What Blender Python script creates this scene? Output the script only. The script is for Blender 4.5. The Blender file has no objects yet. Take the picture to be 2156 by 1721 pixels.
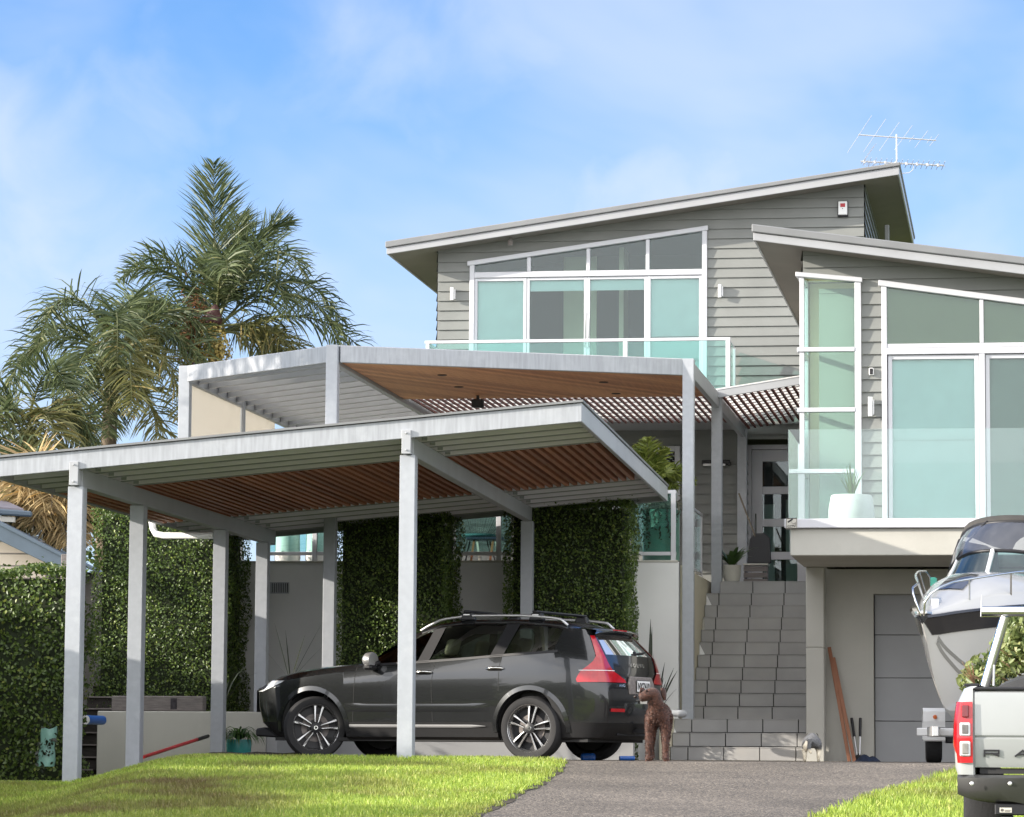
EXPOSURE = 0.86; SUN_STRENGTH = 5.0; SKY_STRENGTH = 0.13
CLOUD_LOC = (11.1, 2.7, 5.2); CLOUD_COL = (3.7, 4.0, 4.9, 1); SKY_TINT = (.52, .74, 1.06, 1); BACK_FILL = .8; BACK_FILL_COL = (10.5, 10.5, 10.8, 1)
import bpy, bmesh, math, random
import numpy as np
from mathutils import Vector, Matrix

SC = bpy.context.scene
COL = SC.collection
RND = random.Random(11)
NPR = np.random.default_rng(5)
rad = math.radians

# ------------------------------------------------------------------ camera model (eye at the origin, z up)
FPX, CXP, CYP = 7000.0, 1078.0, 860.3          # long lens: 117 mm on a 36 mm wide sensor
PITCH = math.atan((1590 - CYP) / FPX)
ROLL = 0.007

def ray(x, y):
    u = (x - CXP) / FPX; v = (CYP - y) / FPX
    c, s = math.cos(ROLL), math.sin(ROLL)
    u, v = u * c - v * s, u * s + v * c
    cp, sp = math.cos(PITCH), math.sin(PITCH)
    return Vector((u, cp - v * sp, sp + v * cp))

def P(x, y, Y):
    d = ray(x, y)
    return d * (Y / d.y)

class Frame:
    """a horizontal working frame: a to the right, b away from the street, z up"""
    def __init__(s, deg, origin=(0, 0, 0)):
        t = rad(deg)
        s.e1 = Vector((math.cos(t), -math.sin(t), 0)); s.e2 = Vector((math.sin(t), math.cos(t), 0))
        s.o = Vector(origin); s.rz = -t
    def W(s, a, b, z):
        return s.o + s.e1 * a + s.e2 * b + Vector((0, 0, z))
    def L(s, p):
        d = Vector(p) - s.o
        return (d.dot(s.e1), d.dot(s.e2), d.z)
    def hit(s, x, y, b):
        d = ray(x, y)
        t = (b + s.o.dot(s.e2)) / d.dot(s.e2)
        a, bb, z = s.L(d * t)
        return a, z
    def b_of(s, x, y, Y):
        return s.L(P(x, y, Y))[1]

WORLD = Frame(0)
HF = Frame(8.7)                                   # the house, its terrace and stairs

# ------------------------------------------------------------------ mesh builder
class MB:
    def __init__(s, fr=WORLD):
        s.v = []; s.f = []; s.fr = fr
    def add(s, pts, faces):
        n = len(s.v)
        s.v += [tuple(s.fr.W(*p)) for p in pts]
        s.f += [tuple(i + n for i in q) for q in faces]
        return s
    def box(s, a0, a1, b0, b1, z0, z1):
        p = [(a0, b0, z0), (a1, b0, z0), (a1, b1, z0), (a0, b1, z0), (a0, b0, z1), (a1, b0, z1), (a1, b1, z1), (a0, b1, z1)]
        return s.add(p, [(0, 3, 2, 1), (4, 5, 6, 7), (0, 1, 5, 4), (1, 2, 6, 5), (2, 3, 7, 6), (3, 0, 4, 7)])
    def prism(s, poly, d):
        n = len(poly)
        q = [tuple(p) for p in poly] + [(p[0] + d[0], p[1] + d[1], p[2] + d[2]) for p in poly]
        fs = [tuple(range(n)), tuple(range(2 * n - 1, n - 1, -1))]
        fs += [(i, i + n, (i + 1) % n + n, (i + 1) % n) for i in range(n)]
        return s.add(q, fs)
    def face(s, poly):
        return s.add(poly, [tuple(range(len(poly)))])
    def bar(s, p, q, w, h, up=(0, 0, 1)):
        p = Vector(p); q = Vector(q); d = (q - p).normalized(); u = Vector(up)
        r = d.cross(u).normalized() * (w / 2); u = r.cross(d).normalized() * (h / 2)
        pts = [p - r - u, p + r - u, p + r + u, p - r + u, q - r - u, q + r - u, q + r + u, q - r + u]
        return s.add(pts, [(0, 3, 2, 1), (4, 5, 6, 7), (0, 1, 5, 4), (1, 2, 6, 5), (2, 3, 7, 6), (3, 0, 4, 7)])
    def tube(s, path, r, n=8, caps=True):
        path = [Vector(p) for p in path]
        rs = r if isinstance(r, (list, tuple)) else [r] * len(path)
        rings = []
        prev = None
        for i, p in enumerate(path):
            d = (path[min(i + 1, len(path) - 1)] - path[max(i - 1, 0)]).normalized()
            if prev is None:
                x = d.orthogonal().normalized()
            else:
                x = (prev - d * prev.dot(d)).normalized()
            prev = x; y = d.cross(x)
            rings.append([p + (x * math.cos(2 * math.pi * k / n) + y * math.sin(2 * math.pi * k / n)) * rs[i] for k in range(n)])
        pts = [q for ring in rings for q in ring]
        fs = []
        for i in range(len(path) - 1):
            for k in range(n):
                fs.append((i * n + k, i * n + (k + 1) % n, (i + 1) * n + (k + 1) % n, (i + 1) * n + k))
        if caps:
            fs.append(tuple(range(n - 1, -1, -1))); fs.append(tuple((len(path) - 1) * n + k for k in range(n)))
        return s.add(pts, fs)
    def lathe(s, prof, c=(0, 0, 0), n=24, axis='z', caps=True):
        pts = []
        for r, h in prof:
            for k in range(n):
                t = 2 * math.pi * k / n
                x, y = r * math.cos(t), r * math.sin(t)
                if axis == 'z': pts.append((c[0] + x, c[1] + y, c[2] + h))
                elif axis == 'y': pts.append((c[0] + x, c[1] + h, c[2] + y))
                else: pts.append((c[0] + h, c[1] + x, c[2] + y))
        fs = []
        for i in range(len(prof) - 1):
            for k in range(n):
                q = (i * n + k, i * n + (k + 1) % n, (i + 1) * n + (k + 1) % n, (i + 1) * n + k)
                fs.append(q if axis != 'y' else q[::-1])
        if caps:
            fs.append(tuple(range(n - 1, -1, -1))); fs.append(tuple((len(prof) - 1) * n + k for k in range(n)))
        return s.add(pts, fs)
    def grid(s, rows, closed=False):
        m = len(rows[0]); pts = [p for r in rows for p in r]; fs = []
        for i in range(len(rows) - 1):
            for j in range(m if closed else m - 1):
                k = (j + 1) % m
                fs.append((i * m + j, i * m + k, (i + 1) * m + k, (i + 1) * m + j))
        return s.add(pts, fs)

def reg(o):
    COL.objects.link(o); return o

MW = {}                                            # world matrix of every empty / mesh I make

def put(o, parent, mat):
    if parent is not None:
        o.parent = parent
        o.matrix_parent_inverse = Matrix.Identity(4)
        o.matrix_basis = MW[parent.name].inverted() @ mat
    else:
        o.matrix_basis = mat
    MW[o.name] = mat

def thing(name, label, cat, loc, rz=0.0, group=None):
    o = bpy.data.objects.new(name, None); reg(o)
    o.empty_display_size = 0.2
    put(o, None, Matrix.Translation(Vector(loc)) @ Matrix.Rotation(rz, 4, 'Z'))
    return tag(o, label, cat, group)

def tag(o, label=None, cat=None, group=None, kind=None):
    if label: o['label'] = label
    if cat: o['category'] = cat
    if group: o['group'] = group
    if kind: o['kind'] = kind
    return o

def mesh_obj(name, me, mats, parent=None, base=None, smooth=None):
    for m in (mats if isinstance(mats, (list, tuple)) else [mats]): me.materials.append(m)
    o = bpy.data.objects.new(name, me); reg(o)
    if smooth is not None:
        me.polygons.foreach_set('use_smooth', [True] * len(me.polygons))
        if smooth < 179: me.set_sharp_from_angle(angle=rad(smooth))
    if parent is not None:
        mw = MW[parent.name].copy()
    else:
        if base is None:
            co = np.empty(len(me.vertices) * 3, np.float32); me.vertices.foreach_get('co', co); co = co.reshape(-1, 3)
            base = ((co[:, 0].min() + co[:, 0].max()) / 2, (co[:, 1].min() + co[:, 1].max()) / 2, co[:, 2].min())
        mw = Matrix.Translation(Vector(base))
    me.transform(mw.inverted())
    put(o, parent, mw)
    return o

def build(name, mb, mats, parent=None, bevel=0.0, smooth=None, base=None, seg=1, fixn=True):
    me = bpy.data.meshes.new(name)
    me.from_pydata([tuple(p) for p in mb.v], [], mb.f)
    if fixn or bevel:
        bm = bmesh.new(); bm.from_mesh(me)
        if fixn: bmesh.ops.recalc_face_normals(bm, faces=bm.faces)
        if bevel:
            es = [e for e in bm.edges if len(e.link_faces) == 2 and e.calc_face_angle(0) > 0.5]
            bmesh.ops.bevel(bm, geom=es, offset=bevel, segments=seg, affect='EDGES', profile=0.5, clamp_overlap=True)
        bm.to_mesh(me); bm.free()
    me.update()
    return mesh_obj(name, me, mats, parent, base, smooth)

def copy_tree(o, mat=None, parent=None):
    c = o.copy(); reg(c)
    if parent is not None: c.parent = parent
    else:
        c.matrix_basis = mat
    MW[c.name] = mat if mat is not None else MW[parent.name] @ c.matrix_basis
    for ch in [k for k in bpy.data.objects if k.parent == o]:
        copy_tree(ch, None, c)
    return c

# polygon helpers in the (a, z) plane
def clip(poly, nx, nz, d):
    """keep nx*a + nz*z <= d"""
    out = []
    for i in range(len(poly)):
        p, q = poly[i], poly[(i + 1) % len(poly)]
        dp = nx * p[0] + nz * p[1] - d; dq = nx * q[0] + nz * q[1] - d
        if dp <= 1e-9: out.append(p)
        if (dp < -1e-9 and dq > 1e-9) or (dp > 1e-9 and dq < -1e-9):
            t = dp / (dp - dq); out.append((p[0] + (q[0] - p[0]) * t, p[1] + (q[1] - p[1]) * t))
    return out if len(out) > 2 else []

def edges_of(poly):
    area = sum(poly[i][0] * poly[(i + 1) % len(poly)][1] - poly[(i + 1) % len(poly)][0] * poly[i][1] for i in range(len(poly)))
    if area < 0: poly = poly[::-1]
    out = []
    for i in range(len(poly)):
        p, q = poly[i], poly[(i + 1) % len(poly)]
        nx, nz = q[1] - p[1], -(q[0] - p[0])
        out.append((nx, nz, nx * p[0] + nz * p[1]))
    return out

def subtract(polys, hole):
    res = []
    es = edges_of(hole)
    for poly in polys:
        rest = poly
        for (nx, nz, d) in es:
            if not rest: break
            outp = clip(rest, -nx, -nz, -d)
            if outp: res.append(outp)
            rest = clip(rest, nx, nz, d)
    return res

def inside(polys, shape):
    es = edges_of(shape); res = []
    for p in polys:
        for (nx, nz, d) in es:
            p = clip(p, nx, nz, d)
            if not p: break
        if p: res.append(p)
    return res

def boards(mb, shape, holes, b, pitch=0.21, z_start=None, thick=0.028):
    """lapped weatherboards over a convex shape in the (a,z) plane, with convex holes"""
    zs = [p[1] for p in shape]; as_ = [p[0] for p in shape]
    z0 = z_start if z_start is not None else min(zs)
    z = z0
    while z < max(zs):
        polys = inside([[(min(as_), z), (max(as_), z), (max(as_), z + pitch), (min(as_), z + pitch)]], shape)
        for h in holes: polys = subtract(polys, h)
        for p in polys:
            f = lambda q: (q[0], b - thick * (1 - (q[1] - z) / pitch) - 0.004, q[1])
            mb.face([f(q) for q in p])
            for i in range(len(p)):
                q, r = p[i], p[(i + 1) % len(p)]
                if abs(q[1] - z) < 1e-5 and abs(r[1] - z) < 1e-5:
                    mb.face([f(q), f(r), (r[0], b + 0.01, r[1] + 0.004), (q[0], b + 0.01, q[1] + 0.004)])
        z += pitch
    return mb

def member(mb, p, q, w, b0, b1):
    """a frame member in the (a,z) plane along p->q, w wide, between depths b0 and b1"""
    p = Vector((p[0], p[1])); q = Vector((q[0], q[1])); d = (q - p).normalized(); n = Vector((-d.y, d.x)) * (w / 2)
    c = [p - n, q - n, q + n, p + n]
    mb.prism([(k.x, b0, k.y) for k in c], (0, b1 - b0, 0))

def text_mb(s, size, depth, bold=0.0):
    cu = bpy.data.curves.new('lettering', 'FONT'); cu.body = s; cu.size = size; cu.extrude = depth; cu.offset = bold
    cu.align_x = 'CENTER'; cu.align_y = 'CENTER'; cu.resolution_u = 3
    o = bpy.data.objects.new('lettering', cu); COL.objects.link(o)
    dg = bpy.context.evaluated_depsgraph_get()
    me = bpy.data.meshes.new_from_object(o.evaluated_get(dg))
    bpy.data.objects.remove(o); 
    vs = [tuple(v.co) for v in me.vertices]; fs = [tuple(p.vertices) for p in me.polygons]
    bpy.data.meshes.remove(me)
    return vs, fs

# ------------------------------------------------------------------ materials
def new_mat(name):
    m = bpy.data.materials.new(name); m.use_nodes = True
    nt = m.node_tree; nt.nodes.clear()
    return m, nt, nt.nodes.new('ShaderNodeOutputMaterial')

def N(nt, t, **kw):
    n = nt.nodes.new(t)
    for k, v in kw.items():
        if k in n.inputs.keys(): n.inputs[k].default_value = v
        else: setattr(n, k, v)
    return n

def pos(nt, scale=(1, 1, 1)):
    g = N(nt, 'ShaderNodeTexCoord'); mp = N(nt, 'ShaderNodeMapping')
    mp.inputs['Scale'].default_value = scale
    nt.links.new(g.outputs['Object'], mp.inputs['Vector'])
    return mp.outputs['Vector']

def c4(c): return (c[0], c[1], c[2], 1)

def surf(name, col, rough=0.6, var=0.12, vscale=3.0, stretch=(1, 1, 1), bump=0.0, bscale=60.0, spec=0.4, metal=0.0, coat=0.0, dirt=None, dscale=1.2, detail=6):
    m, nt, out = new_mat(name); L = nt.links
    bs = N(nt, 'ShaderNodeBsdfPrincipled'); bs.inputs['Roughness'].default_value = rough
    bs.inputs['Specular IOR Level'].default_value = spec; bs.inputs['Metallic'].default_value = metal
    bs.inputs['Coat Weight'].default_value = coat; bs.inputs['Coat Roughness'].default_value = 0.04
    v = pos(nt, stretch)
    nz = N(nt, 'ShaderNodeTexNoise'); nz.inputs['Scale'].default_value = vscale; nz.inputs['Detail'].default_value = detail
    L.new(v, nz.inputs['Vector'])
    mx = N(nt, 'ShaderNodeMix', data_type='RGBA')
    mx.inputs[6].default_value = c4([c * (1 - var) for c in col]); mx.inputs[7].default_value = c4([min(1, c * (1 + var)) for c in col])
    rmp = N(nt, 'ShaderNodeMapRange'); rmp.inputs[1].default_value = 0.3; rmp.inputs[2].default_value = 0.7
    L.new(nz.outputs['Fac'], rmp.inputs[0]); L.new(rmp.outputs[0], mx.inputs[0])
    colout = mx.outputs[2]
    if dirt:
        n2 = N(nt, 'ShaderNodeTexNoise'); n2.inputs['Scale'].default_value = dscale; n2.inputs['Detail'].default_value = 8; n2.inputs['Roughness'].default_value = 0.7
        L.new(pos(nt), n2.inputs['Vector'])
        r2 = N(nt, 'ShaderNodeMapRange'); r2.inputs[1].default_value = 0.52; r2.inputs[2].default_value = 0.75; r2.inputs[4].default_value = 0.6
        L.new(n2.outputs['Fac'], r2.inputs[0])
        m2 = N(nt, 'ShaderNodeMix', data_type='RGBA'); m2.inputs[7].default_value = c4(dirt)
        L.new(r2.outputs[0], m2.inputs[0]); L.new(colout, m2.inputs[6]); colout = m2.outputs[2]
    L.new(colout, bs.inputs['Base Color'])
    if bump:
        n3 = N(nt, 'ShaderNodeTexNoise'); n3.inputs['Scale'].default_value = bscale; n3.inputs['Detail'].default_value = 4
        L.new(pos(nt), n3.inputs['Vector'])
        bp = N(nt, 'ShaderNodeBump'); bp.inputs['Strength'].default_value = bump; bp.inputs['Distance'].default_value = 0.01
        L.new(n3.outputs['Fac'], bp.inputs['Height']); L.new(bp.outputs[0], bs.inputs['Normal'])
    L.new(bs.outputs[0], out.inputs[0])
    return m

def glass(name, tint, refl=1.0, rough=0.0, haze=0.0, hazecol=(.5, .6, .6)):
    """thin architectural glass: tinted see-through plus Fresnel reflection"""
    m, nt, out = new_mat(name); L = nt.links
    tr = N(nt, 'ShaderNodeBsdfTransparent'); tr.inputs[0].default_value = c4(tint)
    gl = N(nt, 'ShaderNodeBsdfGlossy'); gl.inputs['Roughness'].default_value = rough; gl.inputs[0].default_value = (1, 1, 1, 1)
    fr = N(nt, 'ShaderNodeFresnel'); fr.inputs[0].default_value = 1.52
    mu = N(nt, 'ShaderNodeMath', operation='MULTIPLY'); mu.inputs[1].default_value = refl
    L.new(fr.outputs[0], mu.inputs[0])
    mx = N(nt, 'ShaderNodeMixShader')
    L.new(mu.outputs[0], mx.inputs[0]); L.new(tr.outputs[0], mx.inputs[1]); L.new(gl.outputs[0], mx.inputs[2])
    res = mx.outputs[0]
    if haze:
        df = N(nt, 'ShaderNodeBsdfDiffuse'); df.inputs[0].default_value = c4(hazecol)
        m2 = N(nt, 'ShaderNodeMixShader'); m2.inputs[0].default_value = haze
        L.new(res, m2.inputs[1]); L.new(df.outputs[0], m2.inputs[2]); res = m2.outputs[0]
    L.new(res, out.inputs[0])
    return m

def opal(name, col, t=.6):
    """milky translucent roofing"""
    m, nt, out = new_mat(name); L = nt.links
    d = N(nt, 'ShaderNodeBsdfDiffuse'); d.inputs[0].default_value = c4(col); tl = N(nt, 'ShaderNodeBsdfTranslucent'); tl.inputs[0].default_value = c4(col)
    tr = N(nt, 'ShaderNodeBsdfTransparent'); tr.inputs[0].default_value = c4(col)
    a = N(nt, 'ShaderNodeMixShader'); a.inputs[0].default_value = t; L.new(d.outputs[0], a.inputs[1]); L.new(tl.outputs[0], a.inputs[2])
    b = N(nt, 'ShaderNodeMixShader'); b.inputs[0].default_value = .25; L.new(a.outputs[0], b.inputs[1]); L.new(tr.outputs[0], b.inputs[2]); L.new(b.outputs[0], out.inputs[0])
    return m

def leafy(name, c1, c2, c3=None, rough=0.45, trans=0.25, spec=0.5):
    """foliage: every leaf island gets its own shade"""
    m, nt, out = new_mat(name); L = nt.links
    g = N(nt, 'ShaderNodeNewGeometry')
    rp = N(nt, 'ShaderNodeValToRGB')
    e = rp.color_ramp.elements
    e[0].color = c4(c1); e[1].color = c4(c2)
    if c3: k = rp.color_ramp.elements.new(0.9); k.color = c4(c2); e[-1].color = c4(c3)
    L.new(g.outputs['Random Per Island'], rp.inputs[0])
    bs = N(nt, 'ShaderNodeBsdfPrincipled'); bs.inputs['Roughness'].default_value = rough; bs.inputs['Specular IOR Level'].default_value = spec
    L.new(rp.outputs[0], bs.inputs['Base Color'])
    tl = N(nt, 'ShaderNodeBsdfTranslucent'); L.new(rp.outputs[0], tl.inputs[0])
    mx = N(nt, 'ShaderNodeMixShader'); mx.inputs[0].default_value = trans
    L.new(bs.outputs[0], mx.inputs[1]); L.new(tl.outputs[0], mx.inputs[2]); L.new(mx.outputs[0], out.inputs[0])
    return m

M = {}
M['board'] = surf('weatherboard_paint', (.204, .211, .200), .55, .08, 1.5, bump=.06, bscale=40)
M['steel'] = surf('streaked_grey_paint', (.335, .352, .378), .45, .14, 6.0, (5, 5, .45), spec=.5, dirt=(.45, .47, .49), dscale=2.4)
M['postpaint'] = surf('post_paint', (.36, .38, .41), .45, .05, 14, spec=.5, dirt=(.45, .47, .49), dscale=5)
M['steel_plain'] = surf('plain_grey_paint', (.36, .372, .39), .5, .06, 2.5, spec=.5)
M['steel_shade'] = surf('purlin_shade_grey', (.30, .31, .32), .5, .08, 3)
M['white'] = surf('white_frame_paint', (.55, .555, .585), .35, .03, 2)
M['steel_lifted'] = surf('lifted_grey_paint', (.86, .83, .91), .5, .05, 2)  # lightened and tinted to make up for dim, green bounced light on purlins
M['fascia'] = surf('fascia_paint', (.33, .336, .35), .4, .05, 2)
M['roof'] = surf('roof_metal', (.19, .195, .20), .5, .08, 2)
M['soffit'] = surf('soffit_board', (.185, .168, .145), .7, .06, 1.5)
M['render_wall'] = surf('plaster_wall', (.46, .45, .405), .85, .06, 1.2, bump=.12, bscale=90, dirt=(.36, .35, .31), dscale=.8)
M['render_cream'] = surf('cream_plaster_wall', (.66, .61, .47), .85, .07, 1.5, bump=.12, bscale=90, dirt=(.52, .47, .33), dscale=1.5)
M['render_shade'] = surf('grey_plaster_wall', (.70, .70, .69), .85, .06, 1.2, bump=.1, bscale=90)
M['tile'] = surf('stair_tile', (.345, .34, .33), .6, .10, 2.0, bump=.08, bscale=50, dirt=(.38, .36, .33), dscale=1.6)
M['grout'] = surf('grout', (.03, .03, .029), .9, .1)
M['black'] = surf('black_plastic', (.014, .014, .016), .45, .1)
M['rubber'] = surf('tyre_rubber', (.018, .018, .019), .75, .15, 8, bump=.2, bscale=60)
M['dark'] = surf('dark_interior', (.03, .03, .03), .9, .1)
M['room'] = surf('room_wall', (.16, .165, .155), .9, .05)
M['room_olive'] = surf('room_wall_olive', (.30, .31, .225), .9, .05)
M['room_cream'] = surf('room_wall_cream', (.62, .56, .40), .9, .05)
M['blind'] = surf('roller_blind', (.70, .735, .72), .9, .03, 4)
M['blind_olive'] = surf('roller_blind_olive', (.25, .235, .14), .9, .03, 4)
M['blind_grey'] = surf('roller_blind_grey', (.27, .275, .24), .9, .03, 4)
M['glass'] = glass('window_glass', (.84, .955, .945), 1.1)
M['glass_clear'] = glass('clear_pane', (.80, .86, .84), 1.3)
M['glass_bal'] = glass('balustrade_glass', (.70, .91, .88), 1.2, haze=.03, hazecol=(.45, .68, .64))
M['glass_pale'] = glass('pale_balustrade_glass', (.90, .965, .955), 1.2, haze=.02, hazecol=(.6, .72, .70))
M['chrome'] = surf('stainless', (.72, .72, .70), .18, .03, metal=1.0)
M['alu'] = surf('satin_aluminium', (.62, .62, .62), .35, .04, metal=.8)
M['screen'] = leafy('cream_screen_fabric', (.80, .77, .71), (.82, .79, .73), rough=.9, trans=.4, spec=.1)
M['garage'] = surf('garage_door_paint', (.33, .335, .34), .5, .03)
M['whiteplastic'] = surf('white_plastic', (.80, .80, .79), .35, .02)
M['red'] = surf('red_plastic', (.42, .02, .03), .3, .05)
M['blue'] = surf('blue_plastic', (.02, .12, .45), .35, .05)
M['teal'] = surf('teal_glaze', (.04, .24, .22), .25, .15, 5)
M['potwhite'] = surf('white_pot', (.72, .71, .68), .5, .06, 3)
M['potstone'] = surf('pale_stone_pot', (.55, .53, .47), .7, .1, 6)
M['soil'] = surf('soil', (.05, .04, .03), .95, .4, 12, bump=.8, bscale=30)
M['bark'] = surf('bark', (.13, .10, .07), .9, .3, 8, (3, 3, .6), bump=.6, bscale=25)
M['greywood'] = surf('weathered_wood', (.19, .17, .16), .9, .25, 6, (1, 8, 8), bump=.4, bscale=40)
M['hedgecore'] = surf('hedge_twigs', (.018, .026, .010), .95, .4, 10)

def wood(name, c1, c2, axis):
    """planks: per-plank shade comes from mesh islands, grain runs along the plank"""
    m, nt, out = new_mat(name); L = nt.links
    g = N(nt, 'ShaderNodeNewGeometry')
    st = [18, 18, 18]; st[axis] = .8
    nz = N(nt, 'ShaderNodeTexNoise'); nz.inputs['Scale'].default_value = 1.5; nz.inputs['Detail'].default_value = 5
    L.new(pos(nt, st), nz.inputs['Vector'])
    ad = N(nt, 'ShaderNodeMath', operation='MULTIPLY_ADD'); ad.inputs[1].default_value = .75
    sb = N(nt, 'ShaderNodeMath', operation='MULTIPLY_ADD'); sb.inputs[1].default_value = .9; sb.inputs[2].default_value = -.32
    L.new(nz.outputs['Fac'], sb.inputs[0])
    L.new(g.outputs['Random Per Island'], ad.inputs[0]); L.new(sb.outputs[0], ad.inputs[2])
    mx = N(nt, 'ShaderNodeMix', data_type='RGBA'); mx.inputs[6].default_value = c4(c1); mx.inputs[7].default_value = c4(c2)
    L.new(ad.outputs[0], mx.inputs[0])
    bs = N(nt, 'ShaderNodeBsdfPrincipled'); bs.inputs['Roughness'].default_value = .55
    L.new(mx.outputs[2], bs.inputs['Base Color']); L.new(bs.outputs[0], out.inputs[0])
    return m
M['cedar'] = wood('cedar_lining', (.33, .12, .042), (.66, .31, .13), 1)
M['slat'] = wood('timber_slat', (.25, .09, .043), (.50, .205, .10), 1)
M['slat_red'] = wood('stained_slat', (.10, .022, .018), (.18, .04, .03), 1)
# ------------------------------------------------------------------ camera, light, sky
cam = bpy.data.cameras.new('camera'); camo = bpy.data.objects.new('camera', cam); reg(camo)
cam.sensor_fit = 'HORIZONTAL'; cam.sensor_width = 36.0; cam.lens = FPX / 2156.0 * 36.0
cam.clip_start = 0.5; cam.clip_end = 6000
Rr = Vector((1, 0, 0)); Uu = Vector((0, -math.sin(PITCH), math.cos(PITCH))); Ff = Vector((0, math.cos(PITCH), math.sin(PITCH)))
cr, sr = math.cos(ROLL), math.sin(ROLL)
xr = Rr * cr + Uu * sr; yu = Uu * cr - Rr * sr
camo.matrix_world = Matrix(((xr.x, yu.x, -Ff.x, 0), (xr.y, yu.y, -Ff.y, 0), (xr.z, yu.z, -Ff.z, 0), (0, 0, 0, 1)))
SC.camera = camo
SC.render.resolution_x, SC.render.resolution_y = 1024, 817
SC.view_settings.view_transform = 'Standard'; SC.view_settings.look = 'None'
SC.view_settings.exposure = EXPOSURE; SC.view_settings.gamma = 1.0

SUN_EL = rad(17.5)
sd = (HF.e2 * -math.cos(rad(70)) + HF.e1 * -math.sin(rad(70)))       # horizontal direction towards the sun
SUN = Vector((sd.x * math.cos(SUN_EL), sd.y * math.cos(SUN_EL), math.sin(SUN_EL)))
sl = bpy.data.lights.new('sun', 'SUN'); sl.energy = SUN_STRENGTH; sl.angle = rad(0.6); sl.color = (1.0, .92, .81)
so = bpy.data.objects.new('sun', sl); reg(so)
so.rotation_euler = (-SUN).to_track_quat('-Z', 'Y').to_euler(); so.location = SUN * 60

w = bpy.data.worlds.new('World'); SC.world = w; w.use_nodes = True
nt = w.node_tree; nt.nodes.clear(); L = nt.links
outw = N(nt, 'ShaderNodeOutputWorld'); bg = N(nt, 'ShaderNodeBackground'); bg.inputs[1].default_value = SKY_STRENGTH
sky = N(nt, 'ShaderNodeTexSky', sky_type='NISHITA'); sky.sun_disc = False
sky.sun_elevation = SUN_EL; sky.sun_rotation = math.atan2(SUN.x, SUN.y)
sky.air_density = 1.0; sky.dust_density = 0.25; sky.ozone_density = 2.2
tc = N(nt, 'ShaderNodeTexCoord')
# thin veils of cloud, laid out on the view direction of the sky itself
sep = N(nt, 'ShaderNodeSeparateXYZ'); L.new(tc.outputs['Generated'], sep.inputs[0])
mp = N(nt, 'ShaderNodeMapping'); mp.inputs['Scale'].default_value = (5.5, 4.0, 10.0); mp.inputs['Location'].default_value = CLOUD_LOC
mp.inputs['Rotation'].default_value = (0, rad(14), 0)
L.new(tc.outputs['Generated'], mp.inputs['Vector'])
n1 = N(nt, 'ShaderNodeTexNoise'); n1.inputs['Scale'].default_value = 1.0; n1.inputs['Detail'].default_value = 5; n1.inputs['Roughness'].default_value = .5; n1.inputs['Distortion'].default_value = .25
L.new(mp.outputs[0], n1.inputs['Vector'])
r1 = N(nt, 'ShaderNodeMapRange', interpolation_type='SMOOTHSTEP'); r1.inputs[1].default_value = .40; r1.inputs[2].default_value = .68; r1.inputs[3].default_value = .0; r1.inputs[4].default_value = .5
L.new(n1.outputs['Fac'], r1.inputs[0])
# three softer banks of cloud, each at its own bearing in the sky
bank = r1.outputs[0]
for (cx_, cy_, rx_, rz_, amp) in ((1330, 395, .062, .030, .62), (60, 440, .060, .055, .55), (1240, 60, .085, .034, .50)):
    d_ = ray(cx_, cy_).normalized()
    sb_ = N(nt, 'ShaderNodeVectorMath', operation='SUBTRACT'); sb_.inputs[1].default_value = d_; L.new(tc.outputs['Generated'], sb_.inputs[0])
    sc_ = N(nt, 'ShaderNodeVectorMath', operation='MULTIPLY'); sc_.inputs[1].default_value = (1 / rx_, .3 / rx_, 1 / rz_); L.new(sb_.outputs[0], sc_.inputs[0])
    ln_ = N(nt, 'ShaderNodeVectorMath', operation='LENGTH'); L.new(sc_.outputs[0], ln_.inputs[0])
    n2_ = N(nt, 'ShaderNodeTexNoise'); n2_.inputs['Scale'].default_value = 26; n2_.inputs['Detail'].default_value = 6; n2_.inputs['Distortion'].default_value = .4; L.new(tc.outputs['Generated'], n2_.inputs['Vector'])
    q_ = N(nt, 'ShaderNodeMath', operation='MULTIPLY_ADD'); q_.inputs[1].default_value = 2.4; L.new(n2_.outputs['Fac'], q_.inputs[0]); L.new(ln_.outputs['Value'], q_.inputs[2])
    m_ = N(nt, 'ShaderNodeMapRange', interpolation_type='SMOOTHSTEP'); m_.inputs[1].default_value = 2.6; m_.inputs[2].default_value = .9; m_.inputs[3].default_value = 0; m_.inputs[4].default_value = amp; L.new(q_.outputs[0], m_.inputs[0])
    mxm = N(nt, 'ShaderNodeMath', operation='MAXIMUM'); L.new(bank, mxm.inputs[0]); L.new(m_.outputs[0], mxm.inputs[1]); bank = mxm.outputs[0]
# the veil thickens towards the horizon
hz = N(nt, 'ShaderNodeMapRange', interpolation_type='SMOOTHSTEP'); hz.inputs[1].default_value = .02; hz.inputs[2].default_value = .24; hz.inputs[3].default_value = .48; hz.inputs[4].default_value = 0.0
L.new(sep.outputs['Z'], hz.inputs[0])
ad = N(nt, 'ShaderNodeMath', operation='ADD', use_clamp=True); L.new(bank, ad.inputs[0]); L.new(hz.outputs[0], ad.inputs[1])
cl = N(nt, 'ShaderNodeMix', data_type='RGBA'); cl.inputs[7].default_value = CLOUD_COL
gain = N(nt, 'ShaderNodeMix', data_type='RGBA', blend_type='MULTIPLY'); gain.inputs[0].default_value = 1.0; gain.inputs[7].default_value = SKY_TINT
L.new(sky.outputs[0], gain.inputs[6])
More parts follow.
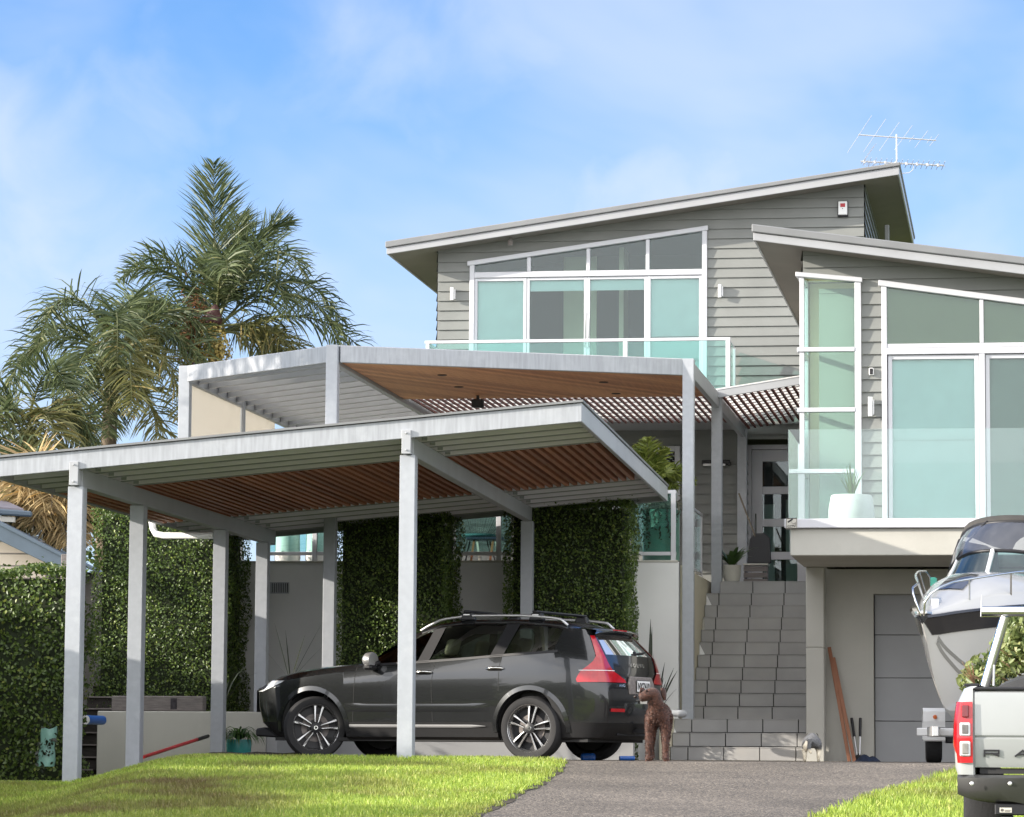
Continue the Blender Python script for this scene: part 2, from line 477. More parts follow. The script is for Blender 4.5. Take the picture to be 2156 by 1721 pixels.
# unseen bright cloud added overhead and behind the camera to fill the shade
dt = N(nt, 'ShaderNodeVectorMath', operation='DOT_PRODUCT'); dt.inputs[1].default_value = (-.15, -.85, .5); L.new(tc.outputs['Generated'], dt.inputs[0])
bk = N(nt, 'ShaderNodeMapRange', interpolation_type='SMOOTHSTEP'); bk.inputs[1].default_value = -.25; bk.inputs[2].default_value = .5; L.new(dt.outputs['Value'], bk.inputs[0])
mb_ = N(nt, 'ShaderNodeMath', operation='MULTIPLY_ADD'); mb_.inputs[1].default_value = BACK_FILL; mb_.inputs[2].default_value = 0; L.new(bk.outputs[0], mb_.inputs[0])
a2 = N(nt, 'ShaderNodeMath', operation='ADD', use_clamp=True); L.new(ad.outputs[0], a2.inputs[0]); L.new(mb_.outputs[0], a2.inputs[1])
cc = N(nt, 'ShaderNodeMix', data_type='RGBA'); cc.inputs[6].default_value = CLOUD_COL; cc.inputs[7].default_value = BACK_FILL_COL; L.new(bk.outputs[0], cc.inputs[0]); L.new(cc.outputs[2], cl.inputs[7])
ad = a2
L.new(ad.outputs[0], cl.inputs[0]); L.new(gain.outputs[2], cl.inputs[6])
L.new(cl.outputs[2], bg.inputs[0]); L.new(bg.outputs[0], outw.inputs[0])
# ------------------------------------------------------------------ ground
CREST = 36.0
def sstep(x, a, b):
    t = np.clip((np.asarray(x, float) - a) / (b - a), 0, 1)
    return t * t * (3 - 2 * t)
def zg(X, Y):
    X = np.asarray(X, float); Y = np.asarray(Y, float)
    d = np.clip(CREST - Y, 0, 37.0)
    slope = 0.055 * (np.sqrt(d * d + 0.35 ** 2) - 0.35)
    left = 0.31 * sstep(-X, 3.35, 4.95) * sstep(Y, 20, 30)
    bumps = 0.012 * np.sin(X * 2.1 + 1.3) * np.sin(Y * 1.3) * (Y < 35.5)
    return -0.06 - slope - left + bumps
def ground_hit(x, y):
    d = ray(x, y); lo = 12.0
    for Y in np.arange(12, 60, .05):
        p = d * (Y / d.y)
        if p.z <= float(zg(p.x, Y)): return p
    return d * (36 / d.y)

def sheet(name, xs_of, ys, nx, off, mat, kind='structure'):
    rows = []
    for Y in ys:
        x0, x1 = xs_of(Y)
        X = np.linspace(x0, x1, nx)
        Z = zg(X, np.full(nx, Y)) + off
        rows.append([(a, Y, c) for a, c in zip(X, Z)])
    mb = MB(); mb.grid(rows)
    o = build(name, mb, mat, smooth=180, fixn=False, base=(0, 36, 0))
    return tag(o, kind=kind)

def lawn_mat():
    m, nt, out = new_mat('turf_soil'); L = nt.links
    bs = N(nt, 'ShaderNodeBsdfPrincipled'); bs.inputs['Roughness'].default_value = .9
    nz = N(nt, 'ShaderNodeTexNoise'); nz.inputs['Scale'].default_value = 9; nz.inputs['Detail'].default_value = 6
    L.new(pos(nt), nz.inputs['Vector'])
    mx = N(nt, 'ShaderNodeMix', data_type='RGBA'); mx.inputs[6].default_value = (.05, .075, .015, 1); mx.inputs[7].default_value = (.13, .15, .04, 1)
    L.new(nz.outputs['Fac'], mx.inputs[0]); L.new(mx.outputs[2], bs.inputs['Base Color']); L.new(bs.outputs[0], out.inputs[0])
    return m

def drive_mat():
    """exposed-aggregate drive: pebbles of several greys and tans"""
    m, nt, out = new_mat('aggregate_drive'); L = nt.links
    bs = N(nt, 'ShaderNodeBsdfPrincipled'); bs.inputs['Roughness'].default_value = .75
    vo = N(nt, 'ShaderNodeTexVoronoi'); vo.inputs['Scale'].default_value = 62
    L.new(pos(nt), vo.inputs['Vector'])
    rp = N(nt, 'ShaderNodeValToRGB'); e = rp.color_ramp.elements
    e[0].color = (.050, .043, .036, 1); e[1].color = (.27, .232, .185, 1); k = rp.color_ramp.elements.new(.5); k.color = (.108, .092, .075, 1)
    k = rp.color_ramp.elements.new(.85); k.color = (.175, .148, .118, 1)
    sp = N(nt, 'ShaderNodeSeparateColor'); L.new(vo.outputs['Color'], sp.inputs[0]); L.new(sp.outputs[0], rp.inputs[0])
    nz = N(nt, 'ShaderNodeTexNoise'); nz.inputs['Scale'].default_value = .7; nz.inputs['Detail'].default_value = 6
    L.new(pos(nt), nz.inputs['Vector'])
    mr = N(nt, 'ShaderNodeMapRange'); mr.inputs[1].default_value = .3; mr.inputs[2].default_value = .7; mr.inputs[3].default_value = .68; mr.inputs[4].default_value = 1.28
    L.new(nz.outputs['Fac'], mr.inputs[0])
    mu = N(nt, 'ShaderNodeMix', data_type='RGBA', blend_type='MULTIPLY'); mu.inputs[0].default_value = 1
    L.new(rp.outputs[0], mu.inputs[6]); L.new(mr.outputs[0], mu.inputs[7])
    L.new(mu.outputs[2], bs.inputs['Base Color'])
    bp = N(nt, 'ShaderNodeBump'); bp.inputs['Strength'].default_value = .55; bp.inputs['Distance'].default_value = .008; bp.invert = True
    L.new(vo.outputs['Distance'], bp.inputs['Height']); L.new(bp.outputs[0], bs.inputs['Normal'])
    L.new(bs.outputs[0], out.inputs[0])
    return m
M['turf'] = lawn_mat(); M['drive'] = drive_mat()
M['street'] = surf('street_asphalt', (.075, .073, .07), .9, .15, 8, bump=.3)

# the terrain: one sheet from behind the camera to the horizon
ys = [-900, -300, -80, -20, 0] + list(np.arange(5, 48, .4)) + [50, 60, 90, 200, 700, 2500]
rows = []
xs = np.concatenate([[-2500, -700, -200, -60, -25, -12], np.arange(-8, 8.01, .4), [12, 25, 60, 200, 700, 2500]])
for Y in ys:
    Z = zg(xs, np.full(len(xs), Y)) - 0.008
    rows.append([(a, Y, c) for a, c in zip(xs, Z)])
mb = MB(); mb.grid(rows)
tag(build('ground', mb, M['turf'], smooth=180, fixn=False, base=(0, 36, 0)), kind='structure')

LPTS = [ground_hit(*q) for q in [(1186, 1604), (1176, 1622), (1125, 1658), (1062, 1690), (1000, 1721)]]
RPTS = [ground_hit(*q) for q in [(2040, 1615), (1960, 1640), (1850, 1672), (1715, 1721)]]
def edge(pts, Y, side):
    p = sorted([(q.y, q.x) for q in pts])
    if Y <= p[0][0]:
        return p[0][1] + (Y - p[0][0]) * side
    return float(np.interp(Y, [k[0] for k in p], [k[1] for k in p]))
def xl(Y): return edge(LPTS, Y, .06)
def xrr(Y): return edge(RPTS, Y, .02)
YL_END = max(q.y for q in LPTS)
def drive_x(Y):
    if Y < YL_END - .15: x0 = xl(Y)
    else: x0 = xl(YL_END) + (-3.6 - xl(YL_END)) * float(sstep(Y, YL_END - .15, YL_END + .75))
    yr = max(q.y for q in RPTS)
    x1 = xrr(Y) if Y < yr else xrr(yr) + 8 * float(sstep(Y, yr, yr + .8))
    return (x0, x1)
sheet('driveway', drive_x, list(np.arange(4, 34, .5)) + list(np.arange(34, 38, .12)) + list(np.arange(38, 58, 1.0)), 40, .004, M['drive'])
mb = MB(); mb.add([(-400, -12, -2.07), (400, -12, -2.07), (400, -2, -2.05), (-400, -2, -2.05)], [(0, 1, 2, 3)])
tag(build('street', mb, M['street'], base=(0, -7, -2.07)), kind='structure')

rows = []                                           # dark strip painting the turf's shadow edge along the drive
for Y in np.arange(24, YL_END - .02, .2):
    x = xl(Y); w_ = .05 + .03 * math.sin(Y * 5.1) * math.sin(Y * 2.3)
    rows.append([(x - .06, Y, float(zg(x, Y)) + .012), (x + w_, Y, float(zg(x, Y)) + .0085)])
mb = MB(); mb.grid(rows); tag(build('lawn_edge_shade', mb, M['soil'], fixn=False), kind='structure')

def blades(name, X, Y, mat, h, w, label, cat='grass'):
    n = len(X); Z = zg(X, Y)
    H = h * NPR.uniform(.55, 1.35, n); A = NPR.uniform(0, 2 * np.pi, n); T = NPR.uniform(0, .75, n) * H
    B = NPR.uniform(0, 2 * np.pi, n); W = w * NPR.uniform(.7, 1.3, n)
    dx, dy = np.cos(A) * W / 2, np.sin(A) * W / 2
    co = np.zeros((n, 5, 3), np.float32)
    co[:, 0] = np.stack([X - dx, Y - dy, Z - .006], 1); co[:, 1] = np.stack([X + dx, Y + dy, Z - .006], 1)
    mx, my = X + np.cos(B) * T * .35, Y + np.sin(B) * T * .35
    co[:, 2] = np.stack([mx + dx * .8, my + dy * .8, Z + H * .6], 1); co[:, 3] = np.stack([mx - dx * .8, my - dy * .8, Z + H * .6], 1)
    co[:, 4] = np.stack([X + np.cos(B) * T, Y + np.sin(B) * T, Z + H], 1)
    me = bpy.data.meshes.new(name)
    me.vertices.add(n * 5); me.vertices.foreach_set('co', co.reshape(-1))
    base = np.arange(n)[:, None] * 5
    quad = base + np.array([[0, 1, 2, 3]]); tri = base + np.array([[3, 2, 4]])
    loops = np.concatenate([quad, tri], 1).reshape(-1)
    me.loops.add(len(loops)); me.loops.foreach_set('vertex_index', loops.astype(np.int32))
    st = (np.arange(n)[:, None] * 7 + np.array([[0, 4]])).reshape(-1)
    me.polygons.add(2 * n); me.polygons.foreach_set('loop_start', st.astype(np.int32))
    me.update(calc_edges=True); me.validate()
    o = mesh_obj(name, me, mat, base=(0, 34, 0))
    return tag(o, label, cat, kind='stuff')

def grass_mat():
    m = leafy('grass_blade', (.20, .31, .04), (.44, .55, .085), (.62, .60, .19), rough=.5, trans=.35)
    nt = m.node_tree; L = nt.links
    ramp = [n for n in nt.nodes if n.type == 'VALTORGB'][0]
    nz = N(nt, 'ShaderNodeTexNoise'); nz.inputs['Scale'].default_value = .9; nz.inputs['Detail'].default_value = 5
    L.new(pos(nt), nz.inputs['Vector'])
    mr = N(nt, 'ShaderNodeMapRange'); mr.inputs[1].default_value = .45; mr.inputs[2].default_value = .66; mr.inputs[4].default_value = .6
    L.new(nz.outputs['Fac'], mr.inputs[0])
    # worn, browner turf low on the left, also darkened to stand in for shade
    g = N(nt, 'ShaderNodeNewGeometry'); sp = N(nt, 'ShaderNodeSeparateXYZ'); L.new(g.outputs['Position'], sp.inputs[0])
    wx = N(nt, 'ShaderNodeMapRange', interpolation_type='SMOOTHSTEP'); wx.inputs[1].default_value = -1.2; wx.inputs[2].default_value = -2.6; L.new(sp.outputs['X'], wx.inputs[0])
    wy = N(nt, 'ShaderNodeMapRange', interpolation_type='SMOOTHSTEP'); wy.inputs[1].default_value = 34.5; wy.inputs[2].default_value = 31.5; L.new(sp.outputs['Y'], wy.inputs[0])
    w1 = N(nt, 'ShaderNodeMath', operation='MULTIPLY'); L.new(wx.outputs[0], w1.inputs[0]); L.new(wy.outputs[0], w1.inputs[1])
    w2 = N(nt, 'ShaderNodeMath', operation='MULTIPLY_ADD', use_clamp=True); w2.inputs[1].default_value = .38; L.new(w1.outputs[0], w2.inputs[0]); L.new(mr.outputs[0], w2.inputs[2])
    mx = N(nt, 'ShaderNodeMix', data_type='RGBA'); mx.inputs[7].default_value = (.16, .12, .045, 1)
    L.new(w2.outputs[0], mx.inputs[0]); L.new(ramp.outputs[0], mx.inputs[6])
    for n in nt.nodes:
        if n.type == 'BSDF_PRINCIPLED': L.new(mx.outputs[2], n.inputs['Base Color'])
        if n.type == 'BSDF_TRANSLUCENT': L.new(mx.outputs[2], n.inputs[0])
    return m
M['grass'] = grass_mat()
def scatter(n, fn, y0, y1, x0, x1):
    Y = NPR.uniform(y0, y1, n); X = NPR.uniform(x0, x1, n)
    k = fn(X, Y); return X[k], Y[k]
vxl = np.vectorize(xl); vxr = np.vectorize(xrr)
jit = lambda Y: .05 * np.sin(Y * 9) + .03 * np.sin(Y * 23)
def in_lawn(X, Y):
    edge_back = np.where(X < -3.0, 37.0, 36.25) - .12 * np.sin(X * 4)
    lim = np.minimum(vxl(Y), 1.2) + jit(Y)
    corner = ((X - .1) ** 2 + (Y - (YL_END - .6)) ** 2 < .5) | (X < .1) | (Y < YL_END - .6)
    return (X < lim) & (Y < edge_back) & corner
X, Y = scatter(210000, in_lawn, 24.0, 37.0, -6.8, 1.3)
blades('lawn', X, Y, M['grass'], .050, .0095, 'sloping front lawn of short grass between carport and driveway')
def in_verge(X, Y): return (X > vxr(Y) + jit(Y)) & (Y < max(q.y for q in RPTS))
X, Y = scatter(60000, in_verge, 24.0, 35.0, 2.0, 6.5)
blades('grass_verge', X, Y, M['grass'], .055, .010, 'short grass verge between driveway and silver pickup bed')
# ------------------------------------------------------------------ the house
H = HF.hit
bU = HF.b_of(1250, 640, 57.8)
bPil = HF.b_of(1715, 1600, 46.5)
bRW = bPil + .06
bDeck = HF.b_of(1700, 1170, 43.9)
bRec = bPil + .5
bGar = bRec + .24
HS_R = Frame(8.7 - 90)      # walls that face +a: (a', b') = (b, -a)
HS_L = Frame(8.7 + 90)      # walls that face -a: (a', b') = (-b, a)
def line_z(p, q):
    return lambda a: p[1] + (q[1] - p[1]) * (a - p[0]) / (q[0] - p[0])

house = thing('house', 'grey weatherboard two storey house with skillion roofs, white framed windows and a garage below', 'house',
              HF.W(H(1700, 1600, bPil)[0], bPil, -.06), HF.rz)

def skillion(name, bF, depth, top, mid, bot, aL, aR):
    """a mono-pitched roof: metal sheet on top, fascia boards on three sides, soffit underneath"""
    zt, zm, zb = line_z(*top), line_z(*mid), line_z(*bot)
    mb = MB(HF)
    mb.prism([(aL - .02, bF - .035, zm(aL - .02)), (aR + .02, bF - .035, zm(aR + .02)), (aR + .02, bF - .035, zt(aR + .02)), (aL - .02, bF - .035, zt(aL - .02))], (0, depth + .04, 0))
    roof = build(name, mb, M['roof'], house, bevel=.012)
    mb = MB(HF)
    mb.prism([(aL, bF, zb(aL)), (aR, bF, zb(aR)), (aR, bF, zm(aR) - .004), (aL, bF, zm(aL) - .004)], (0, .03, 0))
    for a in (aL, aR - .03):
        mb.prism([(a, bF + .032, zb(a)), (a + .03, bF + .032, zb(a + .03)), (a + .03, bF + .032, zm(a + .03) - .004), (a, bF + .032, zm(a) - .004)], (0, depth - .05, 0))
    build('fascia', mb, M['fascia'], roof, bevel=.006)
    mb = MB(HF); x0, x1 = aL + .032, aR - .032
    mb.prism([(x0, bF + .032, zb(x0) + .015), (x1, bF + .032, zb(x1) + .015), (x1, bF + .032, zb(x1) + .05), (x0, bF + .032, zb(x0) + .05)], (0, depth - .06, 0))
    build('soffit', mb, M['soffit'], roof)
    return roof, zb

# upper roof
bF1 = bU - .55
aL1, aR1 = H(814, 520, bF1)[0], H(1893, 350, bF1)[0]
roof1, zb1 = skillion('upper_roof', bF1, 8.2, (H(814, 508.6, bF1), H(1893, 342, bF1)), (H(814, 522, bF1), H(1893, 350, bF1)), (H(814, 535.6, bF1), H(1893, 367.7, bF1)), aL1, aR1)
# right wing roof
bF2 = bRW - .55
aL2 = H(1586, 490, bF2)[0]; aR2 = H(2700, 600, bF2)[0]
roof2, zb2 = skillion('wing_roof', bF2, 10.5, (H(1586, 472.5, bF2), H(2156, 541.5, bF2)), (H(1586, 489, bF2), H(2156, 557.4, bF2)), (H(1586, 506, bF2), H(2156, 577.6, bF2)), aL2, aR2)

# --- upper window opening
w1 = dict(xl=990, xr=1489, yt_l=553, yt_r=477)
tl, tr = H(989, 553, bU), H(1489, 477.5, bU)
zfl = 5.97
win1 = [(tl[0], zfl), (tr[0], zfl), (tr[0], tr[1]), (tl[0], tl[1])]
aUL, aUR = H(922, 620, bU)[0], H(1819, 420, bU)[0]
up_shape = [(aUL, 2.72), (aUR, 2.72), (aUR, zb1(aUR) + .03), (aUL, zb1(aUL) + .03)]
dw = [H(1573, 800, bU), H(1712, 1240, bU)]; dw[0] = (dw[0][0], H(1620, 925, bU)[1])
door_hole = [(dw[0][0], 2.60), (dw[1][0], 2.60), (dw[1][0], dw[0][1]), (dw[0][0], dw[0][1])]
gw = [H(1250, 941, bU), H(1432, 1150, bU)]
gwin = [(gw[0][0], gw[1][1]), (gw[1][0], gw[1][1]), (gw[1][0], gw[0][1]), (gw[0][0], gw[0][1])]
gd = [H(700, 960, bU), H(1130, 1150, bU)]
PB = .172; zB0_ = H(1400, 627.8, bU)[1]; zB0_ -= PB * math.ceil((zB0_ - 2.72) / PB)
mb = MB(HF)
boards(mb, up_shape, [win1, door_hole, gwin], bU, PB, zB0_)
# end walls (facing right and left) and the back
z_hi = zb1(aUR) + .03
fr = MB(HS_R); boards(fr, [(bU, 2.72), (bU + 6.5, 2.72), (bU + 6.5, z_hi), (bU, z_hi)], [], -aUR, PB, zB0_)
n = len(mb.v); mb.v += fr.v; mb.f += [tuple(i + n for i in q) for q in fr.f]
z_lo = zb1(aUL) + .03
fl = MB(HS_L); boards(fl, [(-bU - 6.5, 2.72), (-bU, 2.72), (-bU, z_lo), (-bU - 6.5, z_lo)], [], aUL, PB, zB0_)
n = len(mb.v); mb.v += fl.v; mb.f += [tuple(i + n for i in q) for q in fl.f]
mb.face([(aUL, bU + 6.4, 0), (aUR, bU + 6.4, 0), (aUR, bU + 6.4, z_hi), (aUL, bU + 6.4, z_lo)])
build('upper_wall', mb, M['board'], house, fixn=False)
# corner trims
mb = MB(HF)
mb.box(aUR + .28, aUR + .36, bU + 1.9, bU + 1.98, 5.2, 9.5)
build('downpipe', mb, M['board'], house, bevel=.01)

def room(name, a0, a1, b0, b1, z0, z1, mat, par):
    mb = MB(HF)
    mb.face([(a0, b1, z0), (a1, b1, z0), (a1, b1, z1), (a0, b1, z1)])
    mb.face([(a0, b0, z0), (a0, b1, z0), (a0, b1, z1), (a0, b0, z1)]); mb.face([(a1, b0, z0), (a1, b1, z0), (a1, b1, z1), (a1, b0, z1)])
    mb.face([(a0, b0, z0), (a1, b0, z0), (a1, b1, z0), (a0, b1, z0)]); mb.face([(a0, b0, z1), (a1, b0, z1), (a1, b1, z1), (a0, b1, z1)])
    return build(name, mb, mat, par, fixn=False)

# --- upper window
b = bU
def X(x, y=700): return H(x, y, b)[0]
def Zt(a): return line_z(tl, tr)(a)
ztr0, ztr1 = H(1240, 583, b)[1], H(1240, 571, b)[1]
fm = MB(HF)
bo, bi = b - .075, b + .06
member(fm, (X(994), zfl), (X(994), Zt(X(994))), .085, bo, bi); member(fm, (X(1484), zfl), (X(1484), Zt(X(1484)) - .0), .085, bo, bi)
fm.prism([(tl[0] - .03, bo - .02, tl[1] - .07), (tr[0] + .02, bo - .02, tr[1] - .07), (tr[0] + .02, bo - .02, tr[1] + .01), (tl[0] - .03, bo - .02, tl[1] + .01)], (0, .15, 0))
fm.box(X(999), X(1479), bo + .004, bi - .003, ztr0, ztr1)
fm.box(X(999), X(1479), bo + .004, bi, zfl - .02, zfl + .06)
for x in (1113.7, 1238.7, 1364):
    a = X(x); fm.box(a - .032, a + .032, bo + .008, bi - .006, ztr1 + .002, Zt(a) - .075)
wf = build('balcony_window', fm, M['white'], house, bevel=.006)
sash = MB(HF)
def sash_rect(x0, x1, w=.055, sb=0.0):
    a0, a1 = X(x0), X(x1); zt = ztr0 - .004; z0 = zfl + .06
    for aa in (a0 + w / 2, a1 - w / 2): member(sash, (aa, z0), (aa, zt), w, b - .045 + sb, b + .03 + sb)
    for zz in (z0 + w * .8, zt - w / 2): member(sash, (a0 + w, zz), (a1 - w, zz), w, b - .042 + sb, b + .027 + sb)
sash_rect(999, 1109); sash_rect(1109.5, 1236, .05, .006); sash_rect(1236.5, 1363, .05, .006); sash_rect(1363.5, 1479)
build('sash', sash, M['white'], wf, bevel=.004)
hd = MB(HF)
for x in (1233, 1241):
    a = X(x); zz = H(x, 690, b)[1]
    hd.tube([(a, b - .05, zz + .25), (a, b - .085, zz + .24), (a, b - .085, zz - .34), (a, b - .05, zz - .35)], .012, 6)
build('door_handle', hd, M['chrome'], wf, smooth=60)
gp = MB(HF)
for x0, x1 in ((1003, 1106), (1113, 1232), (1240, 1360), (1367, 1475)):
    gp.box(X(x0), X(x1), b - .006, b + .004, zfl + .1, ztr0 - .03)
for x0, x1 in ((997, 1110), (1117, 1235.5), (1242, 1361), (1367, 1480)):
    a0, a1 = X(x0), X(x1)
    gp.prism([(a0, b - .006, ztr1 - .01), (a1, b - .006, ztr1 - .01), (a1, b - .006, Zt(a1) - .06), (a0, b - .006, Zt(a0) - .06)], (0, .01, 0))
build('pane', gp, M['glass'], wf)
bl = MB(HF)
for x0, x1, y1 in ((1000, 1108, 711), (1114, 1236, 608), (1238, 1362, 608), (1366, 1478, 707)):
    bl.box(X(x0), X(x1), b + .035, b + .039, H(1240, y1, b)[1], ztr0 + .02)
    bl.box(X(x0), X(x1), b + .028, b + .046, H(1240, y1, b)[1] - .03, H(1240, y1, b)[1] - .002)
build('roller_blind', bl, M['blind'], wf)
bl = MB(HF)
for x0, x1 in ((1000, 1108), (1366, 1478)):
    bl.box(X(x0), X(x1), b + .045, b + .049, zfl + .1, H(1240, 712, b)[1])
build('lower_blind', bl, M['blind'], wf)
g = MB(HF); g.box(X(1165), X(1236), b + 1.3, b + 1.36, zfl, tr[1] - .3); g.box(X(1290), X(1300), b + .9, b + 1.6, zfl, tr[1] - .2); build('inner_partition', g, M['room_cream'], wf)
room('bedroom_interior', tl[0], tr[0], b + .12, b + 3.2, zfl, tr[1], M['room'], wf)

# --- ground floor windows behind the pergola
def plain_window(name, rect, b, mulls=1, fw=.09):
    (a0, z0), (a1, z1) = rect
    fm = MB(HF)
    for aa in (a0 + fw / 2, a1 - fw / 2): member(fm, (aa, z0), (aa, z1), fw, b - .06, b + .05)
    for zz in (z0 + fw / 2, z1 - fw / 2): member(fm, (a0 + fw, zz), (a1 - fw, zz), fw, b - .058, b + .048)
    for k in range(mulls):
        aa = a0 + (a1 - a0) * (k + 1) / (mulls + 1); member(fm, (aa, z0 + fw), (aa, z1 - fw), fw * .8, b - .055, b + .045)
    f = build(name, fm, M['white'], house, bevel=.005)
    g = MB(HF); g.box(a0 + fw * .9, a1 - fw * .9, b - .005, b + .005, z0 + fw * .9, z1 - fw * .9); build('pane', g, M['glass'], f)
    room('room_behind', a0, a1, b + .06, b + 2.5, z0, z1, M['dark'], f)
    return f
plain_window('terrace_window', ((gw[0][0], gw[1][1]), (gw[1][0], gw[0][1])), bU, 3)

# --- front door
bD = bU + .32
def D(x, y): return H(x, y, bD)
fm = MB(HF)
lft, rgt = D(1583.4, 1000)[0], D(1697, 1000)[0]; topz = D(1600, 948)[1]; botz = 2.70
ys = [(971.7, 1024.9), (1040.5, 1092.9), (1109.1, 1162.4), (1178.6, 1232)]
pl, pr = D(1605.6, 1000)[0], D(1678.6, 1000)[0]
fm.box(lft, pl, bD - .03, bD + .02, botz, topz); fm.box(pr, rgt, bD - .03, bD + .02, botz, topz)
zz = [topz] + [k for y0, y1 in ys for k in (D(1640, y0)[1], D(1640, y1)[1])] + [botz]
for k in range(0, len(zz), 2):
    if zz[k] - zz[k + 1] > .02: fm.box(pl, pr, bD - .03, bD + .02, zz[k + 1], zz[k])
dr = build('front_door', fm, M['white'], house, bevel=.005)
g = MB(HF); g.box(pl - .01, pr + .01, bD - .008, bD + .002, botz + .02, topz - .1); build('pane', g, M['glass'], dr)
g = MB(HF); g.box(pl, pl + (pr - pl) * .32, bD + .25, bD + .26, botz, D(1640, 1060)[1]); g.box(pl + (pr - pl) * .64, pr, bD + .25, bD + .26, botz, D(1640, 1050)[1])
build('side_curtain', g, M['blind_grey'], dr)  # grey strips standing in for pale reflections in the door panes
g = MB(HF); g.tube([(lft + .07, bD - .07, 3.6), (lft + .07, bD - .07, 4.2)], .015, 6); build('door_handle', g, M['chrome'], dr)
fm = MB(HF)
fm.box(lft - .09, lft - .005, bD - .06, bD + .05, botz, topz + .09); fm.box(lft - .005, rgt + .01, bD - .057, bD + .047, topz + .01, topz + .09)
build('door_frame', fm, M['white'], dr, bevel=.005)
room('hall', lft, rgt, bD + .05, bD + 2.5, botz, topz, M['dark'], dr)
g = MB(HF); boards(g, [(dw[0][0] - .3, 2.6), (dw[1][0] + .8, 2.6), (dw[1][0] + .8, 5.2), (dw[0][0] - .3, 5.2)], [[(lft - .09, 2.5), (rgt + .01, 2.5), (rgt + .01, topz + .09), (lft - .09, topz + .09)]], bD + .02, PB, zB0_)
g2 = MB(HS_R); boards(g2, [(bU + .01, 2.6), (bD, 2.6), (bD, 5.2), (bU + .01, 5.2)], [], -dw[0][0] + .03, PB, zB0_)
k = len(g.v); g.v += g2.v; g.f += [tuple(i + k for i in q) for q in g2.f]
g.box(dw[1][0] + .0, dw[1][0] + .1, bU + .05, bD, 2.6, 5.2)
build('entry_recess', g, M['board'], house, fixn=False)

# --- right wing
aRL = H(1691, 800, bRW)[0]; aRR = H(2600, 800, bRW)[0]
b = bRW
cw_l, cw_r = H(1693, 800, b)[0], H(1814, 800, b)[0]
cwt = (H(1691, 577, b), H(1814, 588, b))
czt = line_z(*cwt)
zdk = 3.0
cwin = [(aRL - .2, zdk), (cw_r, zdk), (cw_r, czt(cw_r)), (aRL - .2, czt(aRL - .2))]
sl_l, sl_r = H(1857, 800, b)[0], H(2480, 800, b)[0]
slt = (H(1857, 593, b), H(2156, 632, b)); szt = line_z(*slt)
swin = [(sl_l, zdk), (sl_r, zdk), (sl_r, szt(sl_r)), (sl_l, szt(sl_l))]
w_shape = [(aRL, zdk - .02), (aRR, zdk - .02), (aRR, zb2(aRR) + .03), (aRL, zb2(aRL) + .03)]
pitch = abs(H(1835, 900, b)[1] - H(1835, 926.5, b)[1])
mb = MB(HF); boards(mb, w_shape, [cwin, swin], b, pitch, zdk - .02)
ret = .95
fl = MB(HS_L); zl = zb2(aRL) + .03
boards(fl, [(-b - 7.5, 2.9), (-b, 2.9), (-b, zl), (-b - 7.5, zl)], [[(-b - ret, zdk), (-b + .2, zdk), (-b + .2, czt(aRL)), (-b - ret, czt(aRL))]], aRL, pitch, 2.9)
n = len(mb.v); mb.v += fl.v; mb.f += [tuple(i + n for i in q) for q in fl.f]
mb.face([(aRL, b + 7.4, 0), (aRR, b + 7.4, 0), (aRR, b + 7.4, zb2(aRR)), (aRL, b + 7.4, zl)])
mb.face([(aRR, b, 0), (aRR, b + 7.4, 0), (aRR, b + 7.4, zb2(aRR)), (aRR, b, zb2(aRR))])
build('wing_wall', mb, M['board'], house, fixn=False)

# corner window: front and left return, four rows
fm = MB(HF)
j0, j1 = H(1800.5, 800, b)[0], H(1814, 800, b)[0]
fm.box(j0, j1, b - .075, b + .05, zdk, czt(j0) - .04)
fm.prism([(aRL - .10, b - .10, czt(aRL - .1) - .055), (cw_r + .02, b - .10, czt(cw_r) - .055), (cw_r + .02, b - .10, czt(cw_r) + .01), (aRL - .10, b - .10, czt(aRL - .1) + .01)], (0, .15, 0))
fm.box(aRL - .045, aRL + .02, b - .06, b + .03, zdk, czt(aRL) - .04)
zrows = [H(1750, y, b)[1] for y in (737, 864, 993)]
for zz in zrows:
    fm.box(aRL - .08, j0, b - .085, b + .03, zz - .03, zz + .03)
    fm.box(aRL - .078, aRL + .02, b + .03, b + ret, zz - .028, zz + .028)
fm.box(aRL - .078, aRL + .02, b + .05, b + ret, czt(aRL) - .06, czt(aRL) - .002); fm.box(aRL - .05, aRL + .02, b + ret - .06, b + ret + .02, zdk, czt(aRL))
fm.box(aRL - .045, j0, b - .05, b + .02, zdk, zdk + .07); fm.box(aRL - .045, aRL + .02, b + .03, b + ret - .06, zdk, zdk + .07)
cf = build('corner_window', fm, M['white'], house, bevel=.006)
g = MB(HF); g.box(aRL + .02, j0 + .01, b - .01, b, zdk + .06, czt(aRL) - .1); g.box(aRL - .02, aRL - .01, b + .03, b + ret - .05, zdk + .06, czt(aRL) - .06)
build('pane', g, M['glass'], cf)
g = MB(HF)
a1 = H(1722, 800, b)[0]
g.box(a1, j1, b + .30, b + .305, zdk, H(1750, 610, b)[1]); g.box(a1, j1, b + .29, b + .315, H(1750, 612, b)[1], H(1750, 602, b)[1])
build('roller_blind', g, surf('roller_blind_dim', (.33, .345, .275), .9, .03, 4), cf)
g = MB(HF); g.box(aRL + .03, j1 + .2, b + ret + .02, b + ret + .06, zdk, czt(aRL)); build('inner_wall', g, M['room_cream'], cf)
g = MB(HF); g.box(aRL, cw_r + .1, b + .05, b + ret, zdk - .03, zdk - .005); g.face([(aRL, b + .05, czt(aRL) + .01), (cw_r, b + .05, czt(aRL) + .01), (cw_r, b + ret, czt(aRL) + .01), (aRL, b + ret, czt(aRL) + .01)]); g.box(j1 + .02, j1 + .05, b + .05, b + ret, zdk, czt(j1))
build('window_recess', g, M['room_cream'], cf)

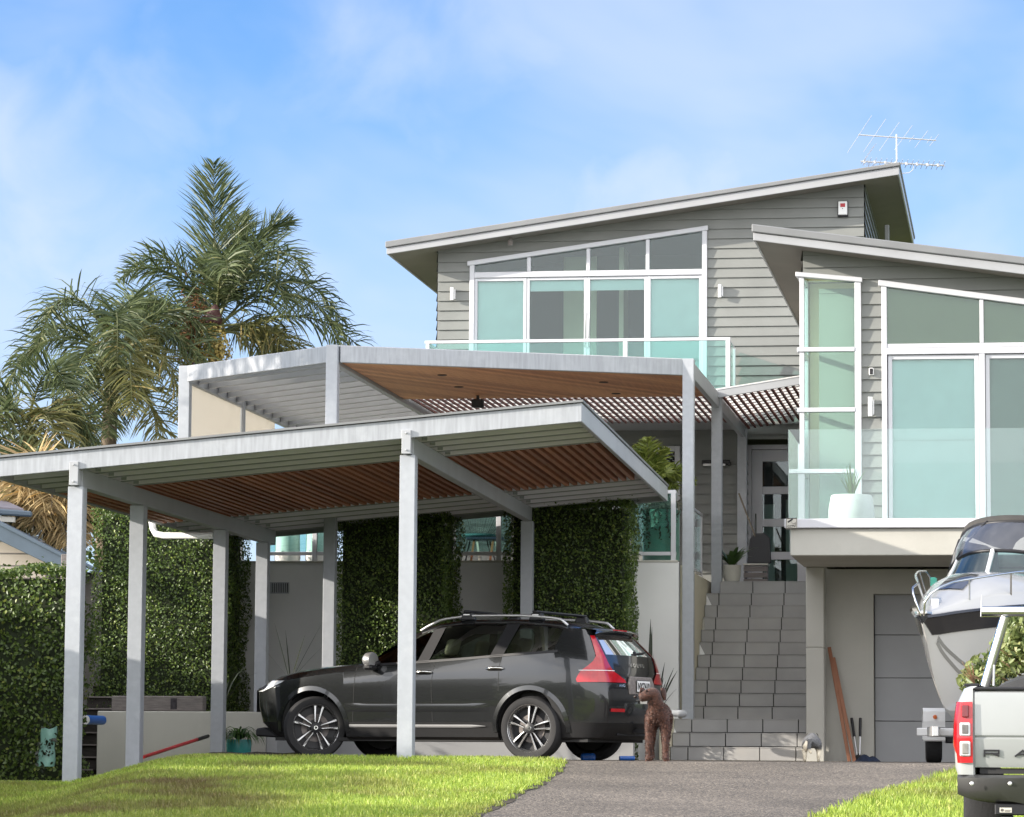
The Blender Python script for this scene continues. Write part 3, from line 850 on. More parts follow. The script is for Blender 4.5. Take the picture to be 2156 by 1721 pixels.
# sliding doors with raked clerestory
fm = MB(HF)
zA0, zA1 = H(1960, 732, b)[1], H(1960, 726, b)[1]
zB0, zB1 = H(1960, 747, b)[1], H(1960, 734, b)[1]
fm.box(sl_l, sl_l + .075, b - .08, b + .05, zdk, szt(sl_l) - .05)
fm.prism([(sl_l - .04, b - .10, szt(sl_l) - .07), (sl_r, b - .10, szt(sl_r) - .07), (sl_r, b - .10, szt(sl_r) + .012), (sl_l - .04, b - .10, szt(sl_l) + .012)], (0, .15, 0))
fm.box(sl_l + .075, sl_r, b - .07, b + .04, zA0 - .01, zA1 + .01); fm.box(sl_l + .075, sl_r, b - .085, b + .045, zB0, zB1)
for x in (2068, 2275):
    a = H(x, 800, b)[0]; fm.box(a - .028, a + .028, b - .068, b + .04, zA1 + .012, szt(a) - .07)
    fm.box(a - .04, a + .04, b - .08, b + .04, zdk, zB0)
fm.box(sl_l + .075, sl_r, b - .068, b + .04, zdk - .01, zdk + .07)
sfm = build('sliding_door', fm, M['white'], house, bevel=.006)
sash = MB(HF)
for x0, x1 in ((1870, 2061), (2075, 2268), (2282, 2475)):
    a0, a1 = H(x0, 800, b)[0], H(x1, 800, b)[0]; wv = .058
    for aa in (a0 + wv / 2, a1 - wv / 2): member(sash, (aa, zdk + .075), (aa, zB0 - .01), wv, b - .045, b + .02)
    for zz in (zdk + .075 + wv / 2, zB0 - .01 - wv / 2): member(sash, (a0 + wv, zz), (a1 - wv, zz), wv, b - .043, b + .018)
build('sash', sash, M['white'], sfm, bevel=.004)
g = MB(HF)
for x0, x1 in ((1872, 2059), (2077, 2266), (2284, 2472)):
    g.box(H(x0, 800, b)[0], H(x1, 800, b)[0], b - .015, b - .005, zdk + .09, zB0 - .03)
ca = [sl_l + .07, H(2064, 700, b)[0], H(2072, 700, b)[0], H(2272, 700, b)[0], H(2280, 700, b)[0], sl_r]
for k in (0, 2, 4):
    a0, a1 = ca[k], ca[k + 1]
    g.prism([(a0, b - .015, zA1), (a1, b - .015, zA1), (a1, b - .015, szt(a1) - .06), (a0, b - .015, szt(a0) - .06)], (0, .01, 0))
build('pane', g, M['glass'], sfm)
g = MB(HF); zh = H(1960, 922, b)[1]
g.box(H(1872, 800, b)[0], H(2062, 800, b)[0], b + .025, b + .029, zh, zB0); g.box(H(1872, 800, b)[0], H(2062, 800, b)[0], b + .018, b + .034, zh - .03, zh - .002)
g.box(H(1872, 800, b)[0], H(2062, 800, b)[0], b + .04, b + .044, zdk + .05, zh)
build('roller_blind', g, M['blind'], sfm)
g = MB(HF); g.box(H(2076, 800, b)[0], sl_r, b + .03, b + .034, zdk, zB0); build('dim_blind', g, M['blind_grey'], sfm)
g = MB(HF)
for k in (0, 2, 4): g.prism([(ca[k], b + .03, zA1), (ca[k + 1], b + .03, zA1), (ca[k + 1], b + .03, szt(ca[k + 1]) - .06), (ca[k], b + .03, szt(ca[k]) - .06)], (0, .004, 0))
build('raked_blind', g, M['blind_olive'], sfm)
room('living_room', sl_l, sl_r, b + .13, b + 2.2, zdk, szt(sl_l), M['room_olive'], sfm)

# --- deck over the garage
dl = H(1664, 1140, bDeck)[0]; dR = H(2600, 1140, bDeck)[0]
zs, zc0, zc1 = H(1700, 1170, bDeck)[1], H(1700, 1112.5, bDeck)[1], H(1700, 1093, bDeck)[1]
mb = MB(HF); mb.box(dl, dR, bDeck, bRW, zs, zc0 - .003)
dk = build('deck_beam', mb, M['render_wall'], house, bevel=.01)
mb = MB(HF); mb.box(H(1652, 1100, bDeck)[0], dR, bDeck - .06, bDeck + .22, zc0, zc1); build('coping', mb, M['white'], dk, bevel=.008)
mb = MB(HF); mb.box(dl + .02, dR, bDeck + .23, bRW - .08, zc0, zc0 + .05); build('deck_floor', mb, M['tile'], dk)
# pillar and garage recess
pL, pR = H(1697, 1400, bPil)[0], H(1735, 1400, bPil)[0]
zj = H(1716, 1364, bPil)[1]
mb = MB(HF); mb.box(pL, pR, bPil, bPil + .4, -.2, zj - .004); mb.box(pL, pR, bPil, bPil + .4, zj + .004, zs - .002); mb.box(pL + .01, pR - .01, bPil + .01, bPil + .39, zj - .01, zj + .01)
build('pillar', mb, M['render_wall'], house, bevel=.01)
gl_, gt = H(1839, 1400, bRec)[0], H(1900, 1250.4, bRec)[1]
mb = MB(HF)
mb.box(pL + .05, gl_, bRec, bRec + .3, -.2, zs - .004); mb.box(gl_, dR, bRec, bRec + .3, gt, zs - .004)
mb.box(pL + .02, pL + .25, bRec + .31, bU + 2, -.2, zdk - .03)
build('garage_wall', mb, M['render_wall'], house)
mb = MB(HF)
zl = [gt, H(1900, 1337.4, bGar)[1], H(1900, 1428, bGar)[1], H(1900, 1519, bGar)[1], -.07]
for k in range(4): mb.box(gl_ + .012, gl_ + 5.0, bGar - .01, bGar + .03, zl[k + 1] + .006, zl[k] - .002 if k else zl[k] + .02)
gdr = build('garage_door', mb, M['garage'], house, bevel=.004)
mb = MB(HF); mb.box(gl_, gl_ + 5.0, bGar + .034, bGar + .06, -.1, gt + .05); build('door_backing', mb, M['dark'], gdr)

# ------------------------------------------------------------------ things fixed to the walls
def sconce(x, y, b, hpx, label):
    a, z = H(x, y, b); h = hpx * 54 / 7000 / 2
    t = thing('wall_light', label, 'wall light', HF.W(a, b, z - h), HF.rz, 'slim cylinder wall lights')
    mb = MB(HF); mb.box(a + .015, a + .05, b - .06, b + .0, z - h * .8, z + h * .8); build('bracket', mb, M['alu'], t, bevel=.004)
    mb = MB(HF); mb.lathe([(.001, -h), (.038, -h), (.038, h), (.001, h)], (a - .005, b - .10, z), 14, caps=False); build('lamp_tube', mb, M['chrome'], t, smooth=40)
sconce(954, 620.6, bU, 29, 'slim steel wall light left of the upper balcony window')
sconce(1517, 614.5, bU, 29, 'slim steel wall light right of the upper balcony window')
sconce(1833.6, 858, bRW, 35, 'slim steel wall light between corner window and sliding door')

a, z = H(1775, 440, bU)
t = thing('alarm_box', 'white alarm siren box with red window high on the upper gable', 'alarm', HF.W(a, bU, z - .13), HF.rz)
mb = MB(HF); mb.box(a - .078, a + .078, bU - .11, bU - .02, z - .118, z + .118); build('case', mb, M['whiteplastic'], t, bevel=.012, seg=2)
mb = MB(HF); mb.box(a - .09, a + .09, bU - .06, bU - .0, z - .15, z + .13); build('back_plate', mb, M['black'], t, bevel=.008)
mb = MB(HF); mb.box(a - .042, a + .042, bU - .116, bU - .105, z + .015, z + .08); build('strobe_lens', mb, M['red'], t, bevel=.003)
mb = MB(HF); mb.lathe([(.001, 0), (.009, 0)], (a - .002, bU - .113, z - .012), 8, 'y'); build('sensor_dot', mb, M['black'], t)

a, z = H(1835, 783.6, bRW)
t = thing('doorbell_camera', 'small black and white camera on the boards beside the sliding door', 'camera', HF.W(a, bRW, z - .05), HF.rz)
mb = MB(HF); mb.box(a - .034, a + .034, bRW - .085, bRW - .02, z - .052, z + .052); build('case', mb, M['whiteplastic'], t, bevel=.014, seg=2)
mb = MB(HF); mb.box(a - .023, a + .025, bRW - .09, bRW - .08, z - .042, z + .042); build('face', mb, M['black'], t, bevel=.004)

a, z = H(1075, 507, bF1 + .3)
t = thing('security_light', 'small sensor spotlight under the upper eave', 'spotlight', HF.W(a, bF1 + .3, z - .1), HF.rz)
mb = MB(HF); mb.tube([(a, bF1 + .3, z + .10), (a, bF1 + .28, z)], .02, 8); mb.lathe([(.02, .06), (.045, .02), (.045, -.05), (.03, -.06)], (a, bF1 + .26, z - .03), 12)
build('spot_head', mb, M['greywood'], t, smooth=40)

a0, z0 = H(1655, 1113, bDeck - .065); a1, z1 = H(1678.5, 1091, bDeck - .065)
t = thing('cctv_sign', 'small square CCTV sign with a camera picture on the deck corner', 'sign', HF.W(a0, bDeck - .07, z0), HF.rz)
mb = MB(HF); mb.box(a0, a1, bDeck - .075, bDeck - .062, z0, z1); build('plate', mb, surf('sign_plate', (.52, .50, .44), .5, .05), t, bevel=.003)
vs, fs = text_mb('CCTV', .042, .002, .001)
mb = MB(HF); mb.add([((a0 + a1) / 2 + v[0], bDeck - .077 - v[2], z0 + .027 + v[1]) for v in vs], fs)
cx, cz = (a0 + a1) / 2, z0 + .095
mb.prism([(cx - .055, bDeck - .079, cz - .005), (cx - .045, bDeck - .079, cz - .022), (cx + .02, bDeck - .079, cz + .02), (cx + .01, bDeck - .079, cz + .04)], (0, .003, 0))
mb.bar((cx - .005, bDeck - .078, cz + .0), (cx + .012, bDeck - .078, cz - .032), .003, .01, (0, 1, 0)); mb.bar((cx + .012, bDeck - .078, cz - .032), (cx + .05, bDeck - .078, cz - .028), .003, .01, (0, 1, 0)); mb.bar((cx + .05, bDeck - .078, cz - .05), (cx + .05, bDeck - .078, cz - .01), .003, .012, (0, 1, 0))
build('lettering', mb, M['black'], t)
mb = MB(HF)
for p, q in (((a0, z0), (a1, z0)), ((a0, z1), (a1, z1))): mb.box(p[0] + .003, q[0] - .003, bDeck - .079, bDeck - .0755, p[1] - .002 + (.004 if p[1] == z0 else -.006), p[1] + .006 + (.0 if p[1] == z0 else -.006))
for aa in (a0 + .003, a1 - .008): mb.box(aa, aa + .005, bDeck - .079, bDeck - .0755, z0 + .009, z1 - .009)
build('border', mb, M['black'], t)

# TV aerials on the roof ridge
bA = bU + .4
def A3(x, y, db=0): a, z = H(x, y, bA + db); return (a, bA + db, z)
t = thing('tv_aerial', 'two tier television aerial on a mast above the upper roof', 'aerial', HF.W(*A3(1888, 352)), HF.rz)
mb = MB(HF); m0, m1 = A3(1888, 352), A3(1887.5, 283); mb.tube([m0, m1], .016, 6)
k0, k1 = A3(1924, 348), A3(1901, 365); mb.tube([k0, A3(1922, 358), A3(1914, 364), k1, A3(1890, 364)], .008, 5)
build('mast', mb, M['alu'], t)
mb = MB(HF); p, q = A3(1807, 284), A3(1971, 296); mb.tube([p, q], .011, 6); build('long_boom', mb, M['alu'], t)
mb = MB(HF); p2, q2 = A3(1812, 340), A3(1988.5, 349); mb.tube([p2, q2], .013, 6); build('short_boom', mb, M['alu'], t)
mb = MB(HF)
def el(x, y, half, w, dz=0):      # one straight rod across a boom, lying level
    c = Vector(A3(x, y)); d = Vector((w, -1, 0)).normalized() * half
    mb.tube([c - d, c + d], .0042, 5)
for x, y, half in ((1809, 284, 1.75), (1841, 286.5, 1.55), (1872, 288.5, 1.35), (1902, 290.5, 1.15), (1940, 293.5, .8), (1967, 295.7, .55), (1957, 294.8, .3), (1920, 292, .3)):
    el(x, y, half, .17)
build('long_rods', mb, surf('white_rod', (.55, .55, .54), .4), t)
mb = MB(HF)
for k in range(16):
    f = k / 15; x = 1820 + f * 166; y = 340.5 + f * 8.3
    c = Vector(A3(x, y)); 
    d = Vector((.25, -1, 0)).normalized() * .14; mb.tube([c - d + Vector((0, 0, .05)), c + d - Vector((0, 0, .05))], .006, 4)
    mb.tube([c - d - Vector((0, 0, .05)), c + d + Vector((0, 0, .05))], .006, 4)
    if k % 2 == 0: mb.box(c.x - .02, c.x + .02, c.y - .02, c.y + .02, c.z - .025, c.z + .025)
build('short_rods', mb, M['alu'], t)
mb = MB(HF)
for s in (-1, 1):
    for i in range(6):
        f = i / 5; x = 1818 + 22 * f; y = 340 - 32 * f if s > 0 else 340 + 12 * f
        c = Vector(A3(x, y)); mb.tube([c + Vector((-.05, .22, 0)), c + Vector((.05, -.22, 0))], .005, 4)
build('reflector', mb, M['alu'], t)
# ------------------------------------------------------------------ stairs
bS = HF.b_of(1560, 1602, 47.0)
RISE, RUN, LAND = .2, .28, 1.72
zS = -.065
def step_b(k): return bS + (k * RUN if k < 3 else 2 * RUN + LAND + (k - 3) * RUN)
aS_R = pL + .12
aS_Lu = H(1472, 1450, step_b(8))[0]                 # left flank of the upper flight
aS_Ll = H(1411, 1590, step_b(0))[0]
j_l = H(1448.2, 1590, step_b(0))[0]                 # a joint line on the lower flight
TW = H(1448.2 + 75.6, 1590, step_b(0))[0] - j_l
j_u = H(1444.5 + .4067 * 0 + 36.9, 1520, step_b(3))[0]
stairs = thing('staircase', 'grey tiled front staircase rising to the white entry door', 'stairs', HF.W(aS_Ll, bS, zS), HF.rz)
tm = MB(HF); gm = MB(HF)
for k in range(14):
    b0 = step_b(k); z0, z1 = zS + k * RISE, zS + (k + 1) * RISE
    depth = (step_b(k + 1) - b0) if k < 13 else 6.4
    aL = aS_Ll if k < 3 else aS_Lu
    if k == 13: aL = H(1515.5, 1235, b0)[0]
    gm.box(aL + .004, aS_R, b0 + .012, b0 + depth + .3, z0 - .3, z1 - .014)
    j0 = (j_l if k < 3 else j_u)
    js = [j0 + i * TW for i in range(-8, 9)]
    cuts = [aL] + [j for j in js if aL + .03 < j < aS_R - .02] + [aS_R]
    for i in range(len(cuts) - 1):
        x0, x1 = cuts[i] + .0065, cuts[i + 1] - .0065
        tm.box(x0, x1, b0, b0 + .012, z0 + .012, z1 - .012)                      # riser tile
        tm.box(x0, x1, b0 - .006, b0 + depth - .004, z1 - .012, z1)              # tread tile
build('tiles', tm, M['tile'], stairs, bevel=.003)
build('base', gm, M['grout'], stairs)
mb = MB(HF)                                         # small pale upstand pieces of the flank skirting
for k in (12, 8):
    b0 = step_b(k); z1 = zS + k * RISE
    a0 = aS_Lu + .003
    mb.prism([(a0, b0 - .015, z1 + .003), (a0 + .085, b0 - .015, z1 + .012), (a0 + .004, b0 - .015, z1 + .17)], (0, .03, 0))
b0 = step_b(2); mb.prism([(aS_Ll - .05, b0 - .03, zS + 2 * RISE - .02), (aS_Ll + .03, b0 - .03, zS + 2 * RISE), (aS_Ll - .04, b0 - .03, zS + 2 * RISE + .15)], (0, .03, 0))
build('skirting_piece', mb, M['whiteplastic'], stairs)

# ------------------------------------------------------------------ terrace
bT = HF.b_of(1400, 1400, 47.75)
zT = H(1390, 1184, bT)[1]
aT_R = aS_Lu - .002
aT_L = H(330, 1400, bT)[0]
terr = thing('terrace_wall', 'plastered retaining wall of the raised terrace behind the parked car', 'wall', HF.W(aT_R - 2, bT, -.06), HF.rz)
zj2 = H(1390, 1386, bT)[1]
mb = MB(HF); mb.box(aT_L, aT_R, bT, bT + .22, -.2, zj2 - .003); mb.box(aT_L, aT_R, bT, bT + .22, zj2 + .003, zT); mb.box(aT_L, aT_R - .01, bT + .006, bT + .21, zj2 - .004, zj2 + .004)
build('front_face', mb, M['render_shade'], terr)
mb = MB(HF); mb.box(aT_R - .2, aT_R - .001, bT + .221, bU, -.2, zT - .02); build('flank_face', mb, M['render_cream'], terr, bevel=.006)
mb = MB(HF); mb.box(aT_L, aT_R - .01, bT - .012, bT + .24, zT, zT + .03); build('capping', mb, M['render_wall'], terr, bevel=.005)
mb = MB(HF); mb.box(aT_L, aT_R - .202, bT + .23, bU - .03, zT - .3, zT - .01); mb.box(aT_L - 8, aT_L, bT + 2.0, bU, -.2, zT - .02); build('terrace_floor', mb, M['tile'], terr)
mb = MB(HF); mb.box(aS_Ll - .16, aS_Ll - .003, bS + .02, bS + 2.2, -.2, zS + 3 * RISE + .02); build('step_kerb', mb, M['render_cream'], terr, bevel=.008)
mb = MB(HF); mb.box(aT_R + .0, aT_R + .03, step_b(10) - .04, step_b(10) + .12, H(1482, 1325, bT + 3)[1] - .2, H(1482, 1325, bT + 3)[1] + .16); build('step_light', mb, M['render_wall'], terr, bevel=.004)
# vent
v0 = H(568.5, 1250, bT); v1 = H(609, 1226, bT)
t = thing('wall_vent', 'small louvred grey vent in the plastered wall', 'vent', HF.W(v0[0], bT, v0[1]), HF.rz)
mb = MB(HF); 
for p, q, r, s in ((v0[0], v1[0], v0[1], v0[1] + .015), (v0[0], v1[0], v1[1] - .015, v1[1]), (v0[0], v0[0] + .015, v0[1] + .016, v1[1] - .016), (v1[0] - .015, v1[0], v0[1] + .016, v1[1] - .016)): mb.box(p, q, bT - .02, bT + .004, r, s)
build('frame', mb, M['steel'], t)
mb = MB(HF)
for i in range(9):
    a = v0[0] + .02 + (v1[0] - v0[0] - .04) * i / 9; mb.box(a, a + .014, bT - .014, bT + .003, v0[1] + .016, v1[1] - .016)
build('slat', mb, M['steel'], t)
mb = MB(HF); mb.box(v0[0] + .01, v1[0] - .01, bT - .004, bT - .001, v0[1] + .01, v1[1] - .01); build('backing', mb, M['dark'], t)

# ------------------------------------------------------------------ glass balustrades
def balustrade(name, label, segs, posts, rail=None, glassmat='glass_bal', base=None, low=None):
    """segs: panels (a0,b0,a1,b1,z0,z1); posts: (a,b,z0,z1); rail: list of (p,q)"""
    t = thing(name, label, 'balustrade', base, HF.rz)
    for (a0, b0, a1, b1, z0, z1) in segs:
        mb = MB(HF); d = Vector((a1 - a0, b1 - b0, 0)).normalized(); nrm = Vector((-d.y, d.x, 0)) * .006
        mb.prism([(a0 - nrm.x, b0 - nrm.y, z0), (a1 - nrm.x, b1 - nrm.y, z0), (a1 - nrm.x, b1 - nrm.y, z1), (a0 - nrm.x, b0 - nrm.y, z1)], (nrm.x * 2, nrm.y * 2, 0))
        build('glass_panel', mb, M[glassmat], t)
    for (a, b, z0, z1, w) in posts:
        mb = MB(HF); mb.box(a - w / 2, a + w / 2, b - w / 2, b + w / 2, z0, z1); build('post', mb, M['white'], t, bevel=.004)
    for (p, q, w, h) in (rail or []):
        mb = MB(HF); mb.bar(p, q, w, h); build('rail', mb, M['white'], t, bevel=.004)
    return t
# upper balcony
bB = bU - 1.5
aB0, aB1 = H(901, 720, bB)[0], H(1533, 720, bB)[0]
zr = H(1240, 717, bB)[1]
balustrade('balcony_balustrade', 'glass balustrade with white top rail across the upper balcony',
           [(aB0 + .03, bB, H(1317, 720, bB)[0] - .03, bB, 6.02, zr - .03), (H(1317, 720, bB)[0] + .03, bB, aB1 - .03, bB, 6.02, zr - .03), (aB1, bB + .04, aB1, bU - .05, 6.02, zr - .03), (aB0, bB + .04, aB0, bU - .05, 6.02, zr - .03)],
           [(aB0, bB, 5.9, zr - .025, .06), (H(1317, 720, bB)[0], bB, 5.9, zr - .025, .075), (aB1, bB, 5.9, zr - .025, .075), (aB1, bU - .35, 5.9, zr - .025, .06)],
           [((aB0 - .05, bB, zr), (aB1 + .04, bB, zr), .06, .05), ((aB1, bB + .03, zr - .002), (aB1, bU - .32, zr - .002), .03, .02), ((aB0, bB + .03, zr - .002), (aB0, bU - .32, zr - .002), .03, .02)],
           base=HF.W((aB0 + aB1) / 2, bB, 5.9))
mb = MB(HF); mb.box(aB0 - .05, aB1 + .05, bB - .05, bU + .1, 5.64, 5.95); build('balcony_slab', mb, M['fascia'], house, bevel=.01)
# deck over the garage: frameless panels
bG = bDeck + .08
a0 = H(1660, 1000, bG)[0]; ztop = H(1800, 903.5, bG)[1]
brk = [a0, H(2300, 1000, bG)[0], H(2620, 1000, bG)[0]]
balustrade('deck_balustrade', 'frameless clear glass balustrade along the deck above the garage',
           [(brk[0], bG, brk[1] - .01, bG, zc1 - .05, ztop), (brk[1] + .01, bG, brk[2], bG, zc1 - .05, ztop), (a0, bG + .012, a0, bRW + .4, zc1 - .05, ztop)], [], None, 'glass_pale', HF.W(a0 + 2, bG, zc1))
# terrace edge: three stretches between the hedges
bR = bT + .10
def terrace_rail(x0, x1, label, postx, ytop, glassm='glass_bal'):
    a0, a1 = H(x0, 1150, bR)[0], H(x1, 1150, bR)[0]; zt = zT + 1.02; zl = H((x0 + x1) / 2, 1166, bR)[1]
    balustrade('terrace_balustrade', label, [(a0, bR, a1, bR, zl + .03, zt - .02)], [(H(px, 1150, bR)[0], bR, zT + .03, zt, .07) for px in postx],
               [((a0, bR, zt), (a1, bR, zt), .06, .05), ((a0, bR, zl), (a1, bR, zl), .045, .05)], glassm, HF.W((a0 + a1) / 2, bR, zT + .03))
terrace_rail(540, 700, 'glass terrace balustrade in front of two white planters', [663], 0)
terrace_rail(960, 1075, 'glass terrace balustrade in front of the outdoor chairs', [1050], 0)
terrace_rail(1330, 1424, 'glass terrace balustrade in front of the green planter', [1418], 0)
# return beside the stairs, on the flank wall
aF = aT_R - .1
zt = zT + 1.0
balustrade('stair_balustrade', 'narrow glass balustrade on the flank wall beside the stairs',
           [(aF, bT + 2.75, aF, bT + 4.35, zT + .1, zt - .03)], [(aF, bT + 2.7, zT - .02, zt, .05), (aF, bT + 4.4, zT - .02, zt, .05)],
           [((aF, bT + 2.65, zt), (aF, bT + 4.45, zt), .05, .04), ((aF, bT + 2.7, zT + .08), (aF, bT + 4.4, zT + .08), .04, .04)], 'glass_bal', HF.W(aF, bT + 3.5, zT - .02))
# ------------------------------------------------------------------ carport
m0 = P(860, 1599, 36.0)
CF = Frame(math.degrees(math.atan((1950 - 1078) / 7000)), (m0.x, m0.y, 0))
Ch = CF.hit
cp = thing('carport', 'grey steel carport with timber slat ceiling over the dark car', 'carport', CF.W(0, 5, -.06), CF.rz)
PW, PD = .165, .20
cA = Ch(163, 1100, 0)[0]; cBm = Ch(860, 1100, 0)[0]
# roof plane from the two front corners of the fascia and the far right corner
fL = Ch(0, 965, -.16); fR = Ch(1225, 848, -.16)
sC = (fR[1] - fL[1]) / (fR[0] - fL[0])
DBK = 11.9
pBk = P(1409, 1019, CF.W(fR[0], DBK, 0).y); zBk = pBk.z
sD = (zBk - fR[1]) / (DBK + .16) * .6
c0 = Ch(-18, 966, -.16)[0]; c1 = fR[0]
FH = .205                                            # depth of the edge channel
def zr_(c, d): return fR[1] + (c - fR[0]) * sC + (d + .16) * sD
def slab(mb, ca, cb, da, db, lo, hi):
    """a piece lying in the tilted roof plane; lo/hi are offsets from the top of the roof"""
    q = [(ca, da), (cb, da), (cb, db), (ca, db)]
    pts = [(c, d, zr_(c, d) + lo) for c, d in q] + [(c, d, zr_(c, d) + hi) for c, d in q]
    mb.add(pts, [(0, 3, 2, 1), (4, 5, 6, 7), (0, 1, 5, 4), (1, 2, 6, 5), (2, 3, 7, 6), (3, 0, 4, 7)])
t_ = .05
mb = MB(CF)
slab(mb, c0, c1, -.16, -.16 + t_, -FH, 0)
build('front_fascia', mb, M['steel'], cp, bevel=.006)
mb = MB(CF); slab(mb, c1 - t_, c1, -.16 + t_ + .002, DBK, -FH, 0); build('side_fascia', mb, M['steel_plain'], cp, bevel=.006)
mb = MB(CF); slab(mb, c0, c0 + t_, -.16 + t_ + .002, DBK, -FH, 0); build('side_fascia', mb, M['steel_plain'], cp, bevel=.006)
mb = MB(CF); slab(mb, c0 + t_ + .002, c1 - t_ - .002, DBK - t_, DBK, -FH, 0); build('rear_fascia', mb, M['steel_plain'], cp, bevel=.006)
mb = MB(CF); slab(mb, c0 - .015, c1 + .015, -.19, DBK + .03, .006, .03); rs = build('roof_sheet', mb, M['roof'], cp)
D1, D2 = 2.42, 7.85
for d in (.55, 1.15, 1.75, 2.35, 8.0, 8.75, 9.5, 10.25, 11.0):
    mb = MB(CF); slab(mb, c0 + t_ + .004, c1 - t_ - .004, d, d + .055, -.185, -.02); pu_ = build('purlin', mb, M['steel_lifted'], cp, bevel=.004)
    mb = MB(CF); slab(mb, c0 + t_ + .006, c1 - t_ - .006, d + .004, d + .07, -.196, -.1865); build('purlin_shade_lip', mb, M['steel_shade'], pu_)  # dark strip painting the shadow line under each purlin
for da, db in ((.62, 1.13), (1.22, 1.73), (1.82, 2.33), (8.07, 8.73), (8.82, 9.48), (9.57, 10.23), (10.32, 10.98)):
    pass
mb = MB(CF)
c = c0 + t_ + .03
while c < c1 - t_ - .06:
    slab(mb, c, c + .052, D1 - .0, D2, -.20, -.10); c += .108
build('slat_ceiling', mb, M['slat'], cp)
mb = MB(CF)
for d in (3.3, 4.4, 5.5, 6.6): slab(mb, c0 + t_ + .01, c1 - t_ - .01, d, d + .06, -.098, -.03)
build('batten', mb, M['slat'], cp)
mb = MB(CF); slab(mb, c0 + t_ + .005, c1 - t_ - .005, D1 - .06, D2 + .1, -.02, .002); build('ceiling_liner', mb, surf('dark_liner', (.05, .035, .03), .8), rs)
mb = MB(CF); slab(mb, c0 + t_ + .005, c1 - t_ - .005, -.1, D1 - .07, -.018, .0); slab(mb, c0 + t_ + .005, c1 - t_ - .005, D2 + .11, DBK - .06, -.018, .0); build('sheet_underside', mb, M['roof'], rs)
# two beams under the purlins and six posts
def dpt(x, y, c):
    """depth along a line c = const seen at pixel column x"""
    lo, hi = -1.0, 14.0
    for _ in range(50):
        m = (lo + hi) / 2
        cc = Ch(x, y, m)[0]
        if (cc < c) == (Ch(x, y, 14)[0] > Ch(x, y, -1)[0]): lo = m
        else: hi = m
    return (lo + hi) / 2
BH = .20
def ztop_post(c, d): return zr_(c, d) - .185 - BH
for c, dl, wb in ((cA, 0, .1), (cBm, 0, .1)):
    mb = MB(CF)
    q = [(c - wb / 2, -.02 + .0), (c + wb / 2, -.02), (c + wb / 2, 11.0), (c - wb / 2, 11.0)]
    pts = [(a, d, zr_(a, d) - .187 - BH) for a, d in q] + [(a, d, zr_(a, d) - .187) for a, d in q]
    mb.add(pts, [(0, 3, 2, 1), (4, 5, 6, 7), (0, 1, 5, 4), (1, 2, 6, 5), (2, 3, 7, 6), (3, 0, 4, 7)])
    bm_ = build('beam', mb, M['steel_plain'], cp, bevel=.005)
    for d in (.55, 1.15, 1.75, 2.35, 8.0, 8.75, 9.5, 10.25):     # a cleat with its bolt where each purlin sits on the beam
        z = zr_(c + .08, d) - .187; mb = MB(CF); mb.box(c + .055, c + .115, d - .012, d - .002, z + .01, z + .1)
        mb.lathe([(.001, -.018), (.014, -.018), (.014, 0), (.001, 0)], (c + .085, d - .012, z + .055), 6, 'y', caps=False)
        build('cleat', mb, M['steel_plain'], bm_)
    mb = MB(CF); zp = zr_(c, -.1) - .187
    mb.box(c - .055, c + .045, -.19, -.03, zp - BH + .01, zp + .07)
    for zz in (zp + .035, zp - BH + .05): mb.lathe([(.001, -.016), (.013, -.016), (.013, 0), (.001, 0)], (c - .005, -.192, zz), 6, 'y', caps=False)
    build('post_plate', mb, M['steel_plain'], bm_, bevel=.004)
d2, d3, d4 = dpt(288, 1300, cA), dpt(463, 1300, cA), dpt(552, 1300, cA)
dR_ = dpt(1110, 1200, cBm)
for i, (c, d) in enumerate(((cA, 0), (cA, d2), (cA, d3), (cA, d4), (cBm, 0), (cBm, dR_))):
    p = CF.W(c, d, 0); zb = float(zg(p.x, p.y)) - .25
    if d == 0: dd0 = -.12
    else: dd0 = d - PD / 2
    mb = MB(CF); mb.box(c - PW / 2, c + PW / 2, dd0, dd0 + PD, zb, ztop_post(c, d) - .002 - (.004 if d else .0))
    mb.box(c + PW / 2 - .001, c + PW / 2 + .004, dd0 + .02, dd0 + PD - .02, zb, ztop_post(c, d) - .02)
    build('post', mb, M['postpaint'], cp, bevel=.006)
# downpipe under the rear left corner
mb = MB(CF)
g0 = P(318, 1088, CF.W(cA, d3, 0).y + .6); g1 = P(322, 1118, g0.y); g2 = P(345, 1128, g0.y - .1); g3 = P(452, 1128, CF.W(cA, d3, 0).y)
mbw = MB(); mbw.tube([g0 + Vector((0, 0, .1)), g0, g1 + Vector((0, 0, .03)), g1 + Vector((.04, -.02, -.04)), g2, g3], .045, 12)
mbw.tube([g2 + Vector((.02, 0, 0)), g2 + Vector((.09, 0, -.001))], .05, 12)
build('downpipe', mbw, M['whiteplastic'], cp, smooth=50)

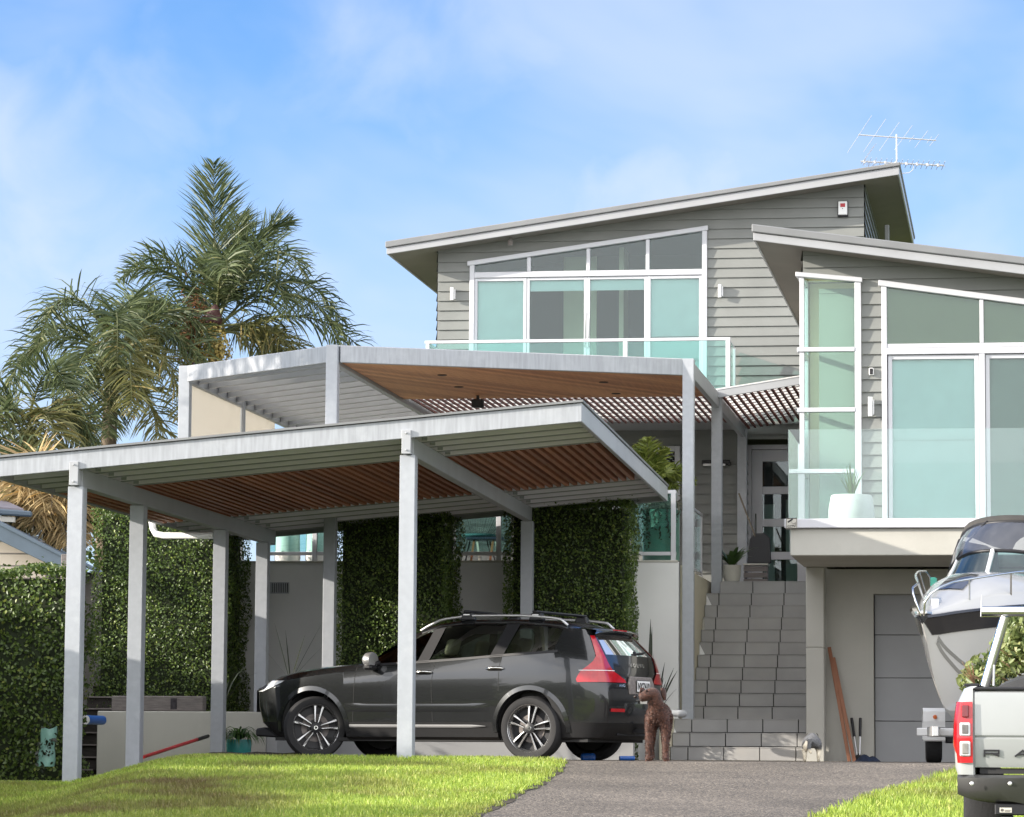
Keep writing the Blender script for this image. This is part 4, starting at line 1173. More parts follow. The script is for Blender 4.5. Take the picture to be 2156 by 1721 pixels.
# ------------------------------------------------------------------ pergola over the terrace
ZP = P(1450, 758, 47.85).z
def atz(x, y, z):
    d = ray(x, y); return d * (z / d.z)
pA, pB, pC = atz(391, 772, ZP), atz(701, 728, ZP), atz(1450, 757, ZP)
A_, B_, C_ = [Vector(HF.L(p)) for p in (pA, pB, pC)]
D_ = Vector((C_.x, C_.y + 4.15, ZP)); E_ = Vector((C_.x, bU - .05, ZP))
pg = thing('pergola', 'grey steel pergola with cedar ceiling and slatted sides over the terrace', 'pergola', HF.W(B_.x + 2, B_.y + 3, zT), HF.rz)
FHp = .235
def beam(p, q, w, hi, lo, name, mat, par=pg, bev=.006, ext=0):
    p = Vector(p); q = Vector(q); d = (q - p).normalized(); p = p - d * ext; q = q + d * ext
    mb = MB(HF); mb.bar((p.x, p.y, ZP - (hi + lo) / 2), (q.x, q.y, ZP - (hi + lo) / 2), w, lo - hi)
    return build(name, mb, mat, par, bevel=bev)
beam(A_, B_, .08, 0, FHp, 'front_fascia', M['steel'], ext=-.1); beam(B_, C_, .08, 0, FHp, 'front_fascia', M['steel'], ext=-.1)
beam(C_, E_, .08, 0, FHp, 'side_fascia', M['steel_plain'], ext=-.1)
A2 = Vector((A_.x, bU + 1.0, ZP)); B2 = Vector((B_.x, bU - .02, ZP))
beam(A_, A2, .08, 0, FHp, 'side_fascia', M['steel_plain'], ext=-.1)
beam(B_, B2, .10, .02, FHp + .02, 'valley_beam', M['steel_plain'], ext=-.1)
def post(p, z0, w=.165, name='post'):
    mb = MB(HF); mb.box(p.x - w / 2, p.x + w / 2, p.y - w / 2, p.y + w / 2, z0, ZP + .004)
    return build(name, mb, M['postpaint'], pg, bevel=.006)
post(A_, -.2); post(B_, -.2); post(C_, zS + 3 * RISE - .03); post(Vector((C_.x, HF.b_of(1508, 1240, 52.3), 0)), 2.2); post(Vector((C_.x, bU - .3, 0)), zT - .1, .16)
post(Vector((A_.x, A_.y + 3.6, 0)), zT - .1, .12)
# ceiling of the right bay: cedar boards, then open slats
yb0 = lambda a: B_.y + (C_.y - B_.y) * (a - B_.x) / (C_.x - B_.x)
mb = MB(HF); a = B_.x + .07; zc = ZP - FHp + .03
cs = math.tan(rad(33))
yCed = HF.b_of(1100, 838, 51.3)
shape = [(B_.x + .06, yb0(B_.x + .06) + .06), (C_.x - .05, yb0(C_.x - .05) + .06), (C_.x - .05, yCed), (B_.x + .06, yCed)]
k = -14.0
while k < 12:
    st = [(k, 40), (k + .178, 40), (k + .178 + cs * 25, 65), (k + cs * 25, 65)]
    st = [(x - cs * 6, y) for x, y in st]
    for p in inside([st], shape):
        mb.prism([(q[0], q[1], zc) for q in p], (0, 0, .018))
    k += .185
cl_ = build('cedar_ceiling', mb, M['cedar'], pg)
mb = MB(HF)
for x, y in ((931, 790), (966, 815), (1271, 805), (1297, 829)):
    q = HF.L(atz(x, y, zc - .004)); mb.lathe([(.07, 0), (.07, .02)], (q[0], q[1], zc - .008), 14)
build('downlight', mb, M['dark'], pg)
ySl = HF.b_of(1100, 898, 55.7); mb = MB(HF); a = B_.x + .1
while a < C_.x - .08:
    mb.box(a, a + .034, yCed + .05, ySl, zc + .03, zc + .06); a += .112
build('open_slats', mb, M['slat_red'], pg)
mb = MB(HF)
for i in range(9):
    y = yCed + .35 + i * .55
    if y < ySl: mb.box(B_.x + .06, C_.x - .05, y, y + .045, zc + .072, zc + .088)
build('batten', mb, M['steel_plain'], pg)
mb = MB(HF); mb.prism([(p.x, p.y, ZP - .01) for p in (A_, B_, C_, Vector((C_.x, bU - .05, 0)), B2, A2)], (0, 0, .02))
build('roof_sheet', mb, opal('opal_sheet', (.85, .84, .82), .7), pg)
mb = MB(HF); mb.prism([(B_.x + .06, yb0(B_.x + .06) + .06, ZP - .06), (C_.x - .05, yb0(C_.x - .05) + .06, ZP - .06), (C_.x - .05, yCed, ZP - .06), (B_.x + .06, yCed, ZP - .06)], (0, 0, .03)); build('ceiling_liner', mb, M['roof'], pg)
# louvre blades in the left bay, parallel to its fascia
dAB = (B_ - A_); nAB = Vector((-dAB.y, dAB.x, 0)).normalized()
shapeL = [(A_.x + .05, A_.y), (B_.x - .05, B_.y + .0), (B_.x - .05, B2.y), (A_.x + .05, B2.y + .9)]
i = 1
mb = MB(HF)
while i < 14:
    o = nAB * (.48 * i); d = dAB.normalized()
    st = [(A_ + o - d * 8), (A_ + o + d * 10), (A_ + o + d * 10 + nAB * .06), (A_ + o - d * 8 + nAB * .06)]
    for p in inside([[(q.x, q.y) for q in st]], shapeL):
        mb.prism([(q[0], q[1], ZP - FHp + .04) for q in p], (0, 0, .16))
    i += 1
build('louvre_blades', mb, M['steel_plain'], pg)
# cream drop screen on the left side
s0 = Vector((A_.x + .0, A_.y + .12, 0)); s1 = Vector((A_.x, A_.y + 3.5, 0))
mb = MB(HF); mb.box(A_.x - .006, A_.x + .006, A_.y + .1, A_.y + 3.53, zT + .9, ZP - FHp - .01); mb.box(A_.x - .006, A_.x + .006, A_.y + 3.68, A_.y + 6.0, zT + .9, ZP - FHp - .01)
build('drop_screen', mb, M['screen'], pg)
q = HF.L(atz(1006, 849, zc - .12))
t = thing('ceiling_speaker', 'small black box speaker hanging under the pergola slats', 'speaker', HF.W(q[0], q[1], q[2] - .08), HF.rz)
mb = MB(HF); mb.box(q[0] - .09, q[0] + .09, q[1] - .08, q[1] + .08, q[2] - .07, q[2] + .06); build('case', mb, M['black'], t, bevel=.015)
mb = MB(HF); mb.box(q[0] - .02, q[0] + .02, q[1] - .02, q[1] + .02, q[2] + .061, zc + .02); build('bracket', mb, M['black'], t)

# ------------------------------------------------------------------ entry canopy
bC = HF.b_of(1508, 830, 52.0)
k0, k1 = H(1508, 821, bC), H(1700, 790, bC)
k2 = H(1508, 838, bC)
cz_ = line_z(k0, k1); chh = k0[1] - k2[1]
en = thing('entry_canopy', 'small rising canopy with dark red slats over the entry stairs', 'canopy', HF.W((k0[0] + k1[0]) / 2, bC, k2[1] - .2), HF.rz)
mb = MB(HF); mb.prism([(k0[0], bC, cz_(k0[0]) - chh), (k1[0] + .2, bC, cz_(k1[0] + .2) - chh), (k1[0] + .2, bC, cz_(k1[0] + .2)), (k0[0], bC, cz_(k0[0]))], (0, .06, 0)); build('front_fascia', mb, M['steel_plain'], en, bevel=.004)
mb = MB(HF); a = k0[0] + .06
while a < k1[0] + .18:
    z = cz_(a) - chh + .03; mb.box(a, a + .036, bC + .07, bU - .05, z + .0, z + .035); a += .110
build('slats', mb, M['slat_red'], en)
mb = MB(HF)
for i in range(16):
    y = bC + .25 + i * .40
    if y < bU - .1: mb.prism([(k0[0], y, cz_(k0[0]) - chh + .095), (k1[0] + .18, y, cz_(k1[0] + .18) - chh + .095), (k1[0] + .18, y, cz_(k1[0] + .18) - chh + .110), (k0[0], y, cz_(k0[0]) - chh + .110)], (0, .04, 0))
build('batten', mb, M['steel_plain'], en)
mb = MB(HF); mb.prism([(k0[0] - .02, bC - .02, cz_(k0[0]) + .004), (k1[0] + .2, bC - .02, cz_(k1[0] + .2) + .004), (k1[0] + .2, bC - .02, cz_(k1[0] + .2) + .014), (k0[0] - .02, bC - .02, cz_(k0[0]) + .014)], (0, bU - .1 - bC, 0)); build('roof_sheet', mb, opal('opal_canopy', (.92, .91, .89), .75), en)
# ------------------------------------------------------------------ foliage
def leaf_mesh(name, C, Nn, size, mat, parent=None, aspect=.55, spread=.9, fold=.25, base=None):
    """C: centres (n,3); Nn: preferred normals (n,3); one folded leaf per point"""
    n = len(C)
    R1 = NPR.normal(0, 1, (n, 3)); Nn = Nn + R1 * spread; Nn /= np.linalg.norm(Nn, axis=1)[:, None] + 1e-9
    T = NPR.normal(0, 1, (n, 3)); T[:, 2] -= .6
    T -= Nn * (T * Nn).sum(1)[:, None]; T /= np.linalg.norm(T, axis=1)[:, None] + 1e-9
    B = np.cross(Nn, T); S = size * NPR.uniform(.65, 1.3, n)[:, None]; Wd = S * aspect / 2
    co = np.zeros((n, 6, 3), np.float32)
    co[:, 0] = C - T * S * .5; co[:, 3] = C + T * S * .5
    up = Nn * S * fold * .35
    co[:, 1] = C - T * S * .12 + B * Wd + up; co[:, 2] = C + T * S * .22 + B * Wd * .8 + up
    co[:, 5] = C - T * S * .12 - B * Wd + up; co[:, 4] = C + T * S * .22 - B * Wd * .8 + up
    return quads(name, co, [[0, 1, 2, 3], [0, 3, 4, 5]], mat, parent, base)

def quads(name, co, pat, mat, parent=None, base=None):
    n, k, _ = co.shape; pat = np.array(pat, np.int32)
    me = bpy.data.meshes.new(name); me.vertices.add(n * k); me.vertices.foreach_set('co', co.astype(np.float32).reshape(-1))
    loops = (np.arange(n)[:, None, None] * k + pat[None]).reshape(-1).astype(np.int32)
    me.loops.add(len(loops)); me.loops.foreach_set('vertex_index', loops)
    m = pat.shape[1]; me.polygons.add(n * len(pat)); me.polygons.foreach_set('loop_start', (np.arange(n * len(pat)) * m).astype(np.int32))
    me.update(calc_edges=True); me.validate()
    return mesh_obj(name, me, mat, parent, base)

M['hedge'] = leafy('hedge_leaf', (.042, .076, .018), (.125, .19, .036), (.26, .31, .07), rough=.38, trans=.25, spec=.45)
M['hedge_light'] = leafy('hedge_leaf_light', (.045, .08, .018), (.12, .18, .035), (.27, .30, .07), rough=.4, trans=.3, spec=.45)
M['palm'] = leafy('palm_leaflet', (.034, .054, .024), (.12, .15, .06), (.34, .34, .17), rough=.46, trans=.3, spec=.35)
M['palm_old'] = leafy('palm_leaflet_old', (.09, .105, .035), (.20, .185, .06), (.36, .27, .11), rough=.45, trans=.28, spec=.45)
M['palm_dead'] = leafy('palm_dead_leaf', (.30, .21, .10), (.52, .40, .20), (.60, .36, .10), rough=.7, trans=.2)
M['rachis'] = surf('palm_rib', (.12, .13, .05), .5, .2, 4)
M['fernleaf'] = leafy('strap_leaf', (.03, .07, .02), (.09, .17, .04), rough=.35, trans=.25)
M['limeleaf'] = leafy('lime_leaf', (.12, .17, .03), (.30, .34, .08), rough=.4, trans=.3)
M['cutleaf'] = leafy('cut_branch_leaf', (.11, .16, .05), (.26, .29, .10), (.45, .43, .22), rough=.4, trans=.25)
M['darkleaf'] = leafy('dark_leaf', (.012, .02, .01), (.03, .04, .018), rough=.4, trans=.15)
M['greyleaf'] = leafy('grey_leaf', (.12, .12, .09), (.26, .25, .19), (.36, .34, .26), rough=.6, trans=.25)

def hedge(name, label, a0, a1, b0, b1, z0, z1, fr=HF, dens=1750, size=.038, wob=.035, mat='hedge', group=None, topfac=1.0):
    t = thing(name, label, 'hedge', fr.W((a0 + a1) / 2, (b0 + b1) / 2, z0), fr.rz, group)
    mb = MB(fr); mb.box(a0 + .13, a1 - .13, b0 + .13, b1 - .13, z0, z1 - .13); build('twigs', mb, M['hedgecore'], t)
    pts = []; nr = []
    def face(n, f, nrm):
        u = NPR.uniform(0, 1, (n, 2)); dpt = np.abs(NPR.normal(0, .065, n))
        P3 = f(u); Nn = np.tile(np.array(nrm, float), (n, 1))
        w = wob * (np.sin(P3[:, 0] * 5.1 + P3[:, 2] * 3.3) * .6 + np.sin(P3[:, 0] * 2.3 - P3[:, 2] * 6.1 + P3[:, 1] * 4) * .6 + np.sin(P3[:, 2] * 13 + P3[:, 1] * 9) * .3)
        pts.append(P3 + Nn * (w - dpt)[:, None]); nr.append(Nn)
    da, db, dz = a1 - a0, b1 - b0, z1 - z0
    face(int(dens * da * dz), lambda u: np.stack([a0 + u[:, 0] * da, np.full(len(u), b0), z0 + u[:, 1] * dz], 1), (0, -1, 0))
    face(int(dens * db * dz), lambda u: np.stack([np.full(len(u), a1), b0 + u[:, 0] * db, z0 + u[:, 1] * dz], 1), (1, 0, 0))
    face(int(dens * .5 * db * dz), lambda u: np.stack([np.full(len(u), a0), b0 + u[:, 0] * db, z0 + u[:, 1] * dz], 1), (-1, 0, 0))
    face(int(dens * topfac * da * db), lambda u: np.stack([a0 + u[:, 0] * da, b0 + u[:, 1] * db, np.full(len(u), z1)], 1), (0, 0, 1))
    Cc = np.concatenate(pts); Nn = np.concatenate(nr)
    # stray shoots
    n = int(40 * da * dz) + 30
    S = np.stack([NPR.uniform(a0 - .03, a1 + .06, n), NPR.uniform(b0 - .05, b1, n), z1 + np.abs(NPR.normal(0, .05, n))], 1)
    Cc = np.concatenate([Cc, S]); Nn = np.concatenate([Nn, np.tile([[0, -.3, 1.0]], (n, 1))])
    e1 = np.array(fr.e1); e2 = np.array(fr.e2); o = np.array(fr.o)
    Wp = o + Cc[:, :1] * e1 + Cc[:, 1:2] * e2; Wp[:, 2] += Cc[:, 2]
    Wn = Nn[:, :1] * e1 + Nn[:, 1:2] * e2; Wn[:, 2] += Nn[:, 2]
    leaf_mesh('foliage', Wp, Wn, size, M[mat], t, aspect=.6, spread=.65)
    return t
bH1 = bT - 1.5
zpl = H(300, 1497, HF.b_of(300, 1500, 45.6))[1]
def hx(x, b, y=1300): return H(x, y, b)[0]
hedge('hedge', 'tall clipped hedge on the planter behind the left carport posts', hx(190, bH1), hx(477, bH1), bH1, bT - .02, .45, H(300, 1068, bH1)[1], group='clipped hedges against the terrace')
bH2 = bT - 1.5
hedge('hedge', 'tall clipped hedge directly behind the front of the dark car', hx(697, bH2), hx(938, bH2), bH2, bT - .02, -.1, H(800, 1082, bH2)[1], group='clipped hedges against the terrace')
bH3 = bT - 1.12
hedge('hedge', 'clipped hedge behind the rear of the car with a bright green right edge', hx(1058, bH3), hx(1326, bH3), bH3, bT - .02, -.1, H(1200, 1052, bH3)[1], mat='hedge', group='clipped hedges against the terrace')
bH4 = HF.b_of(100, 1400, 41.5)
a4 = hx(152, bH4)
hedge('boundary_hedge', 'loose leafy boundary hedge at the far left beside the path', a4 - 4.6, a4, bH4, bH4 + .85, -.35, H(100, 1196, bH4)[1], dens=1150, size=.052, wob=.08, mat='hedge_light')

# ------------------------------------------------------------------ palms
def frond(parent, base, d0, length, droop, nleaf=64, ll=.62, mat='palm', twist=0.0, name='frond', leafdroop=.24, plume=False):
    """arching rib with two ranks of hanging leaflets"""
    base = Vector(base); d = Vector(d0).normalized(); side = d.cross(Vector((0, 0, 1)))
    side = side.normalized() if side.length > .05 else Vector((1, 0, 0))
    pts = [base]; dirs = [d.copy()]; n = 22; step = length / n
    for i in range(n):
        d = (d + Vector((0, 0, -droop * (i + 2) / n * .09))).normalized()
        pts.append(pts[-1] + d * step); dirs.append(d.copy())
    mb = MB(); mb.tube(pts, [.028 * (1 - .88 * i / n) for i in range(n + 1)], 5)
    o = build(name, mb, M['rachis'] if mat != 'palm_dead' else M['greywood'], parent, smooth=60)
    co = []
    for i in range(nleaf):
        f = .16 + .84 * i / nleaf; x = f * n; k = min(int(x), n - 1); fr_ = x - k
        p = pts[k].lerp(pts[k + 1], fr_); dd = dirs[k]
        s_ = (dd.cross(Vector((0, 0, 1)))); s_ = s_.normalized() if s_.length > .08 else side
        u = s_.cross(dd).normalized()
        env = (math.sin(math.pi * min(1, .12 + f * .90)) ** .55)
        for sgn in (-1, 1):
            for rep in range(2):
                L_ = ll * env * RND.uniform(.75, 1.12)
                el = RND.uniform(-1.0, .95); fwd = RND.uniform(.35, .9) if not plume else RND.uniform(.8, 1.5)
                dv = (s_ * sgn * RND.uniform(.7, 1.1) + dd * fwd + u * el).normalized()
                w = .0125 * RND.uniform(.8, 1.4)
                a = p; m_ = p + dv * L_ * .45; d2 = (dv + Vector((0, 0, -leafdroop * RND.uniform(.6, 1.3)))).normalized(); m2 = m_ + d2 * L_ * .3
                d3 = (d2 + Vector((0, 0, -leafdroop * RND.uniform(.9, 1.8)))).normalized(); e = m2 + d3 * L_ * .28
                wv = dv.cross(Vector((RND.uniform(-1, 1), RND.uniform(-1, 1), RND.uniform(-.4, 1)))).normalized() * w
                co.append([a - wv * .6, a + wv * .6, m_ + wv, m_ - wv, m2 + wv * .8, m2 - wv * .8, e, e + Vector((.002, 0, 0))])
    co = np.array([[tuple(v) for v in q] for q in co], np.float32)
    quads('leaflets', co, [[0, 1, 2, 3], [3, 2, 4, 5], [5, 4, 6, 7]], M[mat], o)
    return o

def palm(label, crown, Yd, trunk_px, fronds, zbase=0.0, extras=None):
    c = P(crown[0], crown[1], Yd)
    t = thing('palm_tree', label, 'palm tree', (c.x + trunk_px, Yd, zbase), 0, 'palm trees behind the pergola')
    mb = MB(); path = []; 
    for i in range(12):
        f = i / 11; path.append((c.x + trunk_px * (1 - f), Yd, zbase + (c.z - .2 - zbase) * f))
    mb.tube(path, [.17 - .04 * i / 11 for i in range(12)], 12); build('trunk', mb, M['bark'], t, smooth=60)
    for (dx, dz, dy, ln, dr, mt) in fronds:
        b = c + Vector((dx * .08, dy * .08, RND.uniform(-.15, .12)))
        up = dz > .98
        frond(t, b, (dx, dy, dz), ln, dr, 84 if up else 50, .95 if up else .76, mt, leafdroop=.10 if up else RND.uniform(.12, .38), plume=up)
    if extras: extras(t, c)
    return t
PLUME = []
def queen_extras(t, c):
    # brown spathe, old boots and the hanging cluster of yellow fruit
    mb = MB(); s0 = c + Vector((.06, -1.1, -.20))
    for k, (dx, dz) in enumerate(((.10, .62), (-.12, .45), (.22, .40))):
        pth = [s0 + Vector((dx * f * .6, -.1 * f, dz * (f - .25 * f * f))) for f in (0, .3, .6, .85, 1)]
        mb.tube(pth, [.05, .10, .11, .07, .015], 8)
    build('spathe', mb, surf('brown_spathe', (.045, .014, .011), .6, .3, 6), t, smooth=60)
    f0 = P(449, 730, c.y - 1.25); n = 1500
    U = NPR.normal(0, 1, (n, 3)); U /= np.linalg.norm(U, axis=1)[:, None]; rr = NPR.uniform(0, 1, n) ** .4
    Cc = np.array(f0) + U * rr[:, None] * np.array([.36, .3, .44]); Cc[:, 2] -= .12 * (U[:, 0] ** 2)
    mbf = MB(); 
    leaf_mesh('fruit_cluster', Cc, U, .05, leafy('palm_fruit', (.20, .15, .03), (.42, .32, .09), rough=.5, trans=.1), t, aspect=.9, spread=.4)
    g0 = P(408, 715, c.y - 1.0); n = 1100; rr = NPR.uniform(0, 1, n)
    U = NPR.normal(0, 1, (n, 3)); Cc = np.array(g0) + U * np.array([.11, .1, .34])
    leaf_mesh('dry_fibre', Cc, U, .16, leafy('brown_fibre', (.10, .04, .015), (.24, .11, .04), rough=.8, trans=.1), t, aspect=.15, spread=.5)
Y1 = 60.0
palm('tall queen palm with hanging yellow fruit behind the pergola corner', (452, 690), Y1, .3, [
    (-.02, 1.0, .0, 3.15, .12, 'palm'), (.10, 1.0, .25, 2.5, .9, 'palm'), (.28, 1.0, .1, 2.7, 1.5, 'palm'), (.45, .95, -.4, 3.0, 2.3, 'palm'), (.75, .62, -.2, 3.1, 2.6, 'palm'), (1.0, .50, .1, 4.0, 2.5, 'palm'),
    (.95, .12, -.4, 2.6, 2.4, 'palm_old'), (.75, .1, .5, 2.4, 2.2, 'palm_old'), (-.5, .85, .0, 2.3, 2.0, 'palm'), (-.8, .62, .2, 3.0, 2.3, 'palm'), (-1.0, .35, -.1, 3.0, 2.6, 'palm'),
    (-.75, .3, -.25, 2.5, 3.2, 'palm_old'), (.35, .75, -.35, 2.9, 3.4, 'palm'), (-.2, .7, .8, 2.6, 2.0, 'palm'), (.5, .4, .8, 2.8, 2.4, 'palm'), (-.9, -.05, .3, 2.4, 2.2, 'palm_old'), (.1, .9, -.5, 2.7, 2.2, 'palm'),
    (-.75, -.05, .1, 2.3, 2.4, 'palm_old'), (.85, -.05, -.1, 2.1, 2.2, 'palm_old'), (.6, .85, .15, 3.3, 3.0, 'palm'), (-.3, .95, .1, 2.7, 2.6, 'palm')], extras=queen_extras)
palm('spreading queen palm with drooping fronds left of the tallest palm', (238, 730), 58.0, -.2, [
    (-1.0, .45, -.1, 2.5, 2.9, 'palm'), (-.75, .7, .2, 2.3, 2.9, 'palm'), (-.35, .8, -.4, 2.4, 3.4, 'palm'), (.1, .7, -.6, 2.5, 3.8, 'palm'), (.5, .75, .1, 2.4, 3.0, 'palm'),
    (.9, .45, -.2, 2.4, 3.0, 'palm'), (.3, .3, -.9, 2.6, 3.6, 'palm_old'), (-.3, .2, -.9, 2.5, 3.4, 'palm'), (.8, .0, -.5, 2.4, 3.0, 'palm_old'), (.05, -.2, -.6, 2.2, 2.4, 'palm'), (-.15, -.3, -.4, 2.3, 1.5, 'palm_old'), (.35, -.35, -.3, 2.2, 1.2, 'palm_old'), (.15, .9, .3, 1.9, 2.4, 'palm')])
palm('low palm with drooping fronds at the left edge above the carport roof', (60, 880), 55.0, 0, [
    (-1.0, .5, 0, 2.0, 2.8, 'palm'), (-.6, .8, .2, 1.8, 3.2, 'palm'), (.2, .85, -.2, 1.6, 3.4, 'palm'), (.8, .55, 0, 1.5, 3.4, 'palm'), (.5, .3, -.8, 1.6, 3.2, 'palm_old'), (-.4, .3, -.8, 1.8, 3.0, 'palm'), (-.9, 0, -.3, 1.7, 2.4, 'palm'), (.9, .1, .3, 1.3, 2.4, 'palm_old'), (0, -.2, -.7, 1.5, 1.6, 'palm_old')], )
palm('shorter palm with a skirt of dead orange fronds beside the left hedge', (112, 1000), 50.5, 0, [
    (-.35, .3, -.5, 1.1, 3.8, 'palm_dead'), (.1, .2, -.8, 1.2, 3.6, 'palm_dead'), (.45, .2, -.4, 1.2, 3.6, 'palm_dead'), (-.15, -.3, -.5, 1.2, 2.0, 'palm_dead'), (.25, -.5, -.4, 1.25, 2.0, 'palm_dead'), (.55, -.2, 0, 1.2, 2.8, 'palm_old'), (-.5, -.2, -.2, 1.1, 3.0, 'palm_old'), (.9, .5, .1, 1.5, 3.2, 'palm'), (-.7, .7, .3, 1.5, 3.2, 'palm')])

palm('single tall palm standing by the hedge well left of the lawn', (1078 - 10.9 / 45.6 * 7000, 290), 45.6, 0, [
    (math.cos(a), .25 + .5 * ((k * 7) % 5) / 4, math.sin(a), 2.7, 2.2, 'palm') for k, a in enumerate(np.linspace(0, 6.1, 16))])

def bush(name, label, c, r, n, size, mat, cat='shrub', stems=6, zfloor=None, group=None, aspect=.5):
    c = Vector(c); zf = zfloor if zfloor is not None else c.z - r[2]
    t = thing(name, label, cat, (c.x, c.y, zf), 0, group)
    mb = MB()
    for k in range(stems):
        a = RND.uniform(0, 6.28); q = c + Vector((math.cos(a) * r[0] * .6, math.sin(a) * r[1] * .6, RND.uniform(-.2, .7) * r[2]))
        mb.tube([(c.x + RND.uniform(-.1, .1) * r[0], c.y, zf), ((c.x + q.x) / 2, (c.y + q.y) / 2, (zf + q.z) / 2 + .03), tuple(q)], [.02, .014, .006], 5)
    build('stems', mb, M['bark'], t)
    U = NPR.normal(0, 1, (n, 3)); U /= np.linalg.norm(U, axis=1)[:, None]; rr = NPR.uniform(.25, 1, n) ** .5
    K = NPR.normal(0, 1, (14, 3)); K /= np.linalg.norm(K, axis=1)[:, None]
    lump = (np.clip((U @ K.T), 0, 1) ** 6).max(1); rr = rr * (.72 + .42 * lump)
    leaf_mesh('foliage', np.array(c) + U * rr[:, None] * np.array(r), U, size, M[mat], t, aspect=aspect, spread=1.0)
    return t
hedge('boundary_hedge', 'boundary hedge running along the left side of the lawn', -8.6, -7.6, 32.8, 50.0, -.5, 2.15, WORLD, dens=90, size=.16, wob=.14, mat='hedge_light')
for i, (x_, y_, h_, r_) in enumerate(((-7.3, 24.2, 1.9, .95), (-7.1, 26.1, 2.25, .95), (-7.3, 28.0, 2.0, 1.0), (-7.0, 29.9, 2.2, .95), (-7.2, 31.7, 2.0, 1.0))):  # unseen shrubs, added to cast shade across the lawn
    bush('shade_shrub', ['low rounded shrub', 'rounded shrub', 'taller shrub', 'small rounded shrub', 'tallest shrub'][i] + ' out of view left of the lawn, added to shade it', (x_, y_, float(zg(x_, y_)) + h_ * .5), (r_, 1.35, h_ * .62), 4200, .14, 'hedge_light', zfloor=float(zg(x_, y_)), group='unseen shrubs added to shade the lawn')
q = P(165, 1150, 56); bush('shrub', 'dark green shrub between the neighbouring roof and the clipped hedge', (q.x, 56, 1.6), (1.3, .9, 2.2), 3500, .13, 'hedge', zfloor=-.3)
q = P(60, 1100, 54); bush('shrub', 'pale grey leaved tree behind the neighbouring roof at far left', (q.x - .3, 54, q.z - .3), (1.5, .9, 1.1), 5200, .11, 'greyleaf', zfloor=0)

# strap-leaved plants
def straps(name, label, c, n, ln, w, mat, spread=.9, droop=.9, pot=None, cat='plant', rise=1.0):
    c = Vector(c); t = thing(name, label, cat, tuple(c - Vector((0, 0, pot[1] if pot else 0))), 0)
    co = []
    for i in range(n):
        a = RND.uniform(0, 6.283); L_ = ln * RND.uniform(.6, 1.15)
        d = Vector((math.cos(a) * spread * RND.uniform(.25, 1), math.sin(a) * spread * RND.uniform(.25, 1), rise)).normalized()
        p = c + Vector((math.cos(a) * .03, math.sin(a) * .03, 0)); s_ = Vector((-math.sin(a), math.cos(a), 0)) * w / 2
        pts = [p]
        for k in range(5):
            d = (d + Vector((0, 0, -droop * .12 * (k + 1)))).normalized(); pts.append(pts[-1] + d * L_ / 5)
        ws = [.6, 1, 1, .8, .5, .05]
        co.append([v for k in range(6) for v in (pts[k] - s_ * ws[k], pts[k] + s_ * ws[k])])
    co = np.array([[tuple(v) for v in q] for q in co], np.float32)
    quads('leaves', co, [[0, 1, 3, 2], [2, 3, 5, 4], [4, 5, 7, 6], [6, 7, 9, 8], [8, 9, 11, 10]], M[mat], t)
    if pot:
        r, h, m_, prof = pot
        mb = MB(); mb.lathe([(r * .02, 0)] + [(r * k, h * f) for k, f in prof] + [(r * prof[-1][0] * .88, h), (r * prof[-1][0] * .86, h * .9), (.01, h * .9)], tuple(c - Vector((0, 0, h))), 28, caps=False)
        build('pot', mb, M[m_], t, smooth=35)
    return t
# ------------------------------------------------------------------ the dark grey car
def pchip(xs, ys, x):
    xs = np.asarray(xs, float); ys = np.asarray(ys, float); x = np.asarray(x, float)
    if xs[0] > xs[-1]: xs, ys = xs[::-1], ys[::-1]
    h = np.diff(xs); d = np.diff(ys) / h; m = np.zeros_like(ys)
    for i in range(1, len(xs) - 1):
        if d[i - 1] * d[i] > 0:
            w1, w2 = 2 * h[i] + h[i - 1], h[i] + 2 * h[i - 1]; m[i] = (w1 + w2) / (w1 / d[i - 1] + w2 / d[i])
    m[0], m[-1] = d[0], d[-1]
    x = np.clip(x, xs[0], xs[-1]); k = np.clip(np.searchsorted(xs, x) - 1, 0, len(h) - 1)
    t = (x - xs[k]) / h[k]
    return (2 * t**3 - 3 * t**2 + 1) * ys[k] + (t**3 - 2 * t**2 + t) * h[k] * m[k] + (-2 * t**3 + 3 * t**2) * ys[k + 1] + (t**3 - t**2) * h[k] * m[k + 1]

def paint(name, col, metal=.4, rough=.35):
    m = surf(name, col, rough, .05, 2, metal=metal, coat=1.0, spec=.5); return m
M['carpaint'] = paint('dark_grey_car_paint', (.030, .032, .034), .6, .24)
M['carglass'] = glass('tinted_car_glass', (.40, .46, .42), 1.1)
M['cladding'] = surf('black_cladding', (.016, .016, .017), .5, .1)
M['lampred'] = surf('red_lamp_lens', (.40, .006, .012), .12, .15, 12, coat=1.0)
M['lampclear'] = surf('clear_lamp_lens', (.55, .56, .57), .08, .2, 14, coat=1.0, spec=.8)
M['rimsilver'] = surf('diamond_cut_rim', (.50, .50, .50), .25, .03, metal=.9)

CXF, CXR, WR = 1.43, -1.435, .372
cmid = P(887.5, 1602.6, 38.95)
Kf = Frame(-154); fw, lf = Kf.e1, Kf.e2
co_ = Vector((cmid.x, cmid.y, -.066)) - lf * .84
Kf.o = co_
car = thing('parked_car', 'dark grey estate SUV with roof bars parked under the carport, front wheels turned', 'car', co_, Kf.rz)

